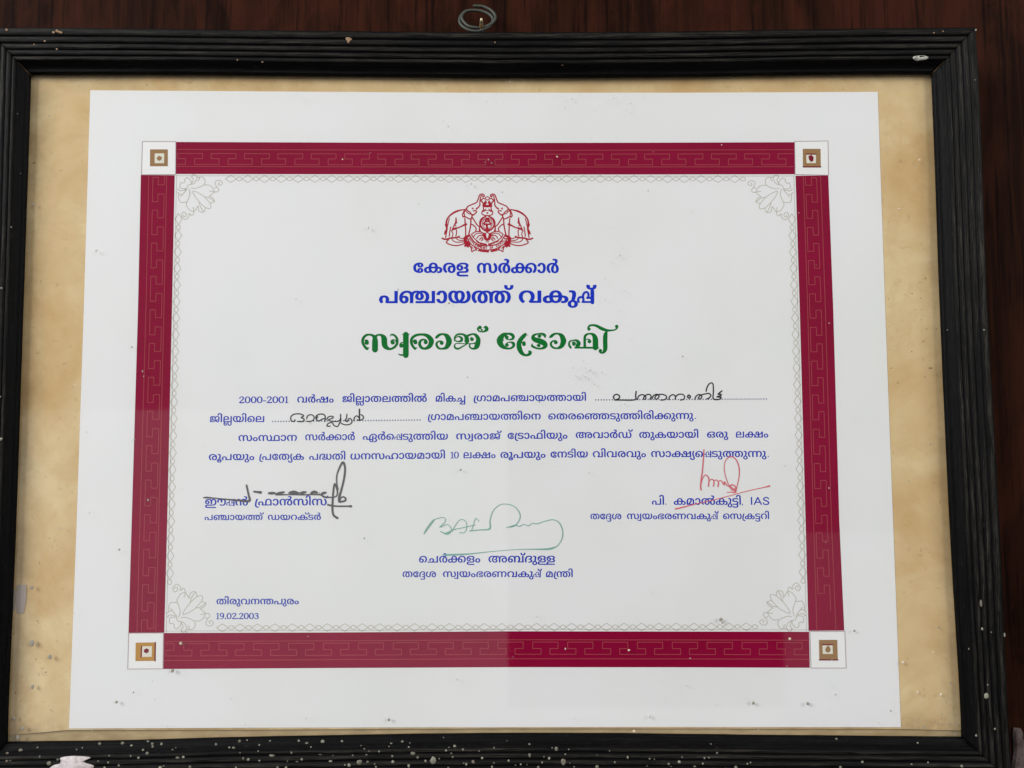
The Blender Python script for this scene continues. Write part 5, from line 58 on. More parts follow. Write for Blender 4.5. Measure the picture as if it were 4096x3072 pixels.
[[169,-236,-61,6,-53,17,-45,29,-34,37,-20,44,-7,50,3,34,10,32,16,29,22,25,57,39,35,12,77,11,79,-10,66,-29,26,-21,22,-25,16,-29,10,-32,3,-36,-3,-35,-10,-32,-16,-29,-22,-26,-57,-38,-35,-13],[170,-143,19,3,29,20,17,39,2,28,-2,27,-16,39,-30,20,-20,3,-18,-3,-29,-20,-17,-39,-2,-28,2,-27,17,-39,29,-20],[130,575,79,-11,32,-13,26,-18,20,-21,25,-51,7,-58,-8,-97,-39,-156,-31,-59,-136,15,7,55,31,140,6,80,-5,47,-15,33,-12,9,-20,2,-74,-5,-22,92,65,12]],
[[356,571,99,-10,80,-30,62,-46,43,-59,15,-33,10,-35,8,-73,-6,-70,-8,-31,-40,-78,-35,-45,-31,-23,4,49,260,0,-1,471,128,0,-2,-559,-458,0,-46,65,53,53,38,68,12,57,2,33,-10,75,-30,61,-22,24,-26,19,-30,15,-33,9,-38,3,-38,-3,-34,-9,-30,-15,-26,-20,-22,-24,-18,-28,-20,-67,-2,-70,5,-29,17,-53,27,-45,62,-60,-76,-69,-36,21,-27,24,-47,55,-20,32,-28,72,-10,86,9,75,11,36,15,33,45,60,63,47,82,30]],
[[519,-13,-45,3,-40,9,-36,15,-30,21,-25,27,-20,32,-14,38,-8,42,-3,48,2,33,14,63,29,62,45,60,124,126,26,38,9,42,-1,16,-14,28,-29,15,-22,2,-77,-9,-22,82,105,16,63,-2,34,-7,27,-12,39,-32,11,-19,13,-39,-2,-53,-10,-32,-16,-31,-22,-29,-104,-105,-42,-51,-29,-54,-17,-56,-5,-56,5,-59,7,-24,20,-34,27,-20,34,-6,28,4,23,12,17,19,14,28,8,36,2,46,-7,69,-14,45,-33,62,-32,34,-39,27,-49,19,-64,7,-44,-3,-38,-9,-34,-14,-29,-20,-24,-25,-18,-28,-14,-33,-8,-36,-3,-38,2,-32,11,-56,23,-49,15,-22,61,-60,-75,-69,-36,21,-27,24,-48,54,-19,32,-28,73,-10,86,9,77,12,36,38,65,56,52,76,39,45,13,50,7,55,3,62,-4,83,-19,37,-16,44,-26,35,-27,30,-31,25,-33,35,-73,18,-77,2,-39,-6,-69,-19,-59,-32,-48,-44,-35,-57,-21]],
[[246,354,47,-3,41,-9,36,-15,54,-42,19,-26,21,-57,1,-53,-18,-60,-9,-15,-18,-12,-16,25,301,0,35,-88,-392,0,-45,55,28,45,9,38,-1,52,-8,26,-14,22,-18,16,-23,10,-30,4,-37,-7,-16,-7,-13,-11,-19,-27,-11,-52,6,-45,18,-37,27,-34,-80,-57,-32,25,-22,26,-32,58,-11,69,3,35,9,33,16,29,21,26,26,22,31,18,35,13],[681,-1,-6,432,-12,32,-21,17,-34,1,-24,-15,-13,-31,-1,-38,9,-30,19,-26,36,-18,25,-4,103,0,67,19,57,35,24,22,44,51,74,113,121,-1,-2,-559],[625,571,69,-9,37,-15,34,-27,25,-41,8,-27,7,-73,-2,-292,220,0,-1,256,4,74,5,10,12,-9,-23,-38,-57,-65,-67,-46,-76,-28,-79,-10,-102,3,-48,8,-40,14,-34,18,-27,23,-20,26,-23,59,0,59,18,50,17,22,45,35,29,13]],
[[237,-13,-79,11,-34,13,-30,19,-24,22,-20,27,-15,30,-8,33,-3,36,3,36,9,33,15,31,21,26,25,22,30,18,34,14,76,10,78,-10,33,-13,30,-18,25,-22,21,-26,16,-30,9,-34,3,-37,-3,-37,-9,-34,-16,-30,-21,-26,-25,-23,-30,-17,-33,-14],[237,282,-25,-2,-22,-9,-18,-14,-15,-21,-9,-26,-3,-33,4,-32,8,-26,15,-20,19,-15,22,-8,24,-3,25,3,22,8,19,14,15,21,9,26,3,33,-3,32,-9,26,-14,20,-19,15,-22,9]],
[[307,571,72,-5,86,-24,46,-29,40,-40,-46,10,53,47,63,31,82,10,51,-4,45,-9,38,-16,32,-21,26,-25,19,-28,13,-31,11,-63,-11,-73,-9,-20,-25,-35,-36,-29,-23,-13,-190,-34,-110,-10,-344,-7,-27,-8,-12,-13,-2,-29,13,-23,16,-8,31,-3,51,3,50,9,214,73,131,39,70,35,31,4,75,-11,41,-21,17,-16,13,-19,10,-50,-5,-38,-15,-32,-24,-25,-33,-18,-41,-11,-48,-4,-71,9,-28,11,-40,31,-23,40,-7,42,2,21,18,36,29,24,18,8,84,11,-38,-50,-8,-27,1,-37,6,-17,21,-21,15,-5,39,0,15,6,17,20,5,39,-7,19,-12,13,-39,10,-44,-9,-49,-28,-4,17,0,-9,-22,-18,-61,-38,-115,-48,-104,-33,-68,-13,-102,-3,-55,10,-47,23,-18,17,-14,21,-9,25,-1,48,12,36,11,15,14,14,35,20,41,12,58,6,401,1,81,6,40,7,30,12,28,19,21,28,10,37,0,41,-20,53,-29,27,-19,10,-25,6,-47,1,-30,-8,-22,-14,-26,-39,-8,-40,-6,-122,-113,0,-8,114,-12,47,-12,20,-28,26,-31,14,-44,9,-59,0,-55,-7,-43,-17,-18,-13,-14,-38,-4,-23,2,-32,15,-31,27,-14,43,2,21,18,10,36,-7,30,-19,19,-35,7,-38,-6,-67,-32,-23,32,44,32,54,20,29,5,59,0,48,-13,35,-25,21,-33,7,-40,-2,-22,-15,-40,-31,-34,-48,-22,-67,-8,-48,4,-41,13,-34,21,-25,29,-15,35,-5,43,4,35,10,32,18,29,25,26,31,21,37,18,44,13]],
[[-28,848,74,-9,58,-25,37,-33,13,-19,20,-47,14,-105,1,-610,-129,0,-1,600,-9,88,-16,40,-15,17,-20,11,-27,4,-24,-4,-32,-20,-14,-25,-4,-34,3,-30,-5,-7,-112,-16,-9,9,-5,34,3,45,9,32,15,27,21,24,53,34,32,10]],
[[316,571,79,-8,34,-9,57,-28,45,-44,17,-27,22,-63,7,-80,-6,-95,-394,0,-1,-130,534,0,-2,471,127,0,-1,-558,-282,-1,-95,4,-403,-3,2,356,16,74,30,54,20,21,51,36,66,22],[315,483,-43,-5,-34,-14,-25,-22,-17,-32,-11,-40,-3,-48,-7,-17,280,0,-6,16,-4,50,-11,41,-17,31,-25,22,-34,13],[629,-338,-80,11,-43,20,-33,30,-22,40,-7,26,-9,110,-10,39,-28,39,-26,14,-33,7,-63,-5,-38,-17,-31,-29,-20,-42,-6,-29,1,-64,15,-50,16,-18,19,-8,38,5,17,19,6,33,-6,32,-18,20,-29,7,-37,-7,-75,-48,-18,60,68,48,53,17,69,-2,34,-12,27,-20,19,-27,12,-31,3,-36,-4,-37,-13,-32,-22,-27,-31,-20,-38,-12,-47,-4,-47,5,-40,17,-33,27,-24,37,-15,45,-5,52,2,33,17,59,14,26,38,43,24,17,54,25,30,8,63,6,54,-3,62,-13,60,-34,28,-28,11,-18,15,-45,9,-116,14,-35,14,-15,19,-10,27,-3,26,3,22,10,18,16,14,22,8,29,3,36,-2,31,-15,55,-29,47,-20,21,72,54,35,-28,25,-30,36,-67,9,-39,3,-42,-11,-72,-13,-31,-18,-28,-24,-23,-28,-19,-33,-14,-38,-8]],
[[504,281,-12,-111,-24,-66,-39,-54,-27,-22,-30,-17,-36,-14,-40,-7,-84,-1,-34,6,-56,22,-24,15,-37,36,-26,42,-17,44,-2,22,118,21,46,-89,29,-25,41,-8,28,3,23,8,20,15,29,43,10,29,11,67,-4,114,-17,60,-13,24,-35,34,-22,8,-26,3,-39,-8,-16,-11,-26,-29,-36,-73,-118,21,4,24,20,43,46,60,44,32,57,21,70,8,82,-11,34,-13,54,-39,21,-25,31,-60,17,-68]],
[[533,-13,-45,3,-41,9,-37,16,-31,22,-26,27,-21,32,-14,38,-9,43,0,89,21,76,39,67,26,29,61,52,88,50,62,20,70,10,93,-2,48,-8,44,-12,71,-39,53,-54,34,-64,16,-73,0,-82,-18,-78,-35,-67,-48,-55,-28,-24,-37,-23,-73,69,57,56,15,21,24,48,13,58,-1,74,-8,36,-13,33,-18,29,-22,25,-28,20,-32,15,-36,9,-62,2,-67,-8,-66,-28,-25,-18,-43,-46,-30,-57,-10,-31,-8,-69,6,-68,8,-25,22,-35,29,-18,32,-6,33,6,29,17,22,35,12,55,0,71,-6,34,-23,62,-36,53,-47,41,-28,15,-35,12,-42,7,-78,-2,-40,-8,-35,-15,-30,-20,-24,-25,-19,-29,-13,-33,-8,-35,-1,-71,11,-56,23,-49,32,-42,44,-40,-75,-69,-36,21,-27,24,-48,54,-35,67,-12,38,-8,41,0,83,18,73,36,65,56,53,75,39,46,13,105,11,99,-10,59,-19,105,-61,43,-39,36,-46,27,-53,17,-57,5,-62,-3,-48,-8,-43,-15,-38,-20,-33,-26,-26,-31,-22,-37,-15,-41,-9]],
[[835,558,-3,-559,-774,0,-4,309,8,89,23,62,37,46,24,20,58,29,72,15,81,0,72,-15,57,-28,45,-44,30,-57,14,-71,-4,-137,-394,0,-1,-130,533,0,-2,471],[315,483,-43,-5,-34,-14,-25,-22,-17,-32,-11,-40,-3,-48,-7,-17,280,0,-6,16,-4,50,-11,41,-17,31,-25,22,-34,13]],
[[370,571,68,-5,61,-14,58,-24,75,-47,43,-39,36,-46,27,-53,17,-57,5,-62,-3,-48,-8,-43,-15,-38,-20,-33,-26,-26,-31,-22,-36,-15,-41,-9,-46,-3,-45,3,-42,9,-36,16,-31,22,-26,27,-21,32,-15,38,-9,43,-3,47,10,81,13,37,39,67,55,57,87,61,31,14,93,25,103,3,69,-13,57,-24,46,-34,38,-43,44,-190,-1,-265,-126,0,-2,309,-12,72,-25,49,-19,20,-46,26,-44,8,-84,-4,-53,-17,-27,-14,-24,-18,-43,-45,-31,-57,-16,-66,-2,-36,1,-37,13,-56,22,-35,14,-11,31,-11,33,0,32,11,25,25,17,44,7,67,-2,35,-16,66,-13,30,-36,53,-47,41,-28,15,-35,12,-42,7,-77,-2,-41,-9,-36,-15,-29,-20,-24,-24,-19,-29,-13,-33,-8,-36,-1,-70,11,-56,23,-49,32,-42,44,-40,-75,-69,-36,21,-27,24,-48,54,-19,32,-28,73,-10,86,9,75,11,36,16,33,46,60,30,25,35,22,86,30],[1168,571,66,-5,58,-13,56,-23,75,-48,42,-40,35,-46,27,-52,16,-58,6,-62,-3,-48,-9,-43,-14,-38,-20,-33,-26,-26,-32,-22,-36,-15,-41,-9,-46,-3,-46,3,-41,9,-37,16,-31,22,-26,27,-20,32,-15,38,-8,43,-1,89,8,39,31,71,22,32,54,57,92,62,91,33,70,10,92,-2,49,-8,43,-12,72,-39,29,-25,43,-60,14,-33,17,-73,0,-82,-19,-78,-15,-35,-42,-60,-53,-51,-37,-23,-74,69,57,56,39,69,14,58,-1,73,-21,69,-18,29,-22,25,-27,20,-33,15,-37,9,-42,3,-87,-8,-66,-28,-48,-39,-36,-52,-24,-62,-6,-33,0,-72,12,-56,22,-35,14,-11,31,-11,34,0,31,11,25,26,18,44,5,30,-1,72,-5,33,-22,62,-34,52,-22,22,-49,34,-32,12,-82,9,-58,-5,-41,-16,-29,-21,-30,-40,-16,-55,-5,-36,-2,-281,-117,0,-1,214,37,219,63,55,53,28,64,18]],
[[769,571,131,-10,101,-27,52,-23,55,-35,45,-41,36,-47,25,-52,15,-55,4,-59,-6,-67,-19,-58,-32,-47,-45,-35,-56,-21,-67,-7,-44,3,-40,9,-36,15,-30,21,-25,27,-20,32,-14,38,-8,42,-3,48,7,65,22,62,16,31,45,60,139,144,18,40,1,38,-14,28,-12,9,-39,8,-77,-9,-22,82,81,15,88,-1,33,-7,28,-12,38,-32,11,-19,13,-39,-2,-53,-10,-32,-38,-60,-127,-130,-35,-53,-23,-55,-12,-84,1,-32,11,-51,20,-34,12,-12,15,-8,34,-6,28,4,23,12,17,19,14,27,8,36,2,44,-7,64,-8,30,-28,55,-39,46,-52,34,-80,25,-56,8,-63,2,-117,-11,-82,-26,-37,-22,-32,-29,-27,-34,-21,-41,-13,-48,-4,-55,1,-33,13,-51,22,-33,14,-10,31,-11,33,0,31,11,26,25,17,44,5,31,0,71,-6,34,-23,62,-36,53,-22,22,-25,19,-50,23,-41,10,-45,2,-47,-3,-40,-9,-35,-15,-30,-20,-24,-24,-19,-29,-13,-33,-11,-74,2,-32,11,-56,23,-49,15,-22,61,-60,-75,-69,-36,21,-27,24,-48,54,-35,67,-20,79,0,83,18,73,16,33,46,60,30,25,76,39,45,13,50,8,90,2,94,-17,58,-23,76,-49,43,-39,36,-46,27,-53,17,-57,5,-62,-3,-48,-8,-43,-15,-38,-20,-33,-26,-26,-31,-22,-37,-15,-42,-9,-46,-3,-45,3,-41,9,-36,16,-31,21,-26,26,-21,32,-14,37,-9,41,-1,87,8,39,28,70,45,60,60,50,58,37,75,32,86,18]],
[[373,571,105,-9,83,-25,65,-40,19,-18,31,-40,28,-77,8,-64,-3,-299,-653,0,-4,299,15,90,21,49,49,59,61,40,77,26],[314,482,-22,-3,-39,-16,-31,-30,-22,-38,-13,-44,-7,-57,-1,-226,-26,2,80,69,67,72,49,75,16,37,9,37,4,37,-7,44,-20,29,-22,10],[505,382,-11,-71,-13,-35,-41,-69,-57,-70,-74,-70,-22,14,94,6,207,0,-4,208,-12,71,-24,53,-17,21,-47,32,-32,12,10,8,30,-45,7,-19]],
[[223,-13,-59,5,-49,15,-40,25,-29,34,-17,41,-5,49,2,31,21,53,37,41,41,25,39,14,47,11,94,6,452,1,104,-5,76,-14,60,-29,36,-33,25,-43,8,-58,-6,-50,-17,-41,-30,-34,-40,-24,-47,-15,-72,-5,-86,13,22,83,59,-8,35,2,21,7,15,12,11,15,9,45,-4,30,-20,31,-27,17,-40,11,-91,5,-468,-1,-74,-8,-44,-23,-19,-32,-4,-27,4,-34,23,-34,26,-12,53,-3,39,9,72,36,58,-72,-45,-27,-41,-18,-43,-11],[549,571,56,-4,49,-13,42,-21,35,-28,28,-35,21,-40,15,-46,9,-49,3,-54,-3,-60,-10,-53,-17,-48,-24,-40,-29,-33,-36,-26,-41,-19,-46,-11,-51,-4,-39,2,-71,17,-58,34,-24,23,-21,28,-30,66,-10,38,-8,86,8,83,23,71,38,58,52,43,64,26],[549,483,-41,-6,-33,-17,-26,-28,-18,-40,-11,-50,-4,-62,7,-80,8,-33,26,-51,39,-31,52,-10,51,10,21,12,33,41,20,61,7,81,-6,81,-20,60,-33,40,-21,12]],
[[910,558,0,-558,-220,-1,-53,4,-115,-4,-505,0,0,88,444,0,-63,-16,34,43,11,20,8,52,-3,29,-18,45,-16,16,-21,9,-26,3,-27,-3,-22,-9,-16,-15,-19,-44,-1,-59,-5,-6,-111,-11,-8,9,-5,50,6,50,20,43,32,35,43,27,52,15,62,6,69,-7,54,-21,21,-14,33,-34,12,-20,14,-42,4,-60,-6,-33,-12,-29,-26,-37,-16,-11,-25,19,293,0,0,471],[910,125,-2,-402,-540,0,-49,83,213,152,147,84,101,-22,-231,-164,-106,-67,2,14,22,2,318,2,-1,254]],
[[282,559,-49,-124,-36,-112,-22,-105,-12,-146,7,-76,8,-28,25,-40,17,-13,42,-14,90,3,11,-88,-93,-8,-50,3,-45,11,-38,17,-32,24,-26,30,-20,37,-13,41,-11,98,6,107,17,105,48,162,50,116]],
[[641,571,51,-4,46,-11,41,-19,36,-26,31,-32,24,-38,18,-43,10,-48,4,-54,-8,-82,-9,-37,-31,-69,-20,-31,-52,-60,-38,-28,-81,69,60,67,27,49,16,55,4,30,0,70,-15,65,-28,47,-39,30,-48,10,-20,-2,-32,-10,-23,-19,-17,-29,-14,-73,-4,-127,-9,-76,-23,-60,-25,-33,-20,-19,-53,-29,-31,-9,-76,-8,-50,4,-47,11,-41,18,-37,26,-30,32,-25,38,-18,44,-10,49,-2,98,6,40,23,73,38,64,52,59,38,28,79,-69,-59,-67,-36,-76,-13,-91,2,-40,15,-65,12,-26,33,-38,42,-19,47,-2,19,4,27,15,27,39,14,74,3,141,5,39,8,34,27,57,40,43,51,29,67,16]],
[[246,354,47,-3,41,-9,36,-15,54,-42,19,-26,21,-57,1,-53,-18,-60,-9,-15,-18,-12,-16,25,341,0,-1,471,127,0,-1,-559,-522,0,-45,55,28,45,9,38,-1,52,-8,26,-14,22,-18,16,-23,10,-30,4,-37,-7,-16,-7,-13,-11,-19,-27,-11,-52,6,-45,18,-37,27,-34,-80,-57,-32,25,-22,26,-32,58,-11,69,3,35,9,33,16,29,21,26,26,22,31,18,35,13]],
[[252,-13,-73,12,-34,14,-32,21,-27,27,-23,35,-17,41,-10,48,-3,56,5,68,15,60,26,53,34,45,42,37,48,29,54,21,58,13,62,4,55,-3,48,-9,42,-15,36,-20,66,-58,-1,-22,36,-212,-1,-232,-127,0,0,289,-2,41,-9,61,-19,39,-26,26,-49,21,-51,4,-43,-3,-38,-10,-36,-17,-30,-22,-26,-28,-21,-34,-16,-38,-9,-43,-2,-89,4,-30,17,-48,12,-17,29,-22,35,-7,37,10,23,30,9,49,-9,49,-11,18,-15,13,-42,10,-47,-9,-22,-11,-75,-55,-15,80,49,40,30,17,33,13,72,11,65,-9,28,-11,45,-35,17,-23,12,-27,9,-64,-10,-68,-13,-29,-18,-26,-22,-21,-27,-16,-30,-12],[824,571,82,-7,76,-24,10,-19,44,-24,38,-29,32,-35,24,-39,14,-42,5,-47,-3,-35,-8,-31,-14,-28,-19,-24,-22,-19,-57,-26,-32,-7,-73,0,-63,18,-49,35,-18,24,-13,28,-8,31,-3,34,5,42,13,40,22,39,31,36,40,31,48,28,13,16,53,19,80,14,78,-2,47,-8,40,-13,67,-38,26,-25,21,-27,31,-62,14,-67,0,-74,-14,-68,-26,-57,-55,-74,-26,-23,-115,24,68,84,25,52,13,61,0,72,-7,34,-28,58,-20,23,-25,19,-29,14,-33,9,-37,2,-64,-9,-16,2,-44,-22,-18,-15,-16,-18,-25,-41,-8,-23,-6,-48,5,-40,12,-27,18,-17,21,-7,24,0,22,7,24,28,10,56,-6,48,-8,23,-38,58,-34,28,-19,10,-24,-1,-63,8,-55,-5,-57,-26,-29,-30,-22,-45,-11,-66,-2,-297,-111,0,0,247,30,200,63,57,50,27,61,19],[1665,558,-3,-559,-883,0,-1,88,763,0,-4,471]],
[[695,-13,-93,9,-60,18,-64,29,-68,55,-48,62,-30,68,-14,72,-1,61,8,45,23,57,42,51,19,16,45,23,73,17,92,-6,56,-21,47,-34,34,-47,20,-59,7,-71,-4,-58,-14,-55,-24,-50,-31,-45,-37,-39,-66,-46,-43,-21,-65,-20,-107,-11,-55,3,-51,8,-47,14,-43,20,-38,23,-33,29,-29,33,-23,36,-18,41,-13,44,-11,96,3,45,9,42,16,37,22,33,27,27,33,23,39,16,44,10,48,4,77,-10,33,-12,31,-18,26,-22,23,-28,-88,-61,-47,45,-16,10,-39,8,-42,-8,-17,-10,-28,-30,-19,-45,-4,-27,1,-77,10,-43,15,-41,22,-37,27,-31,32,-26,39,-20,43,-11,50,-4,72,7,54,15,22,13,40,37,33,50,24,63,6,36,0,73,-13,54,-24,35,-14,12,-33,13,-37,0,-36,-15,-27,-30,-17,-45,-6,-59,2,-35,14,-65,12,-31,32,-53,42,-41,25,-15,89,-18,80,2,42,10,36,17,31,23,25,28,20,33,15,38,9,42,1,82,-14,69,-13,33,-38,63,93,57,37,-39,24,-41,19,-42,21,-89,3,-45,-9,-87,-28,-79,-22,-34,-27,-32,-31,-28,-38,-23,-42,-20,-48,-14,-53,-8]],
[[251,-13,-37,3,-37,9,-34,14,-32,21,-27,27,-22,34,-17,41,-11,47,-3,54,3,49,9,46,15,43,20,39,25,35,30,31,34,27,81,40,46,13,101,11,99,-10,43,-13,72,-37,54,-52,35,-65,18,-74,0,-84,-19,-78,-35,-66,-48,-56,-28,-24,-37,-23,-73,69,57,56,16,21,23,49,13,58,-1,72,-20,69,-18,29,-22,24,-27,19,-32,14,-37,9,-42,3,-45,-4,-40,-11,-38,-18,-32,-24,-28,-30,-22,-34,-17,-39,-10,-42,-2,-81,12,-57,21,-39,30,-22,35,-7,26,4,28,24,14,43,-1,44,-19,40,-15,13,-18,8,-47,1,-45,-18,-75,-54,-16,79,50,40,29,17,32,13,72,11,66,-9,29,-11,45,-35,16,-23,12,-27,10,-64,-10,-68,-13,-29,-18,-26,-22,-21,-27,-16,-30,-12]],
[[300,571,57,-5,46,-15,37,-23,48,-48,-27,1,53,51,29,17,71,19,42,3,52,-4,47,-12,42,-21,36,-27,30,-33,24,-38,17,-44,10,-46,2,-93,-6,-40,-23,-72,-38,-65,-52,-59,-37,-28,-81,68,60,68,27,49,16,55,4,30,0,69,-17,65,-30,48,-41,30,-50,10,-40,-5,-28,-16,-21,-25,-12,-31,-8,-67,-1,-337,-128,0,0,306,-4,80,-10,35,-17,28,-24,20,-33,11,-45,-1,-23,-8,-42,-30,-32,-47,-17,-64,0,-70,4,-31,17,-56,27,-49,58,-65,-82,-70,-36,27,-26,28,-44,59,-17,33,-25,72,-8,85,4,52,10,48,18,44,25,38,31,33,37,27,43,20,48,12]],
[[378,571,58,-3,53,-8,49,-14,43,-19,38,-24,33,-28,28,-31,22,-36,18,-38,13,-42,10,-89,-3,-55,-10,-47,-16,-41,-22,-34,-28,-28,-33,-21,-37,-14,-40,-9,-44,-3,-45,3,-40,10,-35,17,-29,21,-23,27,-18,30,-13,33,-10,73,6,58,18,50,29,42,41,32,49,18,58,7,38,-3,35,-10,32,-17,28,-21,43,-55,24,-63,2,-35,-46,3,-27,55,-43,43,-38,15,-55,-2,-26,-11,-18,-18,-14,-25,-8,-30,-3,-34,5,-46,13,-37,9,-15,27,-20,37,-7,22,2,34,15,26,32,10,23,12,59,1,44,-8,79,-21,54,-36,44,-25,18,-63,26,-80,10,-46,-3,-40,-8,-36,-14,-30,-19,-25,-23,-20,-28,-14,-32,-9,-37,-3,-40,6,-61,7,-27,23,-49,32,-42,44,-40,-75,-69,-36,21,-52,50,-42,61,-16,35,-20,79,0,81,18,72,36,65,57,54,77,40,47,13]],
[[252,-13,-73,12,-34,14,-32,21,-27,27,-23,35,-17,41,-10,48,-3,56,5,68,15,60,26,53,34,45,42,37,48,29,54,21,58,13,62,4,55,-3,48,-9,42,-15,36,-20,66,-58,-1,-22,36,-212,-1,-232,-127,0,0,289,-2,41,-9,61,-19,39,-26,26,-49,21,-51,4,-43,-3,-38,-10,-36,-17,-30,-22,-26,-28,-21,-34,-16,-38,-9,-43,-2,-89,4,-30,17,-48,12,-17,29,-22,35,-7,37,10,23,30,9,49,-9,49,-11,18,-15,13,-42,10,-47,-9,-22,-11,-75,-55,-15,80,49,40,30,17,33,13,72,11,65,-9,28,-11,45,-35,17,-23,12,-27,9,-64,-10,-68,-13,-29,-18,-26,-22,-21,-27,-16,-30,-12],[836,571,67,-5,58,-13,55,-23,75,-48,42,-40,35,-46,27,-52,17,-58,5,-62,-3,-48,-9,-43,-14,-38,-21,-33,-26,-26,-31,-22,-36,-15,-42,-9,-46,-3,-45,3,-41,9,-36,16,-31,22,-26,27,-21,32,-14,38,-9,43,-1,89,8,39,31,71,22,33,55,57,86,61,92,33,63,10,71,-1,70,-13,57,-24,46,-34,38,-43,4,-44,39,-168,0,-243,-127,0,-2,309,-11,72,-25,50,-34,29,-52,21,-51,4,-42,-3,-44,-11,-50,-22,-24,-18,-43,-45,-17,-28,-24,-61,-7,-34,0,-73,5,-31,18,-45,25,-26,31,-11,34,0,31,11,14,11,21,34,13,55,1,36,-7,69,-9,32,-28,57,-40,47,-50,34,-60,18,-85,2,-49,-11,-34,-19,-30,-29,-24,-47,-11,-66,-2,-286,-116,0,-1,255,36,183,67,57,54,27,63,18],[1625,571,65,-5,59,-13,56,-23,74,-48,42,-40,36,-46,27,-52,16,-58,5,-62,-3,-48,-8,-43,-15,-38,-20,-33,-26,-26,-31,-22,-37,-15,-41,-9,-46,-3,-46,3,-41,9,-36,16,-32,22,-26,27,-20,32,-14,38,-9,43,0,89,7,39,31,71,22,32,55,57,91,62,92,33,69,10,93,-2,48,-8,43,-12,72,-39,29,-25,43,-60,15,-33,16,-73,0,-82,-18,-78,-16,-35,-41,-60,-54,-51,-37,-23,-74,69,58,56,39,69,13,58,-1,73,-21,69,-17,29,-23,25,-27,20,-32,15,-37,9,-43,3,-86,-8,-66,-28,-48,-39,-37,-52,-23,-62,-6,-33,-1,-72,13,-56,22,-35,13,-11,31,-11,34,0,31,11,25,26,18,44,5,30,0,72,-6,33,-22,62,-34,52,-21,22,-50,34,-32,12,-82,9,-57,-5,-41,-16,-29,-21,-30,-40,-17,-55,-4,-36,-2,-281,-118,0,0,214,36,219,64,55,52,28,64,18]],
[[280,571,114,-9,50,-11,45,-14,79,-34,-55,-80,-106,41,-78,14,-45,2,-76,-10,-31,-17,-17,-23,-6,-28,2,-19,9,-22,18,-16,37,-12,152,-7,80,-15,56,-29,31,-34,14,-31,6,-36,-2,-52,-10,-31,-16,-27,-22,-25,-29,-20,-36,-17,-41,-12,-103,-10,-110,8,-92,25,-88,39,54,81,122,-49,53,-10,58,-3,79,10,32,18,17,24,6,29,-5,33,-11,17,-17,13,-48,13,-119,4,-85,13,-35,13,-30,16,-33,34,-15,29,-7,36,2,52,9,29,16,27,22,24,28,20,35,17,41,12]],
[[165,-232,-57,6,-49,16,-41,28,-30,37,-18,43,-6,49,3,34,8,31,15,28,19,25,52,37,32,13,71,10,73,-10,32,-12,52,-37,19,-24,14,-28,9,-32,3,-35,-3,-35,-9,-31,-14,-28,-19,-25,-52,-38,-32,-12],[165,-150,23,3,37,21,13,19,8,24,3,30,-3,29,-8,24,-13,19,-17,13,-20,8,-24,3,-22,-3,-37,-21,-13,-19,-8,-24,-3,-30,3,-29,8,-23,13,-19,17,-14,20,-8],[121,571,74,-11,29,-12,41,-38,22,-50,7,-58,-8,-95,-39,-159,-21,-58,-113,15,44,197,7,84,-7,48,-19,35,-17,9,-34,2,-55,-6,-19,84,51,9]],
[[549,571,56,-4,49,-13,42,-21,35,-28,28,-35,21,-40,15,-46,9,-49,3,-54,-3,-60,-10,-53,-17,-48,-24,-40,-29,-33,-36,-26,-41,-19,-46,-11,-51,-4,-39,2,-71,17,-58,34,-24,23,-21,28,-30,66,-10,38,-8,86,8,83,23,71,38,58,52,43,64,26],[549,483,-41,-6,-33,-17,-26,-28,-18,-40,-11,-50,-4,-62,7,-80,8,-33,26,-51,39,-31,52,-10,51,10,21,12,33,41,20,61,7,81,-6,81,-20,60,-33,40,-21,12],[223,-13,-59,5,-49,15,-40,25,-29,34,-17,41,-5,49,2,31,21,53,37,41,41,25,39,14,74,14,106,4,709,-1,57,-5,43,-10,34,-14,29,-19,32,-35,12,-21,12,-47,-4,-76,-17,-42,-28,-34,-38,-26,-48,-16,-57,-5,-79,11,-35,13,-30,20,-26,24,-20,30,-15,36,-9,41,0,102,6,44,12,44,34,71,23,30,54,51,66,37,76,22,84,8,104,-11,83,-30,34,-21,29,-25,44,-60,25,-69,8,-74,-2,-45,-19,-78,-15,-34,-42,-61,-53,-51,-37,-23,-75,69,58,56,15,21,24,49,13,58,1,33,-10,75,-13,32,-18,29,-22,24,-28,19,-31,15,-37,9,-40,3,-71,-10,-60,-27,-26,-19,-41,-52,-28,-66,-9,-72,1,-56,4,-27,16,-41,11,-15,28,-18,36,-6,39,9,24,26,7,20,-1,53,-8,23,-14,18,-40,22,-82,7,-743,-2,-62,-14,-26,-16,-14,-20,-8,-25,0,-32,16,-41,36,-21,53,-3,39,9,72,36,58,-72,-45,-27,-41,-18,-43,-11]],
[[649,571,80,-10,31,-13,28,-17,47,-47,-24,-4,56,53,30,17,69,18,41,3,52,-4,47,-12,42,-21,36,-27,29,-33,24,-38,17,-44,10,-46,4,-51,-8,-82,-9,-37,-31,-68,-45,-62,-27,-29,-38,-28,-80,69,59,67,27,49,16,55,4,30,0,69,-16,64,-30,48,-40,31,-24,7,-47,2,-33,-10,-25,-21,-17,-29,-10,-35,-4,-85,0,-300,-128,0,0,314,-7,83,-14,38,-30,31,-26,11,-53,3,-30,-9,-24,-15,-20,-24,-14,-36,-8,-91,-1,-305,-127,0,-1,338,-7,67,-14,30,-20,25,-28,16,-37,5,-48,-10,-41,-30,-32,-47,-17,-64,0,-70,4,-31,17,-56,27,-49,58,-65,-82,-70,-36,27,-49,56,-38,64,-25,72,-6,41,2,96,10,48,18,44,25,38,30,33,38,27,43,20,48,12,82,2,51,-10,59,-31,47,-48,-25,3,54,49,30,17,32,12]],
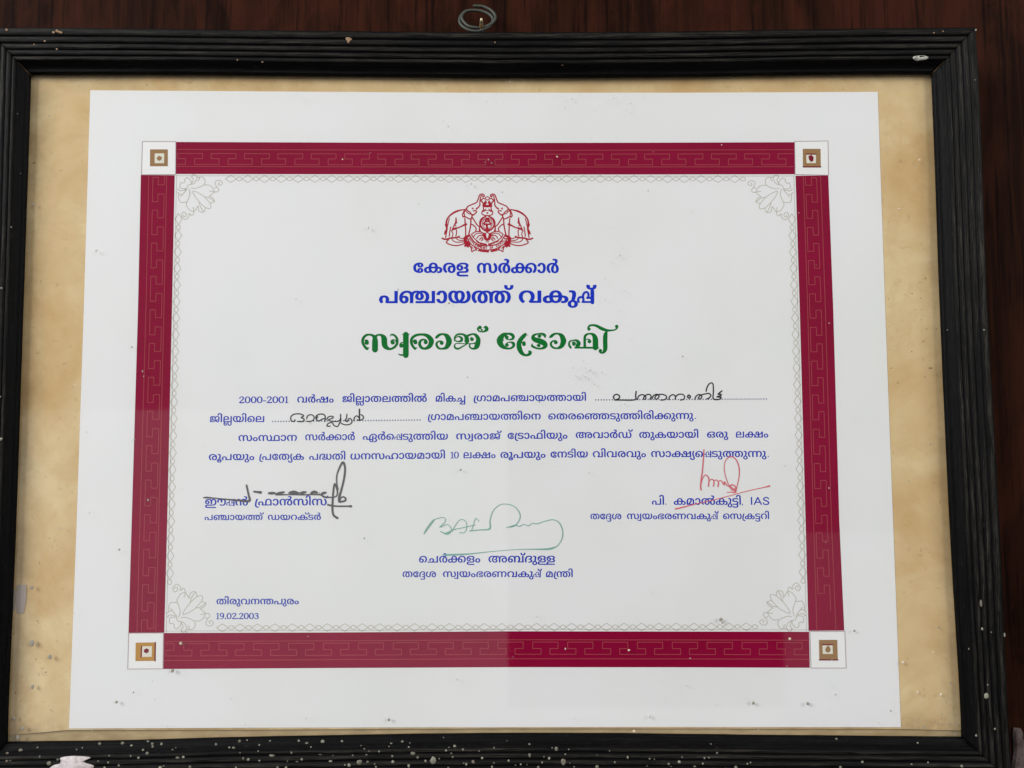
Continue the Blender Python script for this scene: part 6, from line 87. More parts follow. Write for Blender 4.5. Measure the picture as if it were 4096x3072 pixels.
[[652,571,64,-7,55,-21,44,-35,22,-28,24,-55,9,-51,5,-169,8,-49,23,-49,23,-19,34,-10,46,2,42,19,33,38,12,26,15,66,2,39,-13,91,-35,76,-60,67,79,69,38,-28,52,-59,38,-64,23,-73,6,-40,-2,-98,-10,-49,-18,-44,-25,-38,-30,-32,-36,-26,-42,-18,-47,-11,-51,-4,-75,8,-31,9,-53,29,-21,19,-24,33,-23,60,-9,77,-3,143,-15,65,-18,26,-21,16,-29,8,-34,0,-28,-8,-22,-15,-18,-24,-13,-36,-7,-87,-1,-310,-127,0,-1,332,-7,71,-14,31,-22,26,-29,16,-34,5,-50,-10,-41,-31,-31,-48,-16,-64,0,-70,4,-30,17,-55,27,-49,58,-65,-82,-70,-36,27,-50,57,-38,63,-24,74,-6,41,1,94,11,47,17,43,24,39,30,33,36,27,43,20,48,13,53,4,78,-10,60,-30,50,-47,-20,0,49,47,29,17,32,13]],
[[1448,-1,-486,0,182,83,123,5,173,0],[1643,571,81,-8,67,-23,53,-36,41,-53,14,-31,14,-81,-1,-340,-533,0,-3,323,7,62,14,48,34,56,40,35,28,17,66,23],[1645,481,-42,-4,-48,-24,-23,-26,-18,-40,-10,-63,-4,-237,291,0,-5,229,-4,38,-14,53,-21,35,-26,21,-33,14],[652,571,64,-7,55,-21,44,-35,22,-28,24,-55,9,-51,5,-169,8,-49,23,-49,23,-19,34,-10,46,2,42,19,33,38,12,26,15,66,2,39,-13,91,-35,76,-60,67,79,69,38,-28,52,-59,38,-64,23,-73,6,-40,-2,-98,-10,-49,-18,-44,-25,-38,-30,-32,-36,-26,-42,-18,-47,-11,-51,-4,-75,8,-31,9,-53,29,-21,19,-24,33,-23,60,-9,77,-3,143,-15,65,-18,26,-21,16,-29,8,-34,0,-28,-8,-22,-15,-18,-24,-13,-36,-7,-87,-1,-310,-127,0,-1,332,-7,71,-14,31,-22,26,-29,16,-34,5,-50,-10,-41,-31,-31,-48,-16,-64,0,-70,4,-30,17,-55,27,-49,58,-65,-82,-70,-36,27,-50,57,-38,63,-24,74,-6,41,1,94,11,47,17,43,24,39,30,33,36,27,43,20,48,13,53,4,78,-10,60,-30,50,-47,-20,0,49,47,29,17,32,13]],
[[246,354,47,-3,41,-9,36,-15,54,-42,19,-26,21,-57,1,-53,-18,-60,-9,-15,-18,-12,-22,25,503,0,-1,-88,-552,0,-45,55,28,45,9,38,-1,52,-8,26,-14,22,-18,16,-23,10,-30,4,-37,-7,-16,-7,-13,-11,-19,-27,-11,-52,6,-45,18,-37,27,-34,-80,-57,-33,24,-22,26,-31,59,-11,69,3,35,9,33,16,29,21,26,26,22,31,18,35,13],[987,571,102,-9,80,-26,60,-39,41,-49,14,-27,9,-28,8,-60,-8,-59,-9,-26,-12,-23,-32,-41,-40,-31,-24,-13,2,9,39,-18,32,-23,27,-26,19,-32,12,-38,4,-44,-3,-42,-9,-37,-16,-32,-20,-26,-25,-22,-30,-17,-70,-19,-68,-1,-63,8,16,85,58,-5,41,6,29,17,11,13,14,33,5,42,-4,34,-10,29,-18,26,-25,19,-33,12,-47,5,-1,85,54,17,35,24,14,16,18,40,7,52,-2,25,-16,48,-14,21,-44,35,-30,12,-37,7,-44,3,-61,-5,-53,-15,-44,-24,-36,-33,-30,-40,-21,-47,-16,-54,-9,-59,-3,-81,5,-95,12,-73,9,-28,25,-40,14,-14,31,-14,30,0,19,15,7,20,2,34,1,470,128,0,0,-449,-5,-59,-5,-23,-19,-38,-14,-16,-32,-22,-41,-15,-24,-4,-74,3,-44,14,-39,23,-34,32,-29,41,-22,51,-17,60,-10,70,-4,79,12,118,14,54,19,49,26,45,31,41,36,35,43,29,48,24,53,17,59,10]],
[[189,558,-1,-726,-364,0,0,89,237,0,-1,637]],
[[-114,592,-79,9,-32,12,-50,35,-18,23,-20,54,-2,44,8,46,10,10,101,-18,3,-8,-3,-57,10,-31,18,-20,12,-7,43,-7,45,7,29,27,10,31,-3,57,4,8,98,18,10,-10,5,-21,1,-69,-20,-54,-18,-23,-50,-35,-33,-12]],
[[379,-13,-46,2,-87,15,-78,31,-34,22,-30,26,-25,31,-21,35,-16,40,-9,44,-3,50,3,47,9,44,16,38,22,35,26,29,31,26,34,21,78,31,86,15,46,2,86,-9,34,-10,51,-31,18,-20,12,-22,10,-50,-9,-53,-12,-21,-35,-34,-22,-12,-52,-14,-65,1,-58,16,-39,31,-21,40,-6,58,9,36,13,19,112,19,-27,-51,-4,-31,6,-29,16,-24,13,-6,34,-1,22,15,10,24,-1,34,-7,16,-28,20,-18,5,-58,2,-56,-6,-34,-10,-30,-15,-26,-19,-21,-24,-17,-28,-20,-66,-3,-39,10,-74,30,-62,21,-25,25,-20,30,-15,33,-10,62,-7,41,0,26,7,27,21,9,22,0,29,-10,24,-21,14,-34,-1,-14,-6,-17,-25,-6,-29,4,-30,27,-50,-112,19,-9,9,-11,33,-1,50,14,42,12,19,39,30,58,17,65,0,52,-14,22,-11,35,-34,12,-22,10,-53,-11,-50,-12,-23,-18,-20,-52,-31,-33,-11]],
[[246,354,47,-3,41,-9,36,-15,54,-42,19,-26,21,-57,1,-53,-18,-60,-9,-15,-18,-12,-19,25,290,0,-1,-88,-342,0,-45,55,28,45,9,38,-1,52,-8,26,-14,22,-18,16,-23,10,-30,4,-37,-7,-29,-18,-19,-27,-10,-33,5,-64,18,-37,27,-34,-80,-57,-33,24,-40,54,-13,31,-9,33,1,71,9,33,16,29,21,26,26,22,31,18,35,13],[859,571,81,-8,67,-23,53,-36,40,-53,14,-31,15,-81,-2,-340,-533,0,-2,323,6,62,14,48,35,56,40,35,27,17,66,23],[860,481,-42,-4,-47,-24,-24,-26,-17,-40,-10,-63,-4,-237,290,0,-4,229,-4,38,-14,53,-21,35,-26,21,-34,14]],
[[384,571,107,-9,72,-18,115,-51,21,-14,33,-32,20,-36,5,-20,0,-37,-7,-30,-30,-39,-55,-32,1,8,30,-12,45,-35,16,-23,9,-25,3,-29,-9,-51,-29,-44,-51,-34,-34,-12,-87,-9,-54,4,-47,11,-40,18,-34,25,-28,30,-21,35,-14,39,-9,42,-3,45,8,74,10,35,33,65,52,59,33,26,53,32,35,16,94,23,117,3,74,-13,57,-25,45,-34,39,-39,42,-223,0,-235,-128,0,-2,313,-10,68,-22,47,-32,30,-36,17,-47,10,-49,1,-52,-6,-57,-17,-26,-13,-22,-16,-36,-39,-35,-67,-11,-46,-4,-43,4,-51,10,-42,18,-32,25,-23,30,-14,38,-4,28,2,22,6,17,9,11,14,7,17,0,41,-20,30,-19,10,-26,6,-61,3,0,86,56,3,25,7,17,11,11,14,9,38,-3,24,-9,22,-16,18,-23,16,-31,13,-40,9,-61,11,-59,2,-50,-3,-43,-9,-37,-15,-31,-20,-25,-25,-19,-29,-14,-33,-8,-36,-1,-70,11,-56,23,-49,32,-42,44,-40,-75,-69,-36,21,-27,24,-48,54,-19,32,-28,73,-10,86,9,75,11,36,16,33,47,60,31,25,37,22,42,17,47,13],[1305,-13,-45,3,-40,10,-34,17,-29,21,-23,27,-18,30,-12,33,-11,73,6,58,18,50,29,42,40,32,50,18,57,7,39,-3,35,-10,32,-17,27,-21,44,-55,24,-63,2,-35,-46,3,-17,37,-23,34,-30,27,-19,9,-42,8,-32,-4,-26,-11,-18,-18,-14,-25,-8,-30,-1,-58,16,-59,21,-26,15,-9,37,-7,40,8,31,23,11,18,17,50,6,70,-6,83,-8,29,-26,46,-20,22,-53,34,-33,13,-40,7,-45,3,-51,-4,-42,-12,-18,-10,-28,-23,-18,-25,-18,-54,-7,-85,-13,-61,-69,255,42,38,47,33,59,23,75,13,99,-1,51,-8,47,-14,41,-19,37,-24,33,-27,27,-32,22,-35,30,-80,10,-89,-3,-55,-10,-48,-16,-41,-23,-34,-27,-28,-33,-21,-37,-14,-40,-9]],
[[622,-13,-64,7,-55,21,-44,34,-21,28,-25,55,-9,52,-5,169,-7,49,-15,36,-19,23,-27,15,-19,3,-47,-1,-42,-19,-33,-38,-12,-26,-15,-66,-2,-39,13,-90,36,-77,59,-67,-79,-69,-38,29,-52,58,-38,65,-23,72,-6,41,2,97,10,49,18,44,25,38,30,32,37,25,42,19,46,11,51,4,75,-8,31,-9,53,-29,20,-19,25,-33,23,-60,9,-77,3,-144,15,-64,18,-26,22,-16,28,-8,34,0,28,8,22,15,18,24,13,36,7,86,1,311,127,0,1,-332,7,-71,14,-32,22,-26,29,-15,34,-5,50,10,41,31,31,48,16,64,0,70,-4,31,-17,55,-26,49,-59,65,82,69,36,-27,50,-56,37,-63,25,-74,6,-41,-2,-95,-10,-46,-17,-44,-24,-39,-30,-33,-36,-27,-43,-21,-48,-12,-53,-4,-78,10,-60,29,-50,48,20,0,-49,-48,-29,-17,-32,-12]],
[[469,571,120,-10,46,-12,38,-16,30,-19,22,-23,16,-26,9,-28,3,-31,-10,-52,-20,-31,-30,-26,-44,-22,-3,7,36,-13,29,-18,24,-23,16,-26,10,-28,3,-32,-5,-45,-17,-38,-29,-31,-39,-22,-49,-14,-79,-4,-92,12,19,85,65,-9,40,2,38,15,11,13,7,19,1,35,-10,30,-14,17,-22,14,-30,8,-77,4,0,86,70,4,32,9,28,22,8,15,5,28,-4,24,-12,20,-20,17,-30,12,-42,8,-99,1,-81,-15,-37,-13,-62,-35,-47,-47,-30,-59,-8,-33,-1,-81,5,-30,17,-47,25,-30,32,-14,32,-1,24,9,23,30,8,31,-1,44,-19,41,-15,13,-18,7,-45,1,-42,-16,-72,-48,-4,90,72,43,59,17,67,0,31,-7,53,-27,37,-42,20,-57,-1,-70,-7,-32,-13,-29,-18,-26,-22,-21,-27,-16,-65,-20,-75,1,-36,9,-35,14,-31,21,-27,27,-23,33,-17,40,-10,46,-3,53,3,50,11,47,17,44,23,39,30,36,36,31,41,27,46,23,107,30]],
[[549,571,56,-4,49,-13,41,-21,35,-28,28,-35,22,-40,15,-46,9,-49,3,-54,-3,-60,-11,-53,-17,-48,-23,-40,-30,-33,-35,-26,-41,-19,-46,-11,-51,-4,-39,2,-71,17,-58,34,-24,23,-21,28,-30,66,-10,38,-8,86,8,83,23,71,38,58,52,43,64,26],[549,483,-41,-6,-33,-17,-26,-28,-18,-40,-11,-50,-4,-62,7,-80,20,-61,14,-23,39,-31,51,-10,52,10,21,12,33,41,20,61,7,81,-6,81,-20,60,-33,40,-21,12],[223,-13,-59,5,-49,15,-40,25,-29,34,-17,41,-5,49,10,59,13,25,37,41,60,33,42,12,52,8,106,4,408,0,146,-11,68,-21,48,-30,29,-36,16,-46,1,-46,-19,-47,-39,-36,-45,-18,17,40,314,0,-9,-88,-401,0,-27,84,29,6,34,19,18,33,3,23,-4,24,-10,20,-32,25,-41,12,-56,4,-532,-1,-62,-14,-33,-26,-12,-22,-4,-28,4,-34,13,-24,36,-21,53,-3,39,9,72,36,58,-72,-45,-27,-41,-18,-43,-11],[1262,-1,-5,432,-12,32,-21,17,-34,1,-24,-15,-13,-31,-1,-38,9,-30,20,-26,35,-18,25,-4,103,0,67,19,56,35,25,22,44,51,74,113,121,-1,-2,-559],[1207,571,69,-9,37,-15,33,-27,26,-41,8,-27,7,-73,-2,-292,220,0,-2,256,5,74,5,10,11,-9,-22,-38,-57,-65,-67,-46,-76,-28,-79,-10,-102,3,-48,8,-41,14,-33,18,-27,23,-21,26,-22,59,0,59,18,50,16,22,46,35,29,13]],
[[165,-232,-58,6,-49,16,-40,28,-30,37,-18,43,-6,49,3,34,8,31,15,28,19,25,52,37,31,13,72,10,72,-10,61,-28,24,-21,19,-24,14,-28,9,-32,3,-35,-3,-35,-9,-31,-14,-28,-19,-25,-52,-38,-32,-12],[164,47,-27,-3,-24,-8,-21,-14,-16,-20,-9,-25,-3,-31,3,-31,9,-24,16,-20,21,-14,24,-8,28,-3,27,3,23,8,21,14,17,20,9,25,4,31,-4,30,-9,25,-16,20,-21,14,-24,8],[165,-100,-36,4,-31,11,-23,18,-17,24,-10,28,-3,33,5,25,25,41,18,15,49,-27,-19,-13,-12,-26,3,-26,7,-15,23,-13,43,0,15,8,11,12,6,27,-11,28,-19,13,48,32,20,-15,25,-39,4,-47,-11,-37,-9,-17,-29,-27,-20,-9],[121,571,74,-11,29,-12,41,-38,22,-50,7,-58,-8,-95,-39,-159,-21,-58,-113,14,44,198,7,84,-7,48,-19,35,-17,9,-34,2,-55,-6,-19,84,51,9]],
[[-34,-66,6,-5,-2,-38,6,-27,13,-24,25,-17,39,-6,27,3,21,8,16,12,11,18,9,48,-5,43,-15,54,-66,182,-14,77,0,86,7,45,28,87,18,40,24,39,122,0,-58,-144,-11,-52,-3,-54,6,-69,7,-33,81,-239,7,-63,-6,-55,-20,-44,-33,-34,-43,-24,-51,-14,-60,-5,-63,5,-53,16,-42,27,-30,36,-18,42,-6,48,3,34,8,7]],
[[401,571,85,-7,64,-21,43,-33,22,-41,3,-24,-11,-46,-13,-21,-19,-18,-26,-14,-33,-11,-4,10,49,-13,18,-9,28,-24,20,-42,0,-33,-8,-28,-28,-33,-34,-18,-43,-10,-83,-6,-8,-16,9,-23,12,-8,39,-10,55,0,51,10,22,9,37,25,32,43,20,60,5,40,2,281,88,-1,0,-277,5,-130,-46,-55,-52,-43,-64,-30,-38,-9,-43,-6,-91,0,-72,15,-50,29,-17,18,-20,40,-1,36,12,36,18,20,38,20,112,16,15,14,3,20,-6,25,-22,15,-124,4,0,82,77,1,37,5,22,17,5,26,-9,29,-31,19,-55,7,-49,-4,-43,-12,-36,-19,-31,-25,-24,-32,-19,-37,-13,-42,-9,-46,-2,-50,6,-103,15,-99,-111,-19,-16,35,-8,37,-12,79,-4,74,4,68,13,62,22,56,31,48,40,41,49,33,58,24,67,14],[944,-13,-47,3,-41,10,-36,17,-31,23,-56,64,9,42,-35,160,0,252,127,0,0,-306,5,-80,9,-35,17,-28,24,-20,15,-7,38,-5,25,2,45,20,37,39,15,26,17,63,1,71,-5,31,-16,56,-27,49,-59,65,83,69,35,-26,26,-28,44,-59,18,-33,24,-72,8,-86,-4,-51,-10,-48,-18,-44,-25,-38,-31,-33,-37,-27,-43,-20,-48,-12]],
[[648,-13,-56,5,-46,15,-37,23,-48,47,26,0,-52,-51,-29,-17,-71,-20,-42,-2,-52,4,-48,12,-41,20,-37,28,-29,33,-24,39,-17,43,-11,47,-1,92,6,39,23,73,38,64,51,59,38,28,81,-68,-60,-67,-27,-49,-16,-55,-5,-30,1,-69,16,-65,30,-48,42,-30,50,-10,39,5,29,17,20,24,13,31,8,67,1,337,127,0,1,-306,4,-80,10,-35,17,-28,24,-20,32,-11,46,1,23,8,42,29,31,48,17,63,1,71,-4,31,-17,56,-27,49,-58,65,82,69,36,-26,26,-28,44,-59,17,-33,24,-72,9,-86,-4,-51,-11,-48,-18,-44,-24,-38,-31,-33,-37,-27,-43,-20,-48,-12]],
[[246,354,47,-3,41,-9,36,-15,54,-42,19,-26,21,-57,1,-53,-18,-60,-9,-15,-18,-12,-16,25,300,0,35,-88,-391,0,-45,55,28,45,9,38,-1,52,-8,26,-14,22,-18,16,-23,10,-30,4,-37,-7,-16,-7,-13,-11,-19,-27,-11,-52,6,-45,18,-37,27,-34,-80,-57,-32,25,-22,26,-32,58,-11,69,3,35,9,33,16,29,21,26,26,22,31,18,35,13],[896,571,101,-11,43,-12,71,-39,52,-54,19,-31,26,-69,8,-74,-2,-44,-19,-78,-15,-35,-42,-61,-53,-51,-38,-23,-75,69,58,56,29,45,18,53,5,30,-1,72,-7,36,-30,61,-22,24,-25,19,-30,15,-34,9,-37,3,-38,-3,-34,-9,-31,-15,-26,-20,-22,-24,-17,-28,-21,-67,-3,-38,12,-86,35,-68,58,-59,-45,-65,-42,0,-46,45,-65,90,-31,81,-6,66,8,75,27,68,44,60,30,25,71,38,43,13]],
[[346,571,76,-6,60,-16,48,-25,37,-32,16,-19,-40,6,26,31,28,24,32,17,33,11,74,9,41,-3,37,-7,64,-29,48,-43,19,-26,27,-59,8,-32,7,-65,-3,-56,-9,-50,-14,-43,-20,-37,-26,-33,-31,-27,-66,-35,-85,-20,-74,-6,-439,-4,-28,-9,-18,-17,-5,-33,11,-28,24,-13,49,-7,707,-1,0,-90,-727,1,-61,7,-49,15,-39,23,-16,16,-12,17,-14,40,0,46,5,22,20,40,16,16,43,27,45,13,62,6,351,0,118,8,50,13,35,20,27,24,27,43,12,51,4,55,-6,58,-19,54,-31,42,-21,14,-25,9,-46,2,-28,-7,-22,-16,-18,-24,-12,-35,-5,-53,-2,-213,-125,0,-2,210,-4,31,-14,44,-23,31,-44,26,-44,8,-52,0,-43,-7,-53,-21,-40,-34,-28,-48,-7,-55,2,-40,17,-48,14,-16,19,-9,23,-3,22,2,17,7,21,29,8,37,-7,36,-20,25,-38,9,-45,-8,-72,-48,-53,37,47,44,66,38,25,8,53,6,67,-9,49,-26,18,-18,23,-44,8,-50,-3,-26,-17,-51,-16,-22,-46,-36,-30,-12,-35,-8,-76,1,-33,7,-56,32,-22,22,-18,27,-13,31,-8,35,-2,40,4,46,12,43,21,40,29,36,36,30,44,26,50,19,56,11],[1554,571,45,-4,40,-11,36,-18,31,-25,25,-31,21,-37,14,-42,9,-46,3,-50,-4,-64,-11,-58,-19,-51,-27,-44,-33,-37,-41,-28,-48,-21,-55,-13,-60,-4,-93,6,-76,18,-74,31,50,83,89,-35,60,-11,77,1,36,10,28,17,23,22,18,27,23,67,7,82,-3,56,-10,45,-15,33,-20,24,-24,14,-44,3,-25,-9,-18,-16,-15,-34,-8,-162,-121,0,-7,143,-12,42,-17,22,-22,12,-25,3,-28,-3,-22,-10,-17,-18,-20,-47,-2,-48,10,-77,-111,-23,-13,20,-5,21,-9,82,10,66,12,30,18,27,23,24,28,19,34,15,39,9,44,3,69,-9,52,-27,42,-41,-26,1,46,44,54,24]],
[[300,571,57,-5,47,-14,40,-23,54,-54,40,-246,-1,-229,-126,0,-1,301,-4,85,-10,35,-17,28,-24,20,-15,7,-38,5,-25,-2,-45,-20,-37,-39,-15,-26,-17,-64,0,-70,4,-31,17,-56,27,-49,58,-65,-82,-70,-36,27,-26,28,-44,59,-17,33,-25,72,-8,85,4,52,10,48,18,44,25,38,31,33,37,27,43,20,48,12],[861,-13,-45,3,-40,9,-36,15,-30,21,-25,27,-20,32,-14,38,-8,42,-3,48,2,33,14,63,30,62,45,60,123,126,26,38,9,42,-1,16,-14,28,-28,15,-23,2,-77,-9,-22,82,105,16,63,-2,34,-7,27,-12,39,-32,11,-19,13,-39,-2,-53,-10,-32,-16,-31,-22,-29,-104,-105,-42,-51,-29,-54,-17,-56,-5,-56,5,-59,7,-24,20,-34,27,-20,33,-6,29,4,23,12,18,19,13,28,8,36,1,76,-12,62,-24,58,-37,50,-51,37,-46,19,-61,6,-55,-4,-41,-12,-33,-22,-29,-38,-14,-35,-9,-48,-4,-224,-117,0,0,189,36,171,20,23,44,37,26,15,59,23,35,8,109,5,84,-14,57,-21,50,-29,35,-27,30,-30,25,-34,36,-73,17,-77,3,-39,-7,-69,-19,-59,-32,-48,-44,-35,-56,-21]],
[[356,571,100,-11,43,-12,71,-39,52,-54,34,-64,17,-73,-1,-81,-7,-41,-11,-37,-35,-67,-48,-56,-28,-24,-37,-23,-75,69,41,37,32,40,24,49,8,28,7,63,-3,39,-20,68,-17,29,-22,24,-26,19,-30,15,-33,9,-37,3,-38,-3,-34,-9,-31,-15,-26,-20,-22,-24,-31,-60,-7,-35,-2,-70,5,-29,17,-53,27,-45,62,-60,-76,-69,-36,22,-52,49,-42,61,-16,35,-20,79,-2,44,9,75,26,69,20,32,54,53,73,39,43,13]],
[[280,571,114,-9,50,-11,45,-14,79,-34,-55,-80,-71,30,-72,20,-41,5,-74,1,-47,-9,-31,-17,-17,-23,-6,-28,2,-19,9,-22,18,-16,16,-7,45,-8,130,-4,42,-5,35,-9,56,-29,31,-33,19,-48,3,-39,-3,-34,-11,-30,-18,-27,-24,-22,-29,-18,-72,-25,-86,-8,-280,0,-1,88,309,2,55,14,12,9,14,22,5,30,-6,30,-10,17,-18,13,-42,11,-124,4,-85,13,-35,13,-30,16,-33,34,-15,29,-7,36,2,52,9,29,16,27,22,24,28,20,35,17,41,12],[300,-254,-74,4,-66,11,-61,18,-89,39,54,82,98,-41,77,-18,90,-2,27,3,40,14,14,10,18,24,5,29,-2,18,-15,33,-14,15,-43,23,61,69,56,-20,39,-30,16,-17,22,-42,7,-50,-3,-32,-10,-30,-16,-27,-22,-24,-29,-20,-36,-17,-41,-12]],
[[397,571,49,-3,81,-18,59,-34,21,-23,14,-24,9,-27,3,-29,-10,-57,-13,-24,-20,-21,-26,-19,-35,-17,-12,10,40,-12,32,-17,24,-23,18,-26,10,-29,3,-30,-6,-44,-9,-19,-11,-18,-32,-29,-67,-29,-56,-9,-138,-1,0,88,100,1,53,7,20,13,10,13,8,38,-3,21,-9,19,-14,14,-21,11,-51,8,-84,1,0,87,75,1,53,11,24,16,10,14,9,40,-3,24,-9,20,-16,15,-21,11,-62,9,-49,-3,-41,-12,-36,-19,-30,-25,-24,-32,-18,-37,-14,-42,-8,-45,-2,-50,6,-103,15,-99,-111,-19,-16,35,-8,37,-12,79,-4,74,4,68,13,61,22,56,31,48,40,41,48,33,57,24,66,15],[411,-254,-90,6,-56,10,-120,42,54,81,90,-32,66,-13,76,-1,22,3,32,14,12,10,15,24,5,29,-2,18,-16,34,-14,14,-42,24,79,61,29,-9,54,-41,25,-35,8,-20,6,-47,-3,-32,-8,-30,-15,-27,-20,-24,-25,-20,-32,-17,-37,-12]],
[[709,571,101,-11,86,-30,36,-23,33,-26,28,-31,23,-35,18,-39,13,-42,8,-46,0,-104,-10,-47,-16,-41,-22,-34,-28,-28,-33,-21,-37,-14,-40,-9,-44,-3,-45,3,-40,10,-35,17,-29,21,-23,27,-18,30,-20,68,-3,38,6,58,18,50,29,42,41,32,49,18,58,7,38,-3,35,-10,32,-17,28,-21,43,-55,24,-63,3,-35,-48,3,-16,37,-23,34,-31,27,-18,9,-42,8,-32,-4,-26,-11,-18,-18,-14,-25,-8,-30,-3,-34,10,-66,8,-17,21,-26,32,-14,41,0,35,15,26,32,17,50,5,32,-4,123,-21,54,-37,45,-24,18,-60,26,-72,9,-53,-4,-41,-12,-32,-20,-20,-20,-16,-25,-18,-63,-7,-132,-12,-72,-25,-57,-19,-24,-45,-35,-59,-22,-36,-6,-90,2,-46,11,-42,18,-36,26,-30,32,-24,38,-18,44,-10,49,-2,98,6,40,23,73,38,64,52,59,38,28,79,-69,-59,-67,-27,-49,-16,-56,-6,-62,7,-74,22,-57,32,-38,42,-19,23,-3,40,5,15,6,24,19,16,29,14,69,4,123,8,49,13,40,39,63,26,25,62,38,72,21]],
[[420,571,89,-8,73,-22,53,-36,18,-24,11,-27,3,-30,-2,-30,-16,-38,-21,-22,-34,-18,-23,-6,-152,-8,-17,-8,-8,-22,8,-23,11,-5,141,-10,45,-12,33,-20,27,-36,8,-31,-2,-41,-19,-44,-17,-18,-48,-28,-69,-15,-118,2,-69,13,-63,20,39,81,82,-22,80,-8,52,5,15,7,14,18,0,24,-12,17,-28,6,-116,6,-30,6,-46,22,-28,34,-11,35,4,46,12,29,22,23,36,21,49,13,131,7,8,4,8,14,-2,30,-10,15,-18,11,-58,12,-92,-2,-48,-12,-39,-19,-33,-25,-26,-32,-20,-37,-14,-42,-8,-45,-3,-50,6,-103,15,-99,-111,-19,-16,35,-8,37,-12,79,-4,74,4,68,14,61,24,56,32,48,42,41,52,33,61,24,70,15]],
[[377,571,55,-3,48,-9,41,-15,36,-20,63,-53,-38,11,26,28,58,39,69,19,80,0,37,-7,32,-13,27,-17,47,-48,-24,-3,56,53,31,17,32,12,77,9,53,-4,47,-12,41,-21,36,-27,30,-33,23,-38,17,-44,10,-46,2,-93,-6,-40,-23,-73,-18,-33,-44,-62,-27,-28,-38,-28,-80,69,59,67,27,49,16,55,4,30,0,69,-16,64,-13,26,-36,40,-45,20,-26,3,-36,-5,-30,-15,-12,-12,-18,-29,-10,-36,-4,-90,-1,-294,-127,0,0,314,-7,84,-13,37,-30,31,-27,11,-53,3,-30,-8,-24,-16,-20,-24,-14,-36,-8,-92,0,-304,-127,0,-2,328,-4,35,-14,49,-24,33,-45,27,-42,8,-69,-2,-38,-10,-36,-17,-30,-22,-26,-28,-21,-34,-16,-38,-9,-43,-4,-54,6,-65,8,-26,21,-39,29,-22,35,-7,26,4,28,24,14,42,-1,46,-18,40,-15,13,-19,7,-23,3,-47,-9,-22,-11,-75,-55,-15,80,49,40,63,30,35,8,37,3,65,-9,28,-11,45,-35,29,-50,9,-64,-10,-68,-13,-29,-18,-26,-22,-21,-27,-16,-30,-12,-72,-10,-37,3,-36,9,-34,14,-32,21,-27,27,-23,35,-17,41,-10,48,-3,56,5,68,15,60,26,53,34,45,42,37,48,29,54,21,58,13]],
[[910,558,-3,-559,-889,0,-1,88,444,0,-63,-16,34,43,11,20,8,52,-3,29,-18,45,-16,16,-21,9,-26,3,-27,-3,-22,-9,-16,-15,-19,-44,-1,-59,-5,-6,-111,-11,-8,9,-5,50,6,50,20,43,32,35,43,27,52,15,62,6,69,-7,54,-21,21,-14,33,-34,12,-20,14,-42,4,-60,-6,-33,-12,-29,-26,-37,-16,-11,-25,19,293,0,0,471]],
[[403,483,-66,-4,-83,-18,-61,-33,-38,-43,-8,-17,-5,-57,3,-33,17,-48,14,-17,19,-9,23,-3,22,2,17,7,21,29,8,37,-7,36,-20,25,-38,9,-44,-8,-73,-48,-52,37,29,30,38,28,71,31,52,7,36,-2,58,-18,40,-33,14,-21,9,-23,8,-50,-9,-52,-11,-25,-36,-42,-56,-28,-35,-8,-75,1,-63,21,-27,18,-22,22,-18,28,-13,31,-8,36,0,73,21,64,19,30,53,51,34,22,84,33,106,18,124,0,56,-7,47,-10,41,-15,33,-18,26,-23,18,-27,11,-30,2,-59,-17,-42,-15,-18,-19,-16,-49,-26,-69,-18,-78,32,-2,30,65,4,23,8,18,13,13,26,1,39,-14,30,-30,22,-53,14],[722,150,-6,-43,-17,-36,-26,-29,-42,-25,-36,-10,-48,-6,-327,-5,-36,-13,-10,-13,-5,-16,1,-24,10,-21,24,-13,28,-6,465,-2,0,-90,-429,0,-68,4,-54,11,-43,18,-35,29,-21,36,-5,21,0,46,13,43,28,35,43,27,45,13,39,4,309,4,32,6,22,12,15,21,5,20,-6,44,-12,17,-27,17,-26,6,-63,3,4,73,113,-11,46,-15,37,-19,28,-23,19,-27,12,-30]],
[[377,571,55,-3,48,-9,41,-15,36,-20,63,-53,22,-55,17,-158,-1,-258,-127,0,0,289,-5,75,-15,48,-23,33,-28,20,-35,12,-50,4,-43,-3,-38,-10,-36,-17,-30,-22,-26,-28,-21,-34,-16,-38,-9,-43,-2,-89,4,-30,17,-47,26,-31,32,-14,32,-1,23,9,23,30,9,49,-9,49,-11,18,-15,13,-42,10,-47,-9,-22,-11,-75,-55,-15,80,49,40,30,17,68,21,71,1,31,-7,53,-27,37,-42,12,-27,9,-64,-10,-68,-13,-29,-18,-26,-22,-21,-27,-16,-30,-12,-72,-10,-37,3,-36,9,-34,14,-32,21,-27,27,-23,35,-17,41,-10,48,-3,56,5,68,15,60,26,53,34,45,42,37,48,29,54,21,58,13],[1307,558,-1,-559,-454,0,-46,58,54,69,35,73,11,58,-1,71,-16,65,-29,48,-41,30,-50,10,-40,-5,-28,-16,-21,-25,-12,-31,-9,-69,-1,-335,-127,0,0,251,52,172,1,62,52,49,29,16,70,18,41,3,53,-4,47,-12,41,-21,36,-27,30,-33,24,-38,17,-44,10,-46,2,-83,-9,-57,-17,-50,-22,-44,-33,-40,-28,15,253,0,-1,471]],
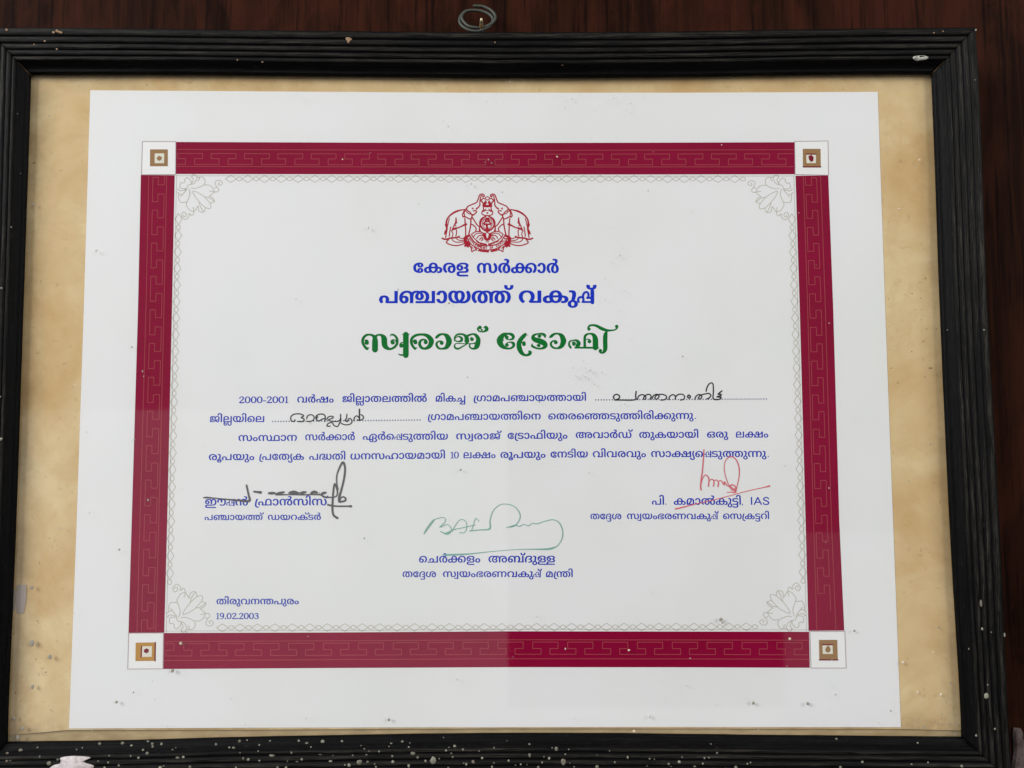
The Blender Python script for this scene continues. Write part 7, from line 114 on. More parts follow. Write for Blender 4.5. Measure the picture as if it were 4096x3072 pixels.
[[397,571,49,-3,81,-18,59,-34,21,-23,14,-24,9,-27,3,-29,-10,-57,-13,-24,-20,-21,-60,-36,-3,7,35,-13,29,-18,23,-22,17,-26,10,-28,3,-32,-6,-45,-18,-38,-30,-31,-40,-23,-51,-14,-84,-4,-101,12,19,85,90,-9,53,7,18,10,12,13,10,44,-11,40,-14,17,-22,14,-52,11,-83,1,0,87,75,1,53,11,24,16,10,14,9,40,-3,24,-9,20,-16,15,-21,11,-62,9,-49,-3,-41,-12,-36,-19,-30,-25,-24,-32,-18,-37,-14,-42,-8,-45,-2,-50,6,-103,15,-99,-111,-19,-16,35,-8,37,-12,79,-4,74,4,68,13,61,22,56,31,48,40,41,48,33,57,24,66,15]],
[[403,483,-66,-4,-83,-18,-61,-33,-38,-43,-8,-17,-5,-57,3,-33,17,-48,14,-17,19,-9,23,-3,22,2,17,7,21,29,8,37,-7,36,-20,25,-38,9,-44,-8,-73,-48,-52,37,29,30,38,28,71,31,52,7,36,-2,58,-18,40,-33,14,-21,9,-23,8,-50,-9,-52,-11,-25,-36,-42,-56,-28,-35,-8,-75,1,-63,21,-27,18,-22,22,-18,28,-13,31,-8,36,0,73,21,64,19,30,53,51,34,22,84,33,106,18,124,0,56,-7,47,-10,41,-15,33,-18,26,-23,18,-27,11,-30,2,-59,-17,-42,-15,-18,-19,-16,-49,-26,-69,-18,-78,32,-2,30,65,4,23,8,18,13,13,26,1,39,-14,30,-30,22,-53,14],[722,150,-6,-43,-17,-36,-26,-29,-42,-25,-36,-10,-48,-6,-291,-2,-47,-5,-25,-11,-13,-20,-1,-33,10,-21,24,-13,49,-7,627,-1,142,-90,-754,0,-68,4,-54,11,-43,18,-35,29,-21,36,-5,21,0,46,13,43,28,35,43,27,45,13,39,4,309,4,32,6,22,12,15,21,5,20,-6,44,-12,17,-27,17,-26,6,-63,3,4,73,113,-11,46,-15,37,-19,28,-23,19,-27,12,-30],[1137,483,-66,-4,-83,-18,-61,-33,-38,-43,-8,-17,-5,-57,3,-33,17,-48,15,-17,18,-9,23,-3,22,2,17,7,22,29,7,37,-7,36,-20,25,-38,9,-44,-8,-73,-48,-52,37,29,30,38,28,71,31,52,7,36,-2,58,-18,40,-33,14,-21,9,-23,8,-50,-9,-52,-11,-25,-36,-42,-56,-28,-35,-8,-75,1,-63,21,-27,18,-22,22,-18,28,-13,31,-8,36,0,73,21,64,19,30,53,51,34,22,84,33,106,18,124,0,56,-7,48,-10,40,-15,33,-18,26,-23,18,-27,11,-30,2,-59,-17,-42,-15,-18,-19,-16,-49,-26,-69,-18,-78,32,-2,30,65,4,23,8,18,13,13,26,1,39,-14,30,-31,22,-52,14],[1456,150,-6,-43,-17,-36,-26,-29,-42,-25,-36,-10,-48,-6,-333,-5,-37,-13,-9,-13,-5,-16,1,-24,10,-21,24,-13,28,-6,471,-2,0,-90,-430,0,-66,4,-52,11,-42,18,-36,29,-27,36,-10,44,6,45,9,21,28,35,43,27,45,13,62,6,292,2,33,6,21,12,15,21,5,20,-6,44,-12,17,-27,17,-26,6,-62,3,3,73,113,-11,46,-15,37,-19,28,-23,19,-27,12,-30]],
[[300,571,59,-5,47,-15,41,-25,54,-54,37,-213,-1,-259,-127,0,0,307,-4,80,-10,34,-17,28,-24,20,-15,7,-38,5,-25,-2,-45,-20,-37,-39,-15,-26,-17,-64,0,-70,4,-31,17,-56,27,-49,58,-65,-82,-70,-36,27,-26,28,-44,59,-17,33,-25,72,-8,85,4,52,10,48,18,44,25,38,31,33,37,27,43,20,48,12],[715,571,66,-5,58,-13,56,-23,75,-48,42,-40,35,-46,27,-52,17,-58,5,-62,-3,-48,-9,-43,-14,-38,-20,-33,-26,-26,-32,-22,-36,-15,-41,-9,-46,-3,-46,3,-41,9,-37,16,-31,22,-26,27,-20,32,-15,38,-8,43,-1,89,8,39,31,71,22,32,54,57,92,62,91,33,70,10,92,-2,49,-8,43,-12,72,-39,29,-25,43,-60,15,-33,16,-73,0,-82,-19,-78,-15,-35,-42,-60,-53,-51,-37,-23,-74,69,57,56,40,69,13,58,-1,73,-21,69,-18,29,-22,25,-27,20,-32,15,-38,9,-42,3,-86,-8,-67,-28,-48,-39,-36,-52,-24,-62,-6,-33,0,-72,12,-56,22,-35,14,-11,31,-11,34,0,31,11,25,26,18,44,5,30,0,72,-6,33,-22,62,-34,52,-21,22,-50,34,-32,12,-82,9,-58,-5,-41,-16,-29,-21,-30,-40,-16,-55,-5,-36,-2,-281,-117,0,0,214,36,219,63,55,53,28,64,18]]]
KEY_W, FILL_W = 110.0, 61.0
# lamps added for glare in the glass: name, x0, x1, z0, z1 (metres from the certificate's centre), radiance
GLARE_PANELS = [('glare_panel_left', -1.25, 0.0, -.80, .05, .50), ('glare_panel_upper_left', -1.25, 0.0, .05, .95, .13), ('glare_panel_top', 0.0, 1.25, -.25, .95, .08), ('glare_panel_right', .66, 1.25, -.80, -.25, .28), ('glare_panel_bottom', 0.0, .66, -.80, -.66, .50)]

C = bpy.context.scene.collection
sc = bpy.context.scene
# ------------------------------------------------------------------ camera
cam = bpy.data.cameras.new('camera'); camo = bpy.data.objects.new('camera', cam); C.objects.link(camo)
cam.sensor_width = 36.0; cam.lens = LENS; cam.clip_start = .01; cam.clip_end = 50
M = Matrix([[CAM_ROT[0][0], CAM_ROT[0][1], CAM_ROT[0][2]],
            [-CAM_ROT[2][0], -CAM_ROT[2][1], -CAM_ROT[2][2]],
            [CAM_ROT[1][0], CAM_ROT[1][1], CAM_ROT[1][2]]]).to_4x4()
M.translation = pos(*CAM_LOC); camo.matrix_world = M
sc.camera = camo
# ------------------------------------------------------------------ world and lamps
W = bpy.data.worlds.new('World'); sc.world = W; W.use_nodes = True
bg = W.node_tree.nodes['Background']; bg.inputs[0].default_value = (.92, .97, 1, 1); bg.inputs[1].default_value = .03
def area(name, loc, target, sx, sy, watts, col=(1, 1, 1)):
    l = bpy.data.lights.new(name, 'AREA'); l.shape = 'RECTANGLE'; l.size = sx; l.size_y = sy; l.energy = watts; l.color = col
    o = bpy.data.objects.new(name, l); C.objects.link(o); o.location = loc
    d = Vector(target) - Vector(loc); o.rotation_euler = d.to_track_quat('-Z', 'Y').to_euler(); return o
# key: unseen lamp, upper left; panels: lamps added for the glass to mirror,
# with a gap between them where the glass shows no glare (lower right)
area('key_lamp', (-2.25, -1.65, HANG + 1.35), (0, 0, HANG), 1.4, 1.4, KEY_W, (.98, .99, 1))
area('fill_lamp', (2.3, -2.0, HANG + 1.1), (0, 0, HANG), 1.6, 1.6, FILL_W, (1, .985, .96))  # fill: added lamp, softens the left rail's shadow and evens the two sides
def glare_panel(name, x0, x1, z0, z1, L, y=-1.55):
    a = (x1 - x0) * (z1 - z0)
    return area(name, ((x0 + x1) / 2, y, HANG + (z0 + z1) / 2), ((x0 + x1) / 2, 0, HANG + (z0 + z1) / 2), x1 - x0, z1 - z0, L * math.pi * a)
for nm, x0, x1, z0, z1, L in GLARE_PANELS: glare_panel(nm, x0, x1, z0, z1, L)
sc.view_settings.view_transform = 'Standard'; sc.view_settings.look = 'None'
sc.view_settings.exposure = 0; sc.view_settings.gamma = 1; sc.view_settings.use_curve_mapping = False
sc.cycles.max_bounces = 8; sc.cycles.transparent_max_bounces = 12
sc.cycles.use_denoising = True; sc.cycles.denoiser = 'OPENIMAGEDENOISE'; sc.cycles.denoising_input_passes = 'RGB_ALBEDO_NORMAL'; sc.cycles.denoising_prefilter = 'ACCURATE'

# ------------------------------------------------------------------ materials
def mat(name, col, rough=.6, spec=.3, metal=0.):
    m = bpy.data.materials.new(name); m.use_nodes = True
    b = m.node_tree.nodes['Principled BSDF']
    b.inputs['Base Color'].default_value = (*col, 1); b.inputs['Roughness'].default_value = rough
    b.inputs['Specular IOR Level'].default_value = spec; b.inputs['Metallic'].default_value = metal
    return m
class NT:
    def __init__(s, m): s.t = m.node_tree; s.n = s.t.nodes; s.b = s.n['Principled BSDF']
    def new(s, typ, **kw):
        n = s.n.new(typ)
        for k, v in kw.items(): setattr(n, k, v)
        return n
    def link(s, a, b): s.t.links.new(a, b)
    def coords(s, scale, uv=False, loc=(0, 0, 0)):
        tc = s.new('ShaderNodeTexCoord'); mp = s.new('ShaderNodeMapping'); mp.inputs['Scale'].default_value = scale; mp.inputs['Location'].default_value = loc
        s.link(tc.outputs['UV' if uv else 'Object'], mp.inputs[0]); return mp.outputs[0]
    def noise(s, co, scale, detail=4, rough=.55, dist=0):
        n = s.new('ShaderNodeTexNoise'); n.inputs['Scale'].default_value = scale; n.inputs['Detail'].default_value = detail
        n.inputs['Roughness'].default_value = rough; n.inputs['Distortion'].default_value = dist; s.link(co, n.inputs['Vector']); return n.outputs[0]
    def ramp(s, f, stops, interp='LINEAR'):
        r = s.new('ShaderNodeValToRGB'); r.color_ramp.interpolation = interp
        e = r.color_ramp.elements
        while len(e) < len(stops): e.new(.5)
        for i, (p, c) in enumerate(stops):
            e[i].position = p; e[i].color = (*c, 1) if isinstance(c, tuple) else (c, c, c, 1)
        s.link(f, r.inputs[0]); return r.outputs[0]
    def mix(s, f, a, b, typ='MIX'):
        m = s.new('ShaderNodeMix', data_type='RGBA', blend_type=typ)
        for sock, v in ((m.inputs[0], f), (m.inputs[6], a), (m.inputs[7], b)):
            if isinstance(v, (int, float)): sock.default_value = v
            elif isinstance(v, tuple): sock.default_value = (*v, 1)
            else: s.link(v, sock)
        return m.outputs[2]
    def math(s, op, a, b):
        m = s.new('ShaderNodeMath', operation=op)
        for i, v in enumerate((a, b)):
            if isinstance(v, (int, float)): m.inputs[i].default_value = v
            else: s.link(v, m.inputs[i])
        return m.outputs[0]
    def bump(s, h, strength, dist):
        b = s.new('ShaderNodeBump'); b.inputs['Strength'].default_value = strength; b.inputs['Distance'].default_value = dist
        s.link(h, b.inputs['Height']); s.link(b.outputs[0], s.b.inputs['Normal'])
    def color(s, c): s.link(c, s.b.inputs['Base Color'])

# dark red-brown wood of the wall, grain upright
m_wall = mat('dark_wood', (.03, .012, .008), .6, .015); t = NT(m_wall)
g1 = t.noise(t.coords((34, 34, 1.6)), 4, 6, .68, .8)
g2 = t.noise(t.coords((11, 11, 4)), 2.6, 5, .65, 1.6)
g3 = t.noise(t.coords((260, 260, 9)), 2, 3, .6)
base = t.ramp(g1, [(.28, (.006, .0026, .002)), (.5, (.018, .0068, .0042)), (.72, (.042, .0135, .0068))])
base = t.mix(t.ramp(g2, [(.40, 0.), (.62, .75)]), base, (.046, .0135, .0075))
base = t.mix(t.ramp(g3, [(.56, 0.), (.66, .75)]), base, (.006, .003, .0025))
t.color(base); t.bump(t.mix(.5, g1, g3), .35, .0006)
# black painted moulding, worn along its ridges; u runs along the rail, v across it
m_rail = mat('black_paint', (.012, .012, .013), .5, .07); t = NT(m_rail)
at = t.new('ShaderNodeAttribute', attribute_name='ridge'); ridge = at.outputs['Fac']
s1 = t.noise(t.coords((.018, 34, 1), True), 1, 5, .7, .2)
s2 = t.noise(t.coords((.06, 80, 1), True), 1, 5, .75, .2)
s3 = t.noise(t.coords((.012, 5, 1), True), 1, 3, .6)
col = t.ramp(s1, [(.3, (.0014, .0014, .0018)), (.55, (.0030, .0030, .0034)), (.75, (.0065, .0065, .0065))])
wear = t.math('MULTIPLY', ridge, t.ramp(s2, [(.47, 0.), (.60, 1.)]))
wear = t.math('MULTIPLY', wear, t.ramp(s3, [(.38, .15), (.62, 1.)]))
col = t.mix(wear, col, (.075, .068, .054))
fine = t.noise(t.coords((.045, 48, 1), True), 1, 5, .75)
col = t.mix(t.ramp(fine, [(.57, 0.), (.70, .7)]), col, (.020, .0185, .016))
chip = t.math('MULTIPLY', t.ramp(t.noise(t.coords((.11, 22, 1), True, (3, 1, 0)), 1, 4, .7), [(.63, 0.), (.67, 1.)]), t.ramp(s3, [(.42, 0.), (.60, .8)]))
col = t.mix(chip, col, (.030, .024, .018))                       # paint rubbed through to the wood
t.color(col); t.bump(t.mix(.5, t.mix(.4, s1, chip), s2), .6, .0005)
t.link(t.ramp(s1, [(.3, .34), (.7, .6)]), t.b.inputs['Roughness'])
m_rail_raw = mat('raw_wood_edge', (.20, .12, .055), .7, .2)
# glass
m_glass = bpy.data.materials.new('glass'); m_glass.use_nodes = True
nt = m_glass.node_tree; nt.nodes.clear()
out = nt.nodes.new('ShaderNodeOutputMaterial'); mx = nt.nodes.new('ShaderNodeMixShader'); lw = nt.nodes.new('ShaderNodeLayerWeight'); lw.inputs[0].default_value = .5
pw = nt.nodes.new('ShaderNodeMath'); pw.operation = 'POWER'; pw.inputs[1].default_value = 5; nt.links.new(lw.outputs['Facing'], pw.inputs[0])
fr = nt.nodes.new('ShaderNodeMath'); fr.operation = 'MULTIPLY_ADD'; fr.inputs[1].default_value = .96; fr.inputs[2].default_value = .04; nt.links.new(pw.outputs[0], fr.inputs[0])
tr = nt.nodes.new('ShaderNodeBsdfTransparent'); tr.inputs[0].default_value = (.993, .995, .993, 1)
gl = nt.nodes.new('ShaderNodeBsdfGlossy'); gl.inputs['Roughness'].default_value = .035
nt.links.new(fr.outputs[0], mx.inputs[0]); nt.links.new(tr.outputs[0], mx.inputs[1]); nt.links.new(gl.outputs[0], mx.inputs[2]); nt.links.new(mx.outputs[0], out.inputs[0])
# papers
m_paper = mat('white_paper', (.80, .80, .79), .55, .25); t = NT(m_paper)
co = t.coords((1, 1, 1))
a = t.noise(co, 9, 4, .55); b2 = t.noise(co, 26, 3, .5); c2 = t.noise(co, 900, 2, .5)
col = t.mix(t.ramp(a, [(.42, 0.), (.66, 1.)]), (.822, .812, .823), (.785, .788, .768))
col = t.mix(t.ramp(b2, [(.5, 0.), (.75, .6)]), col, (.785, .80, .80))
t.color(col); t.bump(c2, .05, .0002)
m_mat = mat('aged_card', (.62, .46, .24), .75, .15); t = NT(m_mat)
co = t.coords((1, 1, 1))
a = t.noise(co, 24, 5, .6, .6); b2 = t.noise(co, 75, 4, .6); c2 = t.noise(co, 380, 3, .6)
col = t.mix(t.ramp(a, [(.36, 0.), (.64, 1.)]), (.74, .585, .34), (.595, .395, .18))
col = t.mix(t.ramp(b2, [(.45, 0.), (.68, .7)]), col, (.66, .47, .245))
col = t.mix(t.ramp(c2, [(.64, 0.), (.76, .5)]), col, (.33, .22, .11))
tc = t.new('ShaderNodeTexCoord'); sx = t.new('ShaderNodeSeparateXYZ'); t.link(tc.outputs['Generated'], sx.inputs[0])
eu = t.math('ABSOLUTE', t.math('SUBTRACT', sx.outputs[0], .5), 0); ev = t.math('ABSOLUTE', t.math('SUBTRACT', sx.outputs[2], .5), 0)
edge = t.ramp(t.math('MAXIMUM', t.math('MULTIPLY', eu, 1.0), t.math('MULTIPLY', ev, 1.005)), [(.462, 0.), (.496, 1.)])
blot = t.ramp(t.noise(co, 55, 5, .7), [(.40, .1), (.62, 1.)])                     # damp-stained rim of the card
col = t.mix(t.math('MULTIPLY', t.math('MULTIPLY', edge, blot), .55), col, (.26, .17, .07))
tide = t.ramp(t.noise(co, 17, 5, .6, .8), [(.40, 0.), (.485, .16), (.51, 0.), (.55, 0.), (.62, .22), (.70, .1)])   # edges of dried water stains
col = t.mix(tide, col, (.50, .31, .13))
spots = t.ramp(t.noise(co, 620, 2, .5), [(.70, 0.), (.76, .8)])
col = t.mix(t.math('MULTIPLY', spots, t.ramp(t.noise(co, 30, 3, .5), [(.5, 0.), (.62, 1.)])), col, (.17, .11, .05))
t.color(col)
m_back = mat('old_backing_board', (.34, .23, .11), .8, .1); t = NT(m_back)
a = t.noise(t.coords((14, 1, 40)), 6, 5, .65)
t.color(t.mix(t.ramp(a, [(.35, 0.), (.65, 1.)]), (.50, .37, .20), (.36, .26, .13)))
m_white = mat('bright_white_field', (.86, .86, .85), .55, .25)
# inks
m_red = mat('crimson_ink', (.205, .001, .022), .6, .03)
t = NT(m_red); a = t.noise(t.coords((1, 1, 1)), 22, 4, .6); t.color(t.mix(t.ramp(a, [(.35, 0.), (.65, 1.)]), (.265, .001, .037), (.23, .001, .028)))
m_key = mat('rose_line', (.37, .062, .072), .6, .03)
m_blue = mat('blue_ink', (.011, .034, .44), .6, .03)
m_bluehead = mat('royal_blue_ink', (.007, .034, .52), .6, .03)
m_green = mat('green_ink', (.001, .158, .024), .6, .03)
m_emblem = mat('emblem_red_ink', (.40, .012, .030), .6, .03)
m_lace = mat('grey_beige_line', (.52, .495, .42), .6, .03)
m_hair = mat('mauve_hairline', (.42, .30, .33), .6, .03)
m_black = mat('black_pen', (.018, .018, .024), .6, .03)
m_felt = mat('grey_black_felt_pen', (.115, .108, .118), .6, .03)
m_redpen = mat('red_pen', (.70, .14, .175), .6, .03)
m_greenpen = mat('green_pen', (.20, .42, .36), .6, .03)
m_dots = mat('grey_blue_dots', (.16, .17, .28), .6, .03)
m_brown = mat('bronze_ink', (.33, .19, .085), .6, .03)
m_orange = mat('ochre_ink', (.50, .26, .06), .6, .03)
m_sqred = mat('dark_red_shade', (.20, .01, .03), .6, .03)
m_cream = mat('cream_centre', (.76, .73, .62), .55, .25)
# small stuff
m_speck = mat('pale_paint_drop', (.60, .60, .46), .5, .3)
t = NT(m_speck); a = t.noise(t.coords((1, 1, 1)), 260, 2, .5)
t.color(t.ramp(a, [(.33, (.33, .33, .25)), (.53, (.17, .165, .13)), (.7, (.15, .12, .09))]))
m_smear = mat('pale_plaster', (.55, .50, .49), .8, .15); t = NT(m_smear); a = t.noise(t.coords((1, 1, 1)), 320, 4, .6); t.color(t.ramp(a, [(.3, (.40, .35, .34)), (.6, (.66, .60, .60))])); t.bump(a, .5, .0005)
m_flake = mat('flaked_filler', (.5, .5, .46), .7, .2); t = NT(m_flake); a = t.noise(t.coords((1, 1, 1)), 700, 3, .6); t.color(t.ramp(a, [(.35, (.27, .26, .22)), (.6, (.62, .62, .58))]))
m_chip = mat('bare_wood_chip', (.34, .22, .13), .7, .2)
m_dust = mat('dust_speck', (.55, .545, .52), .8, .05)
m_grime = mat('grime_spot', (.30, .275, .23), .8, .05)
m_ldust = mat('pale_drop', (.66, .57, .42), .7, .05)
m_wire = mat('tarnished_steel', (.075, .082, .070), .55, .25, .3)
m_brass = mat('rusty_nail', (.30, .19, .08), .45, .4, .6)
m_tip = mat('worn_brass_head', (.75, .66, .42), .4, .4, .5)
m_tape = mat('old_tape', (.42, .36, .32), .6, .2)
m_plast = mat('grey_cement', (.16, .125, .115), .9, .1); t = NT(m_plast); a = t.noise(t.coords((1, 1, 1)), 160, 5, .65); t.color(t.ramp(a, [(.3, (.05, .04, .037)), (.6, (.20, .155, .145))])); t.bump(a, .6, .001)

# ------------------------------------------------------------------ mesh helpers
def link(name, me, m, parent=None):
    o = bpy.data.objects.new(name, me); C.objects.link(o)
    if m is not None: me.materials.append(m)
    if parent: o.parent = parent
    return o
def tag(o, label=None, cat=None, group=None, kind=None):
    for k, v in (('label', label), ('category', cat), ('group', group), ('kind', kind)):
        if v: o[k] = v
    return o
def empty(name, p, label, cat):
    o = bpy.data.objects.new(name, None); C.objects.link(o); o.location = p; o.empty_display_size = .02
    return tag(o, label, cat)
def mesh(name, V, Fc, m, parent=None, smooth=False):
    """V in mm; vertices are stored relative to the parent's origin."""
    org = parent_origin(parent)
    me = bpy.data.meshes.new(name); me.from_pydata([pos(*v) - org for v in V], [], Fc)
    if smooth: me.polygons.foreach_set('use_smooth', [True] * len(me.polygons))
    me.update(); return link(name, me, m, parent)
def parent_origin(p):
    o = Vector((0, 0, 0))
    while p is not None: o += p.location; p = p.parent
    return o
def catmull(P, n):
    if len(P) < 3 or n < 2: return list(P)
    closed = P[0][:2] == P[-1][:2]
    Q = ([P[-2]] + list(P) + [P[1]]) if closed else ([P[0]] + list(P) + [P[-1]])
    out = []
    for i in range(1, len(Q) - 2):
        p0, p1, p2, p3 = Q[i - 1:i + 3]
        for k in range(n):
            u = k / n
            out.append(tuple(.5 * (2 * b + (c - a) * u + (2 * a - 5 * b + 4 * c - d) * u * u + (3 * b - a - 3 * c + d) * u ** 3) for a, b, c, d in zip(p0, p1, p2, p3)))
    out.append(tuple(Q[-2])); return out
def stroke_faces(S, vs, fs, caps=9):
    """quads between samples and a disc at every sample, all counter-clockwise"""
    for i in range(len(S)):
        x, y, w = S[i]; r = max(w, .02) / 2; b = len(vs)
        n = caps if w > .5 else 6
        vs += [(x + r * math.cos(2 * math.pi * (k + .25) / n), y + r * math.sin(2 * math.pi * (k + .25) / n)) for k in range(n)]; fs.append(list(range(b, b + n)))
        if i + 1 < len(S):
            x2, y2, w2 = S[i + 1]; L = math.hypot(x2 - x, y2 - y)
            if L < 1e-4: continue
            nx, ny = -(y2 - y) / L, (x2 - x) / L; r2 = max(w2, .02) / 2; b = len(vs)
            vs += [(x - nx * r, y - ny * r), (x2 - nx * r2, y2 - ny * r2), (x2 + nx * r2, y2 + ny * r2), (x + nx * r, y + ny * r)]; fs.append([b, b + 1, b + 2, b + 3])
def union(vs, fs):
    r = delaunay_2d_cdt([Vector(v) for v in vs], [], fs, 0, 1e-5, True)
    return [(v.x, v.y) for v in r[0]], [f for f, o in zip(r[2], r[5]) if o]
def strokes(name, groups, z, m, parent, n=5, wmin=0.):
    """one flat mesh from many pen strokes; strokes are merged where they cross"""
    vs, fs = [], []
    for s in groups:
        stroke_faces([(x, y, max(w, wmin)) for x, y, w in catmull(s, n)], vs, fs)
    V, Fc = union(vs, fs)
    return mesh(name, [(x, y, z) for x, y in V], Fc, m, parent)
def polyface(name, loop, z, m, parent): return mesh(name, [(x, y, z) for x, y in loop], [list(range(len(loop)))[::-1] if area2(loop) < 0 else list(range(len(loop)))], m, parent)
def area2(l): return sum(l[i - 1][0] * l[i][1] - l[i][0] * l[i - 1][1] for i in range(len(l)))
def slab(name, loop, z0, z1, m, parent):
    if area2(loop) < 0: loop = loop[::-1]
    n = len(loop)
    V = [(x, y, z1) for x, y in loop] + [(x, y, z0) for x, y in loop]
    Fc = [list(range(n)), list(range(2 * n - 1, n - 1, -1))] + [[(i + 1) % n, i, n + i, n + (i + 1) % n] for i in range(n)]
    return mesh(name, V, Fc, m, parent)

# ------------------------------------------------------------------ lettering
GLY = []                                      # outlines, stored as steps from point to point
for polys in GLYPHS:
    G = []
    for f in polys:
        x = y = 0; L = []
        for i in range(0, len(f), 2): x += f[i]; y += f[i + 1]; L.append((x, y))
        G.append(L)
    GLY.append(G)
GC = {}
def winding(px, py, polys):
    w = 0
    for L in polys:
        for i in range(len(L)):
            x0, y0 = L[i - 1]; x1, y1 = L[i]
            if (y0 <= py) != (y1 <= py):
                cr = (x1 - x0) * (py - y0) - (px - x0) * (y1 - y0)
                if y1 > y0 and cr > 0: w += 1
                elif y1 <= y0 and cr < 0: w -= 1
    return w
def glyph(i):
    if i not in GC:
        if i < 0:                                    # the stacked double letter, drawn with a pen
            vs, fs = [], []; heavy = 1.0 if i == -1 else 1.42
            for w, pts in PAPA:
              w *= heavy
              stroke_faces([(a, b, w) for a, b in [(q[0], q[1]) for q in catmull([(a, b, 0) for a, b in pts], 5)]], vs, fs, 10)
            GC[i] = union(vs, fs)
        else:
            vs, es = [], []
            for L in GLY[i]:
                b = len(vs); vs += L; es += [(b + k, b + (k + 1) % len(L)) for k in range(len(L))]
            r = delaunay_2d_cdt([Vector(v) for v in vs], es, [], 0, 1e-4, False)
            V = [(v.x, v.y) for v in r[0]]
            GC[i] = (V, [f for f in r[2] if winding(sum(V[k][0] for k in f) / 3, sum(V[k][1] for k in f) / 3, GLY[i])])
    return GC[i]
def text(name, items, z, m, parent):
    V, Fc = [], []; j = 0
    for it in items:
        if it[0] == 'G':
            _, wt, (x0, y0, ang, sx, sy, lo), seq = it; ca, sa = math.cos(ang), math.sin(ang)
            for gi, xo in seq:
                gv, gf = glyph(gi); b = len(V); zz = z + .012 * (j % 2); j += 1
                for x, y in gv:
                    X = (x + xo - lo) * sx; Y = y * sy; V.append((x0 + X * ca - Y * sa, y0 + X * sa + Y * ca, zz))
                Fc += [[b + k for k in f] for f in gf]
        else:
            vs, fs = [], []
            for s in it[1]: stroke_faces(catmull(s, 5), vs, fs)
            gv, gf = union(vs, fs); b = len(V); V += [(x, y, z) for x, y in gv]; Fc += [[b + k for k in f] for f in gf]
    return mesh(name, V, Fc, m, parent)

# ------------------------------------------------------------------ the wall
WZ = -12.0
wall = bpy.data.meshes.new('wall'); wv = [pos(x, y, WZ) for x, y in ((-900, -900), (900, -900), (900, 900), (-900, 900))] + [pos(x, y, WZ - 30) for x, y in ((-900, -900), (900, -900), (900, 900), (-900, 900))]
wall.from_pydata(wv, [], [[0, 1, 2, 3], [7, 6, 5, 4], [1, 0, 4, 5], [2, 1, 5, 6], [3, 2, 6, 7], [0, 3, 7, 4]]); wall.update()
tag(link('wall', wall, m_wall), kind='structure')

# ------------------------------------------------------------------ the frame
frame = empty('picture_frame', pos(0, -150, WZ), 'black ridged wooden picture frame with worn paint and pale drips', 'picture frame')
REEDS = ((.285, .058), (.42, .07), (.566, .072), (.724, .078), (.905, .098))
def zprof(t):
    """height of the moulding across its width: flat cove inside, then five reeds"""
    if t <= 0: return 1.35, 0
    if t < .03: return 1.35 + t / .03 * 1.6, 0
    if t < .22: u = (t - .03) / .19; return 2.95 + 2.6 * u - .7 * math.sin(math.pi * u), 0
    z = 5.55 + (t - .22) / .78 * 2.2; r = 0
    for c, w in REEDS:
        d = abs(t - c) / w
        if d < 1: h = math.sqrt(1 - d * d); z += .65 * h; r = max(r, h)
    return z, max(0, (r - .7) / .3)
def along(poly, n, ax):
    P = sorted(poly, key=lambda q: q[ax]); P = [(a, b, 0) for a, b in P]
    D = catmull(P, 40); D = [(q[0], q[1]) for q in D]
    s = [0]
    for i in range(1, len(D)): s.append(s[-1] + math.dist(D[i], D[i - 1]))
    out = []; k = 0
    for i in range(n + 1):
        u = s[-1] * i / n
        while k < len(s) - 2 and s[k + 1] < u: k += 1
        f = (u - s[k]) / max(1e-9, s[k + 1] - s[k]); out.append((D[k][0] + (D[k + 1][0] - D[k][0]) * f, D[k][1] + (D[k + 1][1] - D[k][1]) * f))
    return out
TS = sorted(set([0, .012, .03, .06, .09, .12, .15, .18, .21, .985, 1.0] + [min(1, max(.2, c + w * f)) for c, w in REEDS for f in (-1, -.94, -.8, -.6, -.35, 0, .35, .6, .8, .94, 1)]))
def make_rail(side, seed):
    ax = 0 if side in ('top', 'bottom') else 1; n = 260
    A = along(RAIL_INNER[side], n, ax); B = along(RAIL_OUTER[side], n, ax)
    V, UV, RG = [], [], []
    for i in range(n + 1):
        u = i / n * 400; edge = min(i, n - i) / n
        ew = min(1, edge * 25)                                     # the mitred ends stay true
        for t in TS:
            z, r = zprof(t)
            wob = ew * (.16 * noise.noise((u * .03, t * 3, seed)) + .10 * noise.noise((u * .25, t * 16, seed + 7)) * (t > .05))
            x = A[i][0] + (B[i][0] - A[i][0]) * t; y = A[i][1] + (B[i][1] - A[i][1]) * t
            side_w = ew * .09 * noise.noise((u * .06, t * 5, seed + 3)) * (1 if t > 0 else 1.4)
            if ax == 0: y += side_w
            else: x += side_w
            V.append((x, y, z + wob * (t > .02))); UV.append((u, t)); RG.append(r)
        for zz, tt in ((WZ + .3, 1.0), (WZ + .3, 0.12), (1.32, 0.12)):
            x = A[i][0] + (B[i][0] - A[i][0]) * tt; y = A[i][1] + (B[i][1] - A[i][1]) * tt
            V.append((x, y, zz)); UV.append((u, 1.1)); RG.append(0)
        V.append((A[i][0], A[i][1], 1.32)); UV.append((u, 0)); RG.append(0)
    m = len(TS) + 4; Fc = []
    for i in range(n):
        for k in range(m):
            a, b = i * m + k, i * m + (k + 1) % m; f = [a, b, b + m, a + m]
            Fc.append(f if side in ('top', 'left') else f[::-1])
    Fc.append(list(range(m))); Fc.append(list(range(n * m, n * m + m)))
    o = mesh('rail', V, Fc, m_rail, frame, True); me = o.data
    uvl = me.uv_layers.new(name='UVMap')
    for l in me.loops: uvl.data[l.index].uv = UV[l.vertex_index]
    at = me.attributes.new('ridge', 'FLOAT', 'POINT'); at.data.foreach_set('value', RG)
    bm = bmesh.new(); bm.from_mesh(me); bmesh.ops.recalc_face_normals(bm, faces=bm.faces); bm.to_mesh(me); bm.free()
    return o
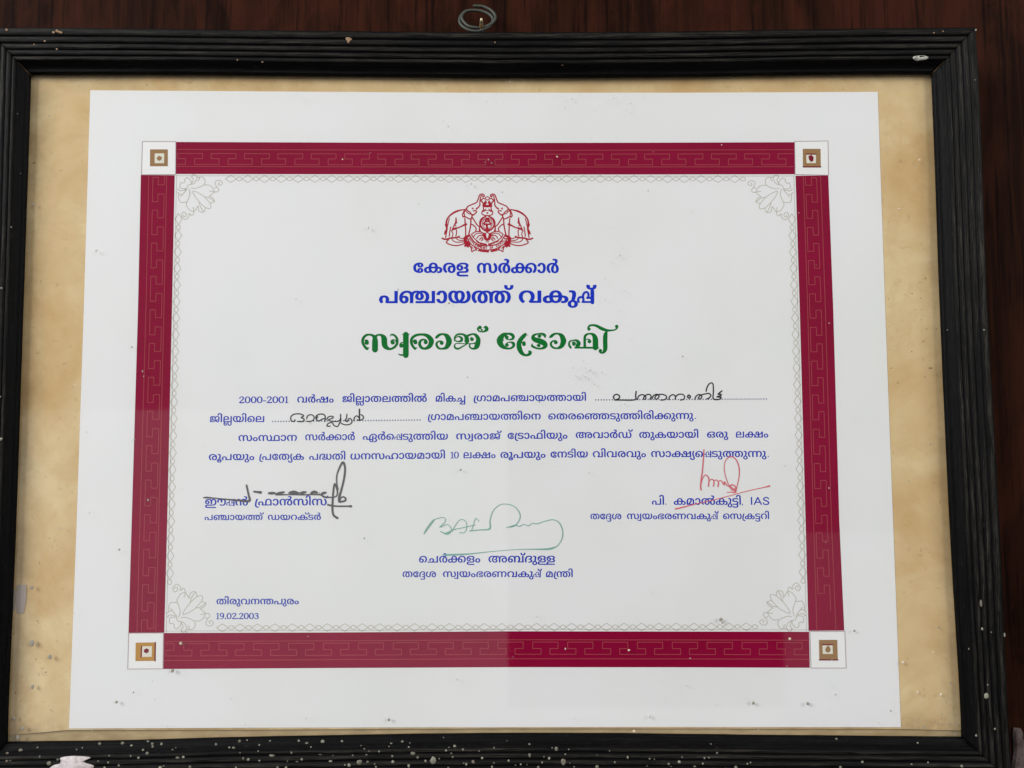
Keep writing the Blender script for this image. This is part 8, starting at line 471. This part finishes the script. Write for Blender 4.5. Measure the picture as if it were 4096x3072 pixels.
RAILS = {s: make_rail(s, i * 31.7) for i, s in enumerate(('top', 'right', 'bottom', 'left'))}
rng = random.Random(11)
def blobs(name, L, m, parent, flat=.35, dz=0.):
    """little domed drops: (x, y, z, radius, stretch)"""
    V, Fc = [], []
    for x, y, z, r, e in L:
        n = 10; b = len(V); ph = [rng.uniform(.82, 1.15) for _ in range(n)]; sl = rng.uniform(-.3, .3)
        for ring, (rr, hh) in enumerate(((1, -.25), (.92, .35), (.55, .85))):
            for k in range(n):
                a = 2 * math.pi * k / n; V.append((x + r * rr * ph[k] * math.cos(a) + sl * r * math.sin(a) * .4, y + r * e * rr * ph[k] * math.sin(a), z + dz + r * flat * hh))
        V.append((x, y, z + dz + r * flat))
        for ring in range(2):
            for k in range(n): Fc.append([b + ring * n + k, b + ring * n + (k + 1) % n, b + (ring + 1) * n + (k + 1) % n, b + (ring + 1) * n + k])
        Fc += [[b + 2 * n + k, b + 2 * n + (k + 1) % n, b + 3 * n] for k in range(n)]
    return mesh(name, V, Fc, m, parent, True)
for s in RAILS:
    L = [(x, y, z + .1, r, e) for x, y, z, r, e in PAINT_SPECKS[s]]
    if s == 'bottom': tag(blobs('paint_specks', L, m_speck, RAILS[s]), 'many pale cream paint drops spattered along the bottom rail', kind='stuff')
    elif s == 'top': tag(blobs('paint_specks', L, m_chip, RAILS[s]), kind='stuff')
    else: tag(blobs('paint_specks', L, m_speck, RAILS[s]), kind='stuff')
def crust(name, loop, h, m, parent, base=-.5):
    """a thin irregular crust lying on the moulding, loop given with heights"""
    L = [(x, y, z) for x, y, z in loop]; cx = sum(q[0] for q in L) / len(L); cy = sum(q[1] for q in L) / len(L); cz = sum(q[2] for q in L) / len(L)
    D = catmull(L + [L[0]], 4)[:-1]; n = len(D)
    V = [(x, y, z + base) for x, y, z in D] + [(x, y, z + h * .5) for x, y, z in D]
    for f in (.75, .45): V += [(cx + (x - cx) * f, cy + (y - cy) * f, cz + (z - cz) * f + h + .25 * noise.noise((x * .7, y * .7, f))) for x, y, z in D]
    V.append((cx, cy, cz + h))
    Fc = [[r * n + k, r * n + (k + 1) % n, (r + 1) * n + (k + 1) % n, (r + 1) * n + k] for r in range(3) for k in range(n)] + [[3 * n + k, 3 * n + (k + 1) % n, 4 * n] for k in range(n)]
    return mesh(name, V, Fc, m, parent, True)
tag(crust('plaster_smear', SMEAR, .7, m_smear, RAILS['bottom']), 'large whitish smear at the left end of the bottom rail')
crust('filler_flake', FLAKE, .35, m_flake, RAILS['top'])
crust('wood_chip', CHIP, .3, m_chip, RAILS['top'])

JOINTS = []
# opening outline, anticlockwise from lower left
def opening(grow):
    L = RAIL_INNER['bottom'][:-1] + sorted(RAIL_INNER['right'], key=lambda q: q[1])[:-1] + RAIL_INNER['top'][::-1][:-1] + sorted(RAIL_INNER['left'], key=lambda q: -q[1])[:-1]
    return [(x + grow * (1 if x > 0 else -1) * (abs(x) > 150), y + grow * (1 if y > 0 else -1) * (abs(y) > 110)) for x, y in L]
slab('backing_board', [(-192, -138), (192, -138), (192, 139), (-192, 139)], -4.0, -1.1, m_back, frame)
slab('mat_board', [(-192, -133.4), (-178, -132.4), (-166.6, -131.4), (-100, -131.5), (0, -131.2), (90, -131.5), (166.5, -131.9), (192, -132.6), (192, 139), (-192, 139)], -1.05, -.2, m_mat, frame)
for k, tb in enumerate(TABS): slab('tape_tab', tb, -1.0 if k else -.6, .15, m_tape, frame)
glass = slab('glass_pane', opening(1.6), 1.1, 1.3, m_glass, frame)
tag(blobs('dust_specks', [(x, y, 1.3, r, e) for x, y, r, e in DUST], m_dust, glass, .3), kind='stuff')
tag(blobs('grime_spots', [(x, y, 1.3, r, e) for x, y, r, e in GRIME], m_grime, glass, .15), kind='stuff')
tag(blobs('pale_drops', [(x, y, 1.3, r, e) for x, y, r, e in PALE_DUST], m_ldust, glass, .3), kind='stuff')

for k in (0, -1):
    p0, p1 = RAIL_INNER['top'][k], RAIL_OUTER['top'][k]
    JOINTS.append([(p0[0] + (p1[0] - p0[0]) * u, p0[1] + (p1[1] - p0[1]) * u, zprof(u)[0] - .02) for u in (0, .03, .06, .10, .14, .18, .22)])

# hanging ring: two turns of wire, lying back against the wall
def tube(name, path, r, m, parent, sides=10):
    V, Fc = [], []; n = len(path); P = [Vector(q) for q in path]; up = Vector((.3, .2, 1)).normalized()
    for i in range(n):
        d = (P[min(i + 1, n - 1)] - P[max(i - 1, 0)]).normalized(); a = d.cross(up).normalized(); b = d.cross(a)
        rr = r(i / (n - 1)) if callable(r) else r
        V += [tuple(P[i] + rr * (a * math.cos(2 * math.pi * k / sides) + b * math.sin(2 * math.pi * k / sides))) for k in range(sides)]
    Fc = [[i * sides + k, i * sides + (k + 1) % sides, (i + 1) * sides + (k + 1) % sides, (i + 1) * sides + k] for i in range(n - 1) for k in range(sides)]
    Fc += [list(range(sides))[::-1], list(range((n - 1) * sides, n * sides))]
    return mesh(name, V, Fc, m, parent, True)
for jp in JOINTS: tube('joint_gap', jp, lambda u: .17 - .12 * u, m_rail_raw, frame, 6)
tube('hanging_ring', catmull([tuple(q) for q in RING], 6), .6, m_wire, frame)
tube('ring_shank', [tuple(q) for q in SHANK], .6, m_wire, frame)
# the nail it hangs on
nail = empty('nail', pos(NAIL[0][0], NAIL[0][1], WZ), 'small rusty nail with a pale head, poking through the wire ring', 'nail')
tube('shaft', [(NAIL[0][0], NAIL[0][1] - .6, WZ - 1), tuple(NAIL[0]), tuple(NAIL[1])], lambda u: .95 - .2 * u, m_brass, nail)
tube('head', [tuple(NAIL[1]), tuple(NAIL[2])], lambda u: .78 - .35 * u, m_tip, nail)
# grey cement daub on the wall near the lower right corner
L = [tuple(q) for q in PATCH]; D = catmull([(a, b, 0) for a, b in L] + [(L[0][0], L[0][1], 0)], 4)[:-1]
gx = sum(q[0] for q in D) / len(D); gy = sum(q[1] for q in D) / len(D); n = len(D)
daub = empty('cement_daub', pos(gx, gy, WZ), 'rough grey cement daub on the dark wall beside the lower right frame corner', 'cement daub')
V = [(a, b, WZ - .2) for a, b, _ in D] + [(a, b, WZ + .5) for a, b, _ in D] + [(gx + (a - gx) * .8, gy + (b - gy) * .8, WZ + 1.2 + .5 * noise.noise((a * .3, b * .3, 0))) for a, b, _ in D] + [(gx, gy, WZ + 1.3)]
mesh('crust', V, [[r * n + k, r * n + (k + 1) % n, (r + 1) * n + (k + 1) % n, (r + 1) * n + k] for r in range(2) for k in range(n)] + [[2 * n + k, 2 * n + (k + 1) % n, 3 * n] for k in range(n)], m_plast, daub)

# ------------------------------------------------------------------ the certificate
cert = empty('certificate', pos(0, 0, -.2), 'white printed award certificate with a crimson border, mounted under the glass of the black frame', 'certificate')
slab('paper_sheet', PAPER, -.19, 0, m_paper, cert)
Z1, Z2, Z3, Z4 = .03, .06, .09, .12
def lerp(a, b, f): return (a[0] + (b[0] - a[0]) * f, a[1] + (b[1] - a[1]) * f)
def band(side):
    loop = BANDS[side]; o = polyface('border_band', loop, Z1, m_red, cert); n = len(loop) // 2
    # outer edge and inner edge run the same way
    if side in ('top', 'bottom'):
        E = loop[:n]; I = loop[n:][::-1]
    elif side == 'left': E = [loop[0]] + loop[7:4:-1]; I = loop[1:5]; E = [loop[0], loop[7], loop[6], loop[5]]
    else: E = loop[1:5]; I = [loop[0], loop[7], loop[6], loop[5]]
    if side == 'bottom': E, I = I, E
    def length(P): return sum(math.dist(P[i], P[i + 1]) for i in range(len(P) - 1))
    def at(P, u):
        u *= length(P)
        for i in range(len(P) - 1):
            d = math.dist(P[i], P[i + 1])
            if u <= d or i == len(P) - 2: return lerp(P[i], P[i + 1], u / d)
            u -= d
    L = length(E)
    def q(s, t): return lerp(at(E, min(1, s / L)), at(I, min(1, s / L)), t)
    S = []
    wl = .26
    flip = (lambda t: t) if side in ('top', 'left') else (lambda t: t)
    for t in (.235, .765):
        S.append([(*q(L * i / 14, flip(t)), wl) for i in range(15)])
    per = 13.95; s = .9; pts = []
    cyc = ((0, .36), (.745, .36), (.745, .52), (.51, .52), (.51, .70), (1.235, .70), (1.235, .52), (1.0, .52))
    pts.append((s - .3, .70)); pts.append((s + .23 * per, .70)); pts.append((s + .23 * per, .52)); pts.append((s, .52))
    while s + 1.3 * per < L:
        for a, t in cyc: pts.append((s + a * per, t))
        s += per
    for a, t in cyc[:2]: pts.append((min(L - .6, s + a * per), t))
    S.append([(*q(a, flip(t)), wl) for a, t in pts])
    strokes('key_pattern', S, Z2, m_key, o, 1)
    S2 = [[(*q(L * i / 14, 1.055), .2) for i in range(15)]]
    strokes('inner_hairline', S2, Z1, m_lace, o, 1)
    return o
for s in ('top', 'bottom', 'left', 'right'): band(s)
for k in ('tl', 'tr', 'bl', 'br'):
    outer, sq, inn, dot = SQUARES[k]
    V = []; Fc = []
    o = strokes('corner_square', [[(*p, .26) for p in outer + [outer[0]]]], Z2, m_hair, cert, 1)
    polyface('square_field', outer, .015, m_white, o)
    f = polyface('square_frame', sq, Z1, {'bl': m_orange}.get(k, m_brown), o)
    if k == 'tr' or k == 'br' or k == 'bl':
        e = lambda a, b: [lerp(a, b, 0), lerp(a, b, 1)]
        S = {'br': [[sq[2], sq[3]], [inn[0], inn[1]]], 'tr': [[inn[0], inn[1]], [sq[2], sq[3]]], 'bl': [[sq[1], sq[2]], [inn[0], inn[3]]]}[k]
        strokes('red_shade', [[(*p, .5) for p in s] for s in S], Z3, m_sqred, f, 1)
    polyface('square_centre', inn, Z2, m_cream, f)
    polyface('square_dot', dot, Z4, {'tl': m_brown, 'tr': m_sqred, 'bl': m_sqred, 'br': m_brown}[k], f)
# inner corners of the border carry a line-drawn flower each
CORN = {'tl': (BANDS['top'][9], 1, 1), 'tr': (BANDS['top'][5], -1, 1), 'br': (BANDS['bottom'][4], -1, -1), 'bl': (BANDS['bottom'][0], 1, -1)}
for k, (c0, sx, sy) in CORN.items():
    strokes('corner_flower', [[(c0[0] + x * sx, c0[1] + y * sy, .30) for x, y in s] for s in FLOWER], Z1, m_lace, cert, 4)
# chain of lozenges along the inside of the border
def chain(P0, P1, inward, n):
    S = []; dx, dy = (P1[0] - P0[0]) / n, (P1[1] - P0[1]) / n; L = math.hypot(dx, dy); ux, uy = dx / L, dy / L; vx, vy = inward
    for i in range(n):
        ox, oy = P0[0] + dx * i, P0[1] + dy * i
        def g(a, b, w=.28): return (ox + ux * a + vx * b, oy + uy * a + vy * b, w)
        S.append([g(0, 0), g(L * .34, 1.5), g(L * .68, 0), g(L * .34, -1.5), g(0, 0)])
        c = L * .84; rx = L * .155
        S.append([g(c + rx * math.cos(a), .85 * math.sin(a)) for a in [2 * math.pi * j / 8 for j in range(9)]])
    return strokes('lozenge_chain', S, Z1, m_lace, cert, 1)
tl, tr, br, bl = (CORN[k][0] for k in ('tl', 'tr', 'br', 'bl'))
# the border sags a hair in the middle, so each chain is laid in two runs that share the corner spacing
def run(a, b, ins, inward, n, s0, s1):
    d = math.dist(a, b); p0 = lerp(a, b, s0 / d); p1 = lerp(a, b, 1 - s1 / d)
    return chain((p0[0] + inward[0] * ins, p0[1] + inward[1] * ins), (p1[0] + inward[0] * ins, p1[1] + inward[1] * ins), inward, n)
run(tl, tr, 2.05, (0, -1), 31, 20.8, 20.5); run(bl, br, 2.05, (0, 1), 31, 21.0, 20.5)
run(tl, bl, 1.75, (1, 0), 22, 16.8, 19.0); run(tr, br, 1.75, (-1, 0), 22, 16.8, 19.0)

strokes('emblem', EMBLEM, Z1, m_emblem, cert, 3)
NAMES = {'heading_1': ('heading', m_bluehead), 'heading_2': ('heading', m_bluehead), 'body_1': ('body_line', m_blue), 'body_2': ('body_line', m_blue), 'body_2b': ('body_line', m_blue), 'body_3': ('body_line', m_blue), 'body_4': ('body_line', m_blue),
         'name_1': ('signatory_line', m_blue), 'name_2': ('signatory_line', m_blue), 'name_3': ('signatory_line', m_blue), 'post_1': ('office_line', m_blue), 'post_2': ('office_line', m_blue), 'post_3': ('office_line', m_blue),
         'place': ('place_line', m_blue), 'date': ('date_line', m_blue)}
for k, items in TEXT.items(): text(NAMES[k][0], items, Z1, NAMES[k][1], cert)
strokes('title', TITLE, Z1, m_green, cert, 4)
for D in DOTS:
    V, Fc = [], []
    for x, y, r in D:
        b = len(V); V += [(x + r * math.cos(k * math.pi / 4), y + r * math.sin(k * math.pi / 4), Z1) for k in range(8)]; Fc.append(list(range(b, b + 8)))
    mesh('dotted_line', V, Fc, m_dots, cert)
for S in (HAND1, HAND2): strokes('handwriting', S, Z3, m_black, cert, 4)
tag(strokes('signature', SIG1, Z4, m_felt, cert, 4), 'thick grey-black felt pen signature')
tag(strokes('signature', SIG2, Z4, m_redpen, cert, 4), 'red pen signature with a long slanting underline')
tag(strokes('signature', SIG3, Z4, m_greenpen, cert, 5), 'thin pale green signature')
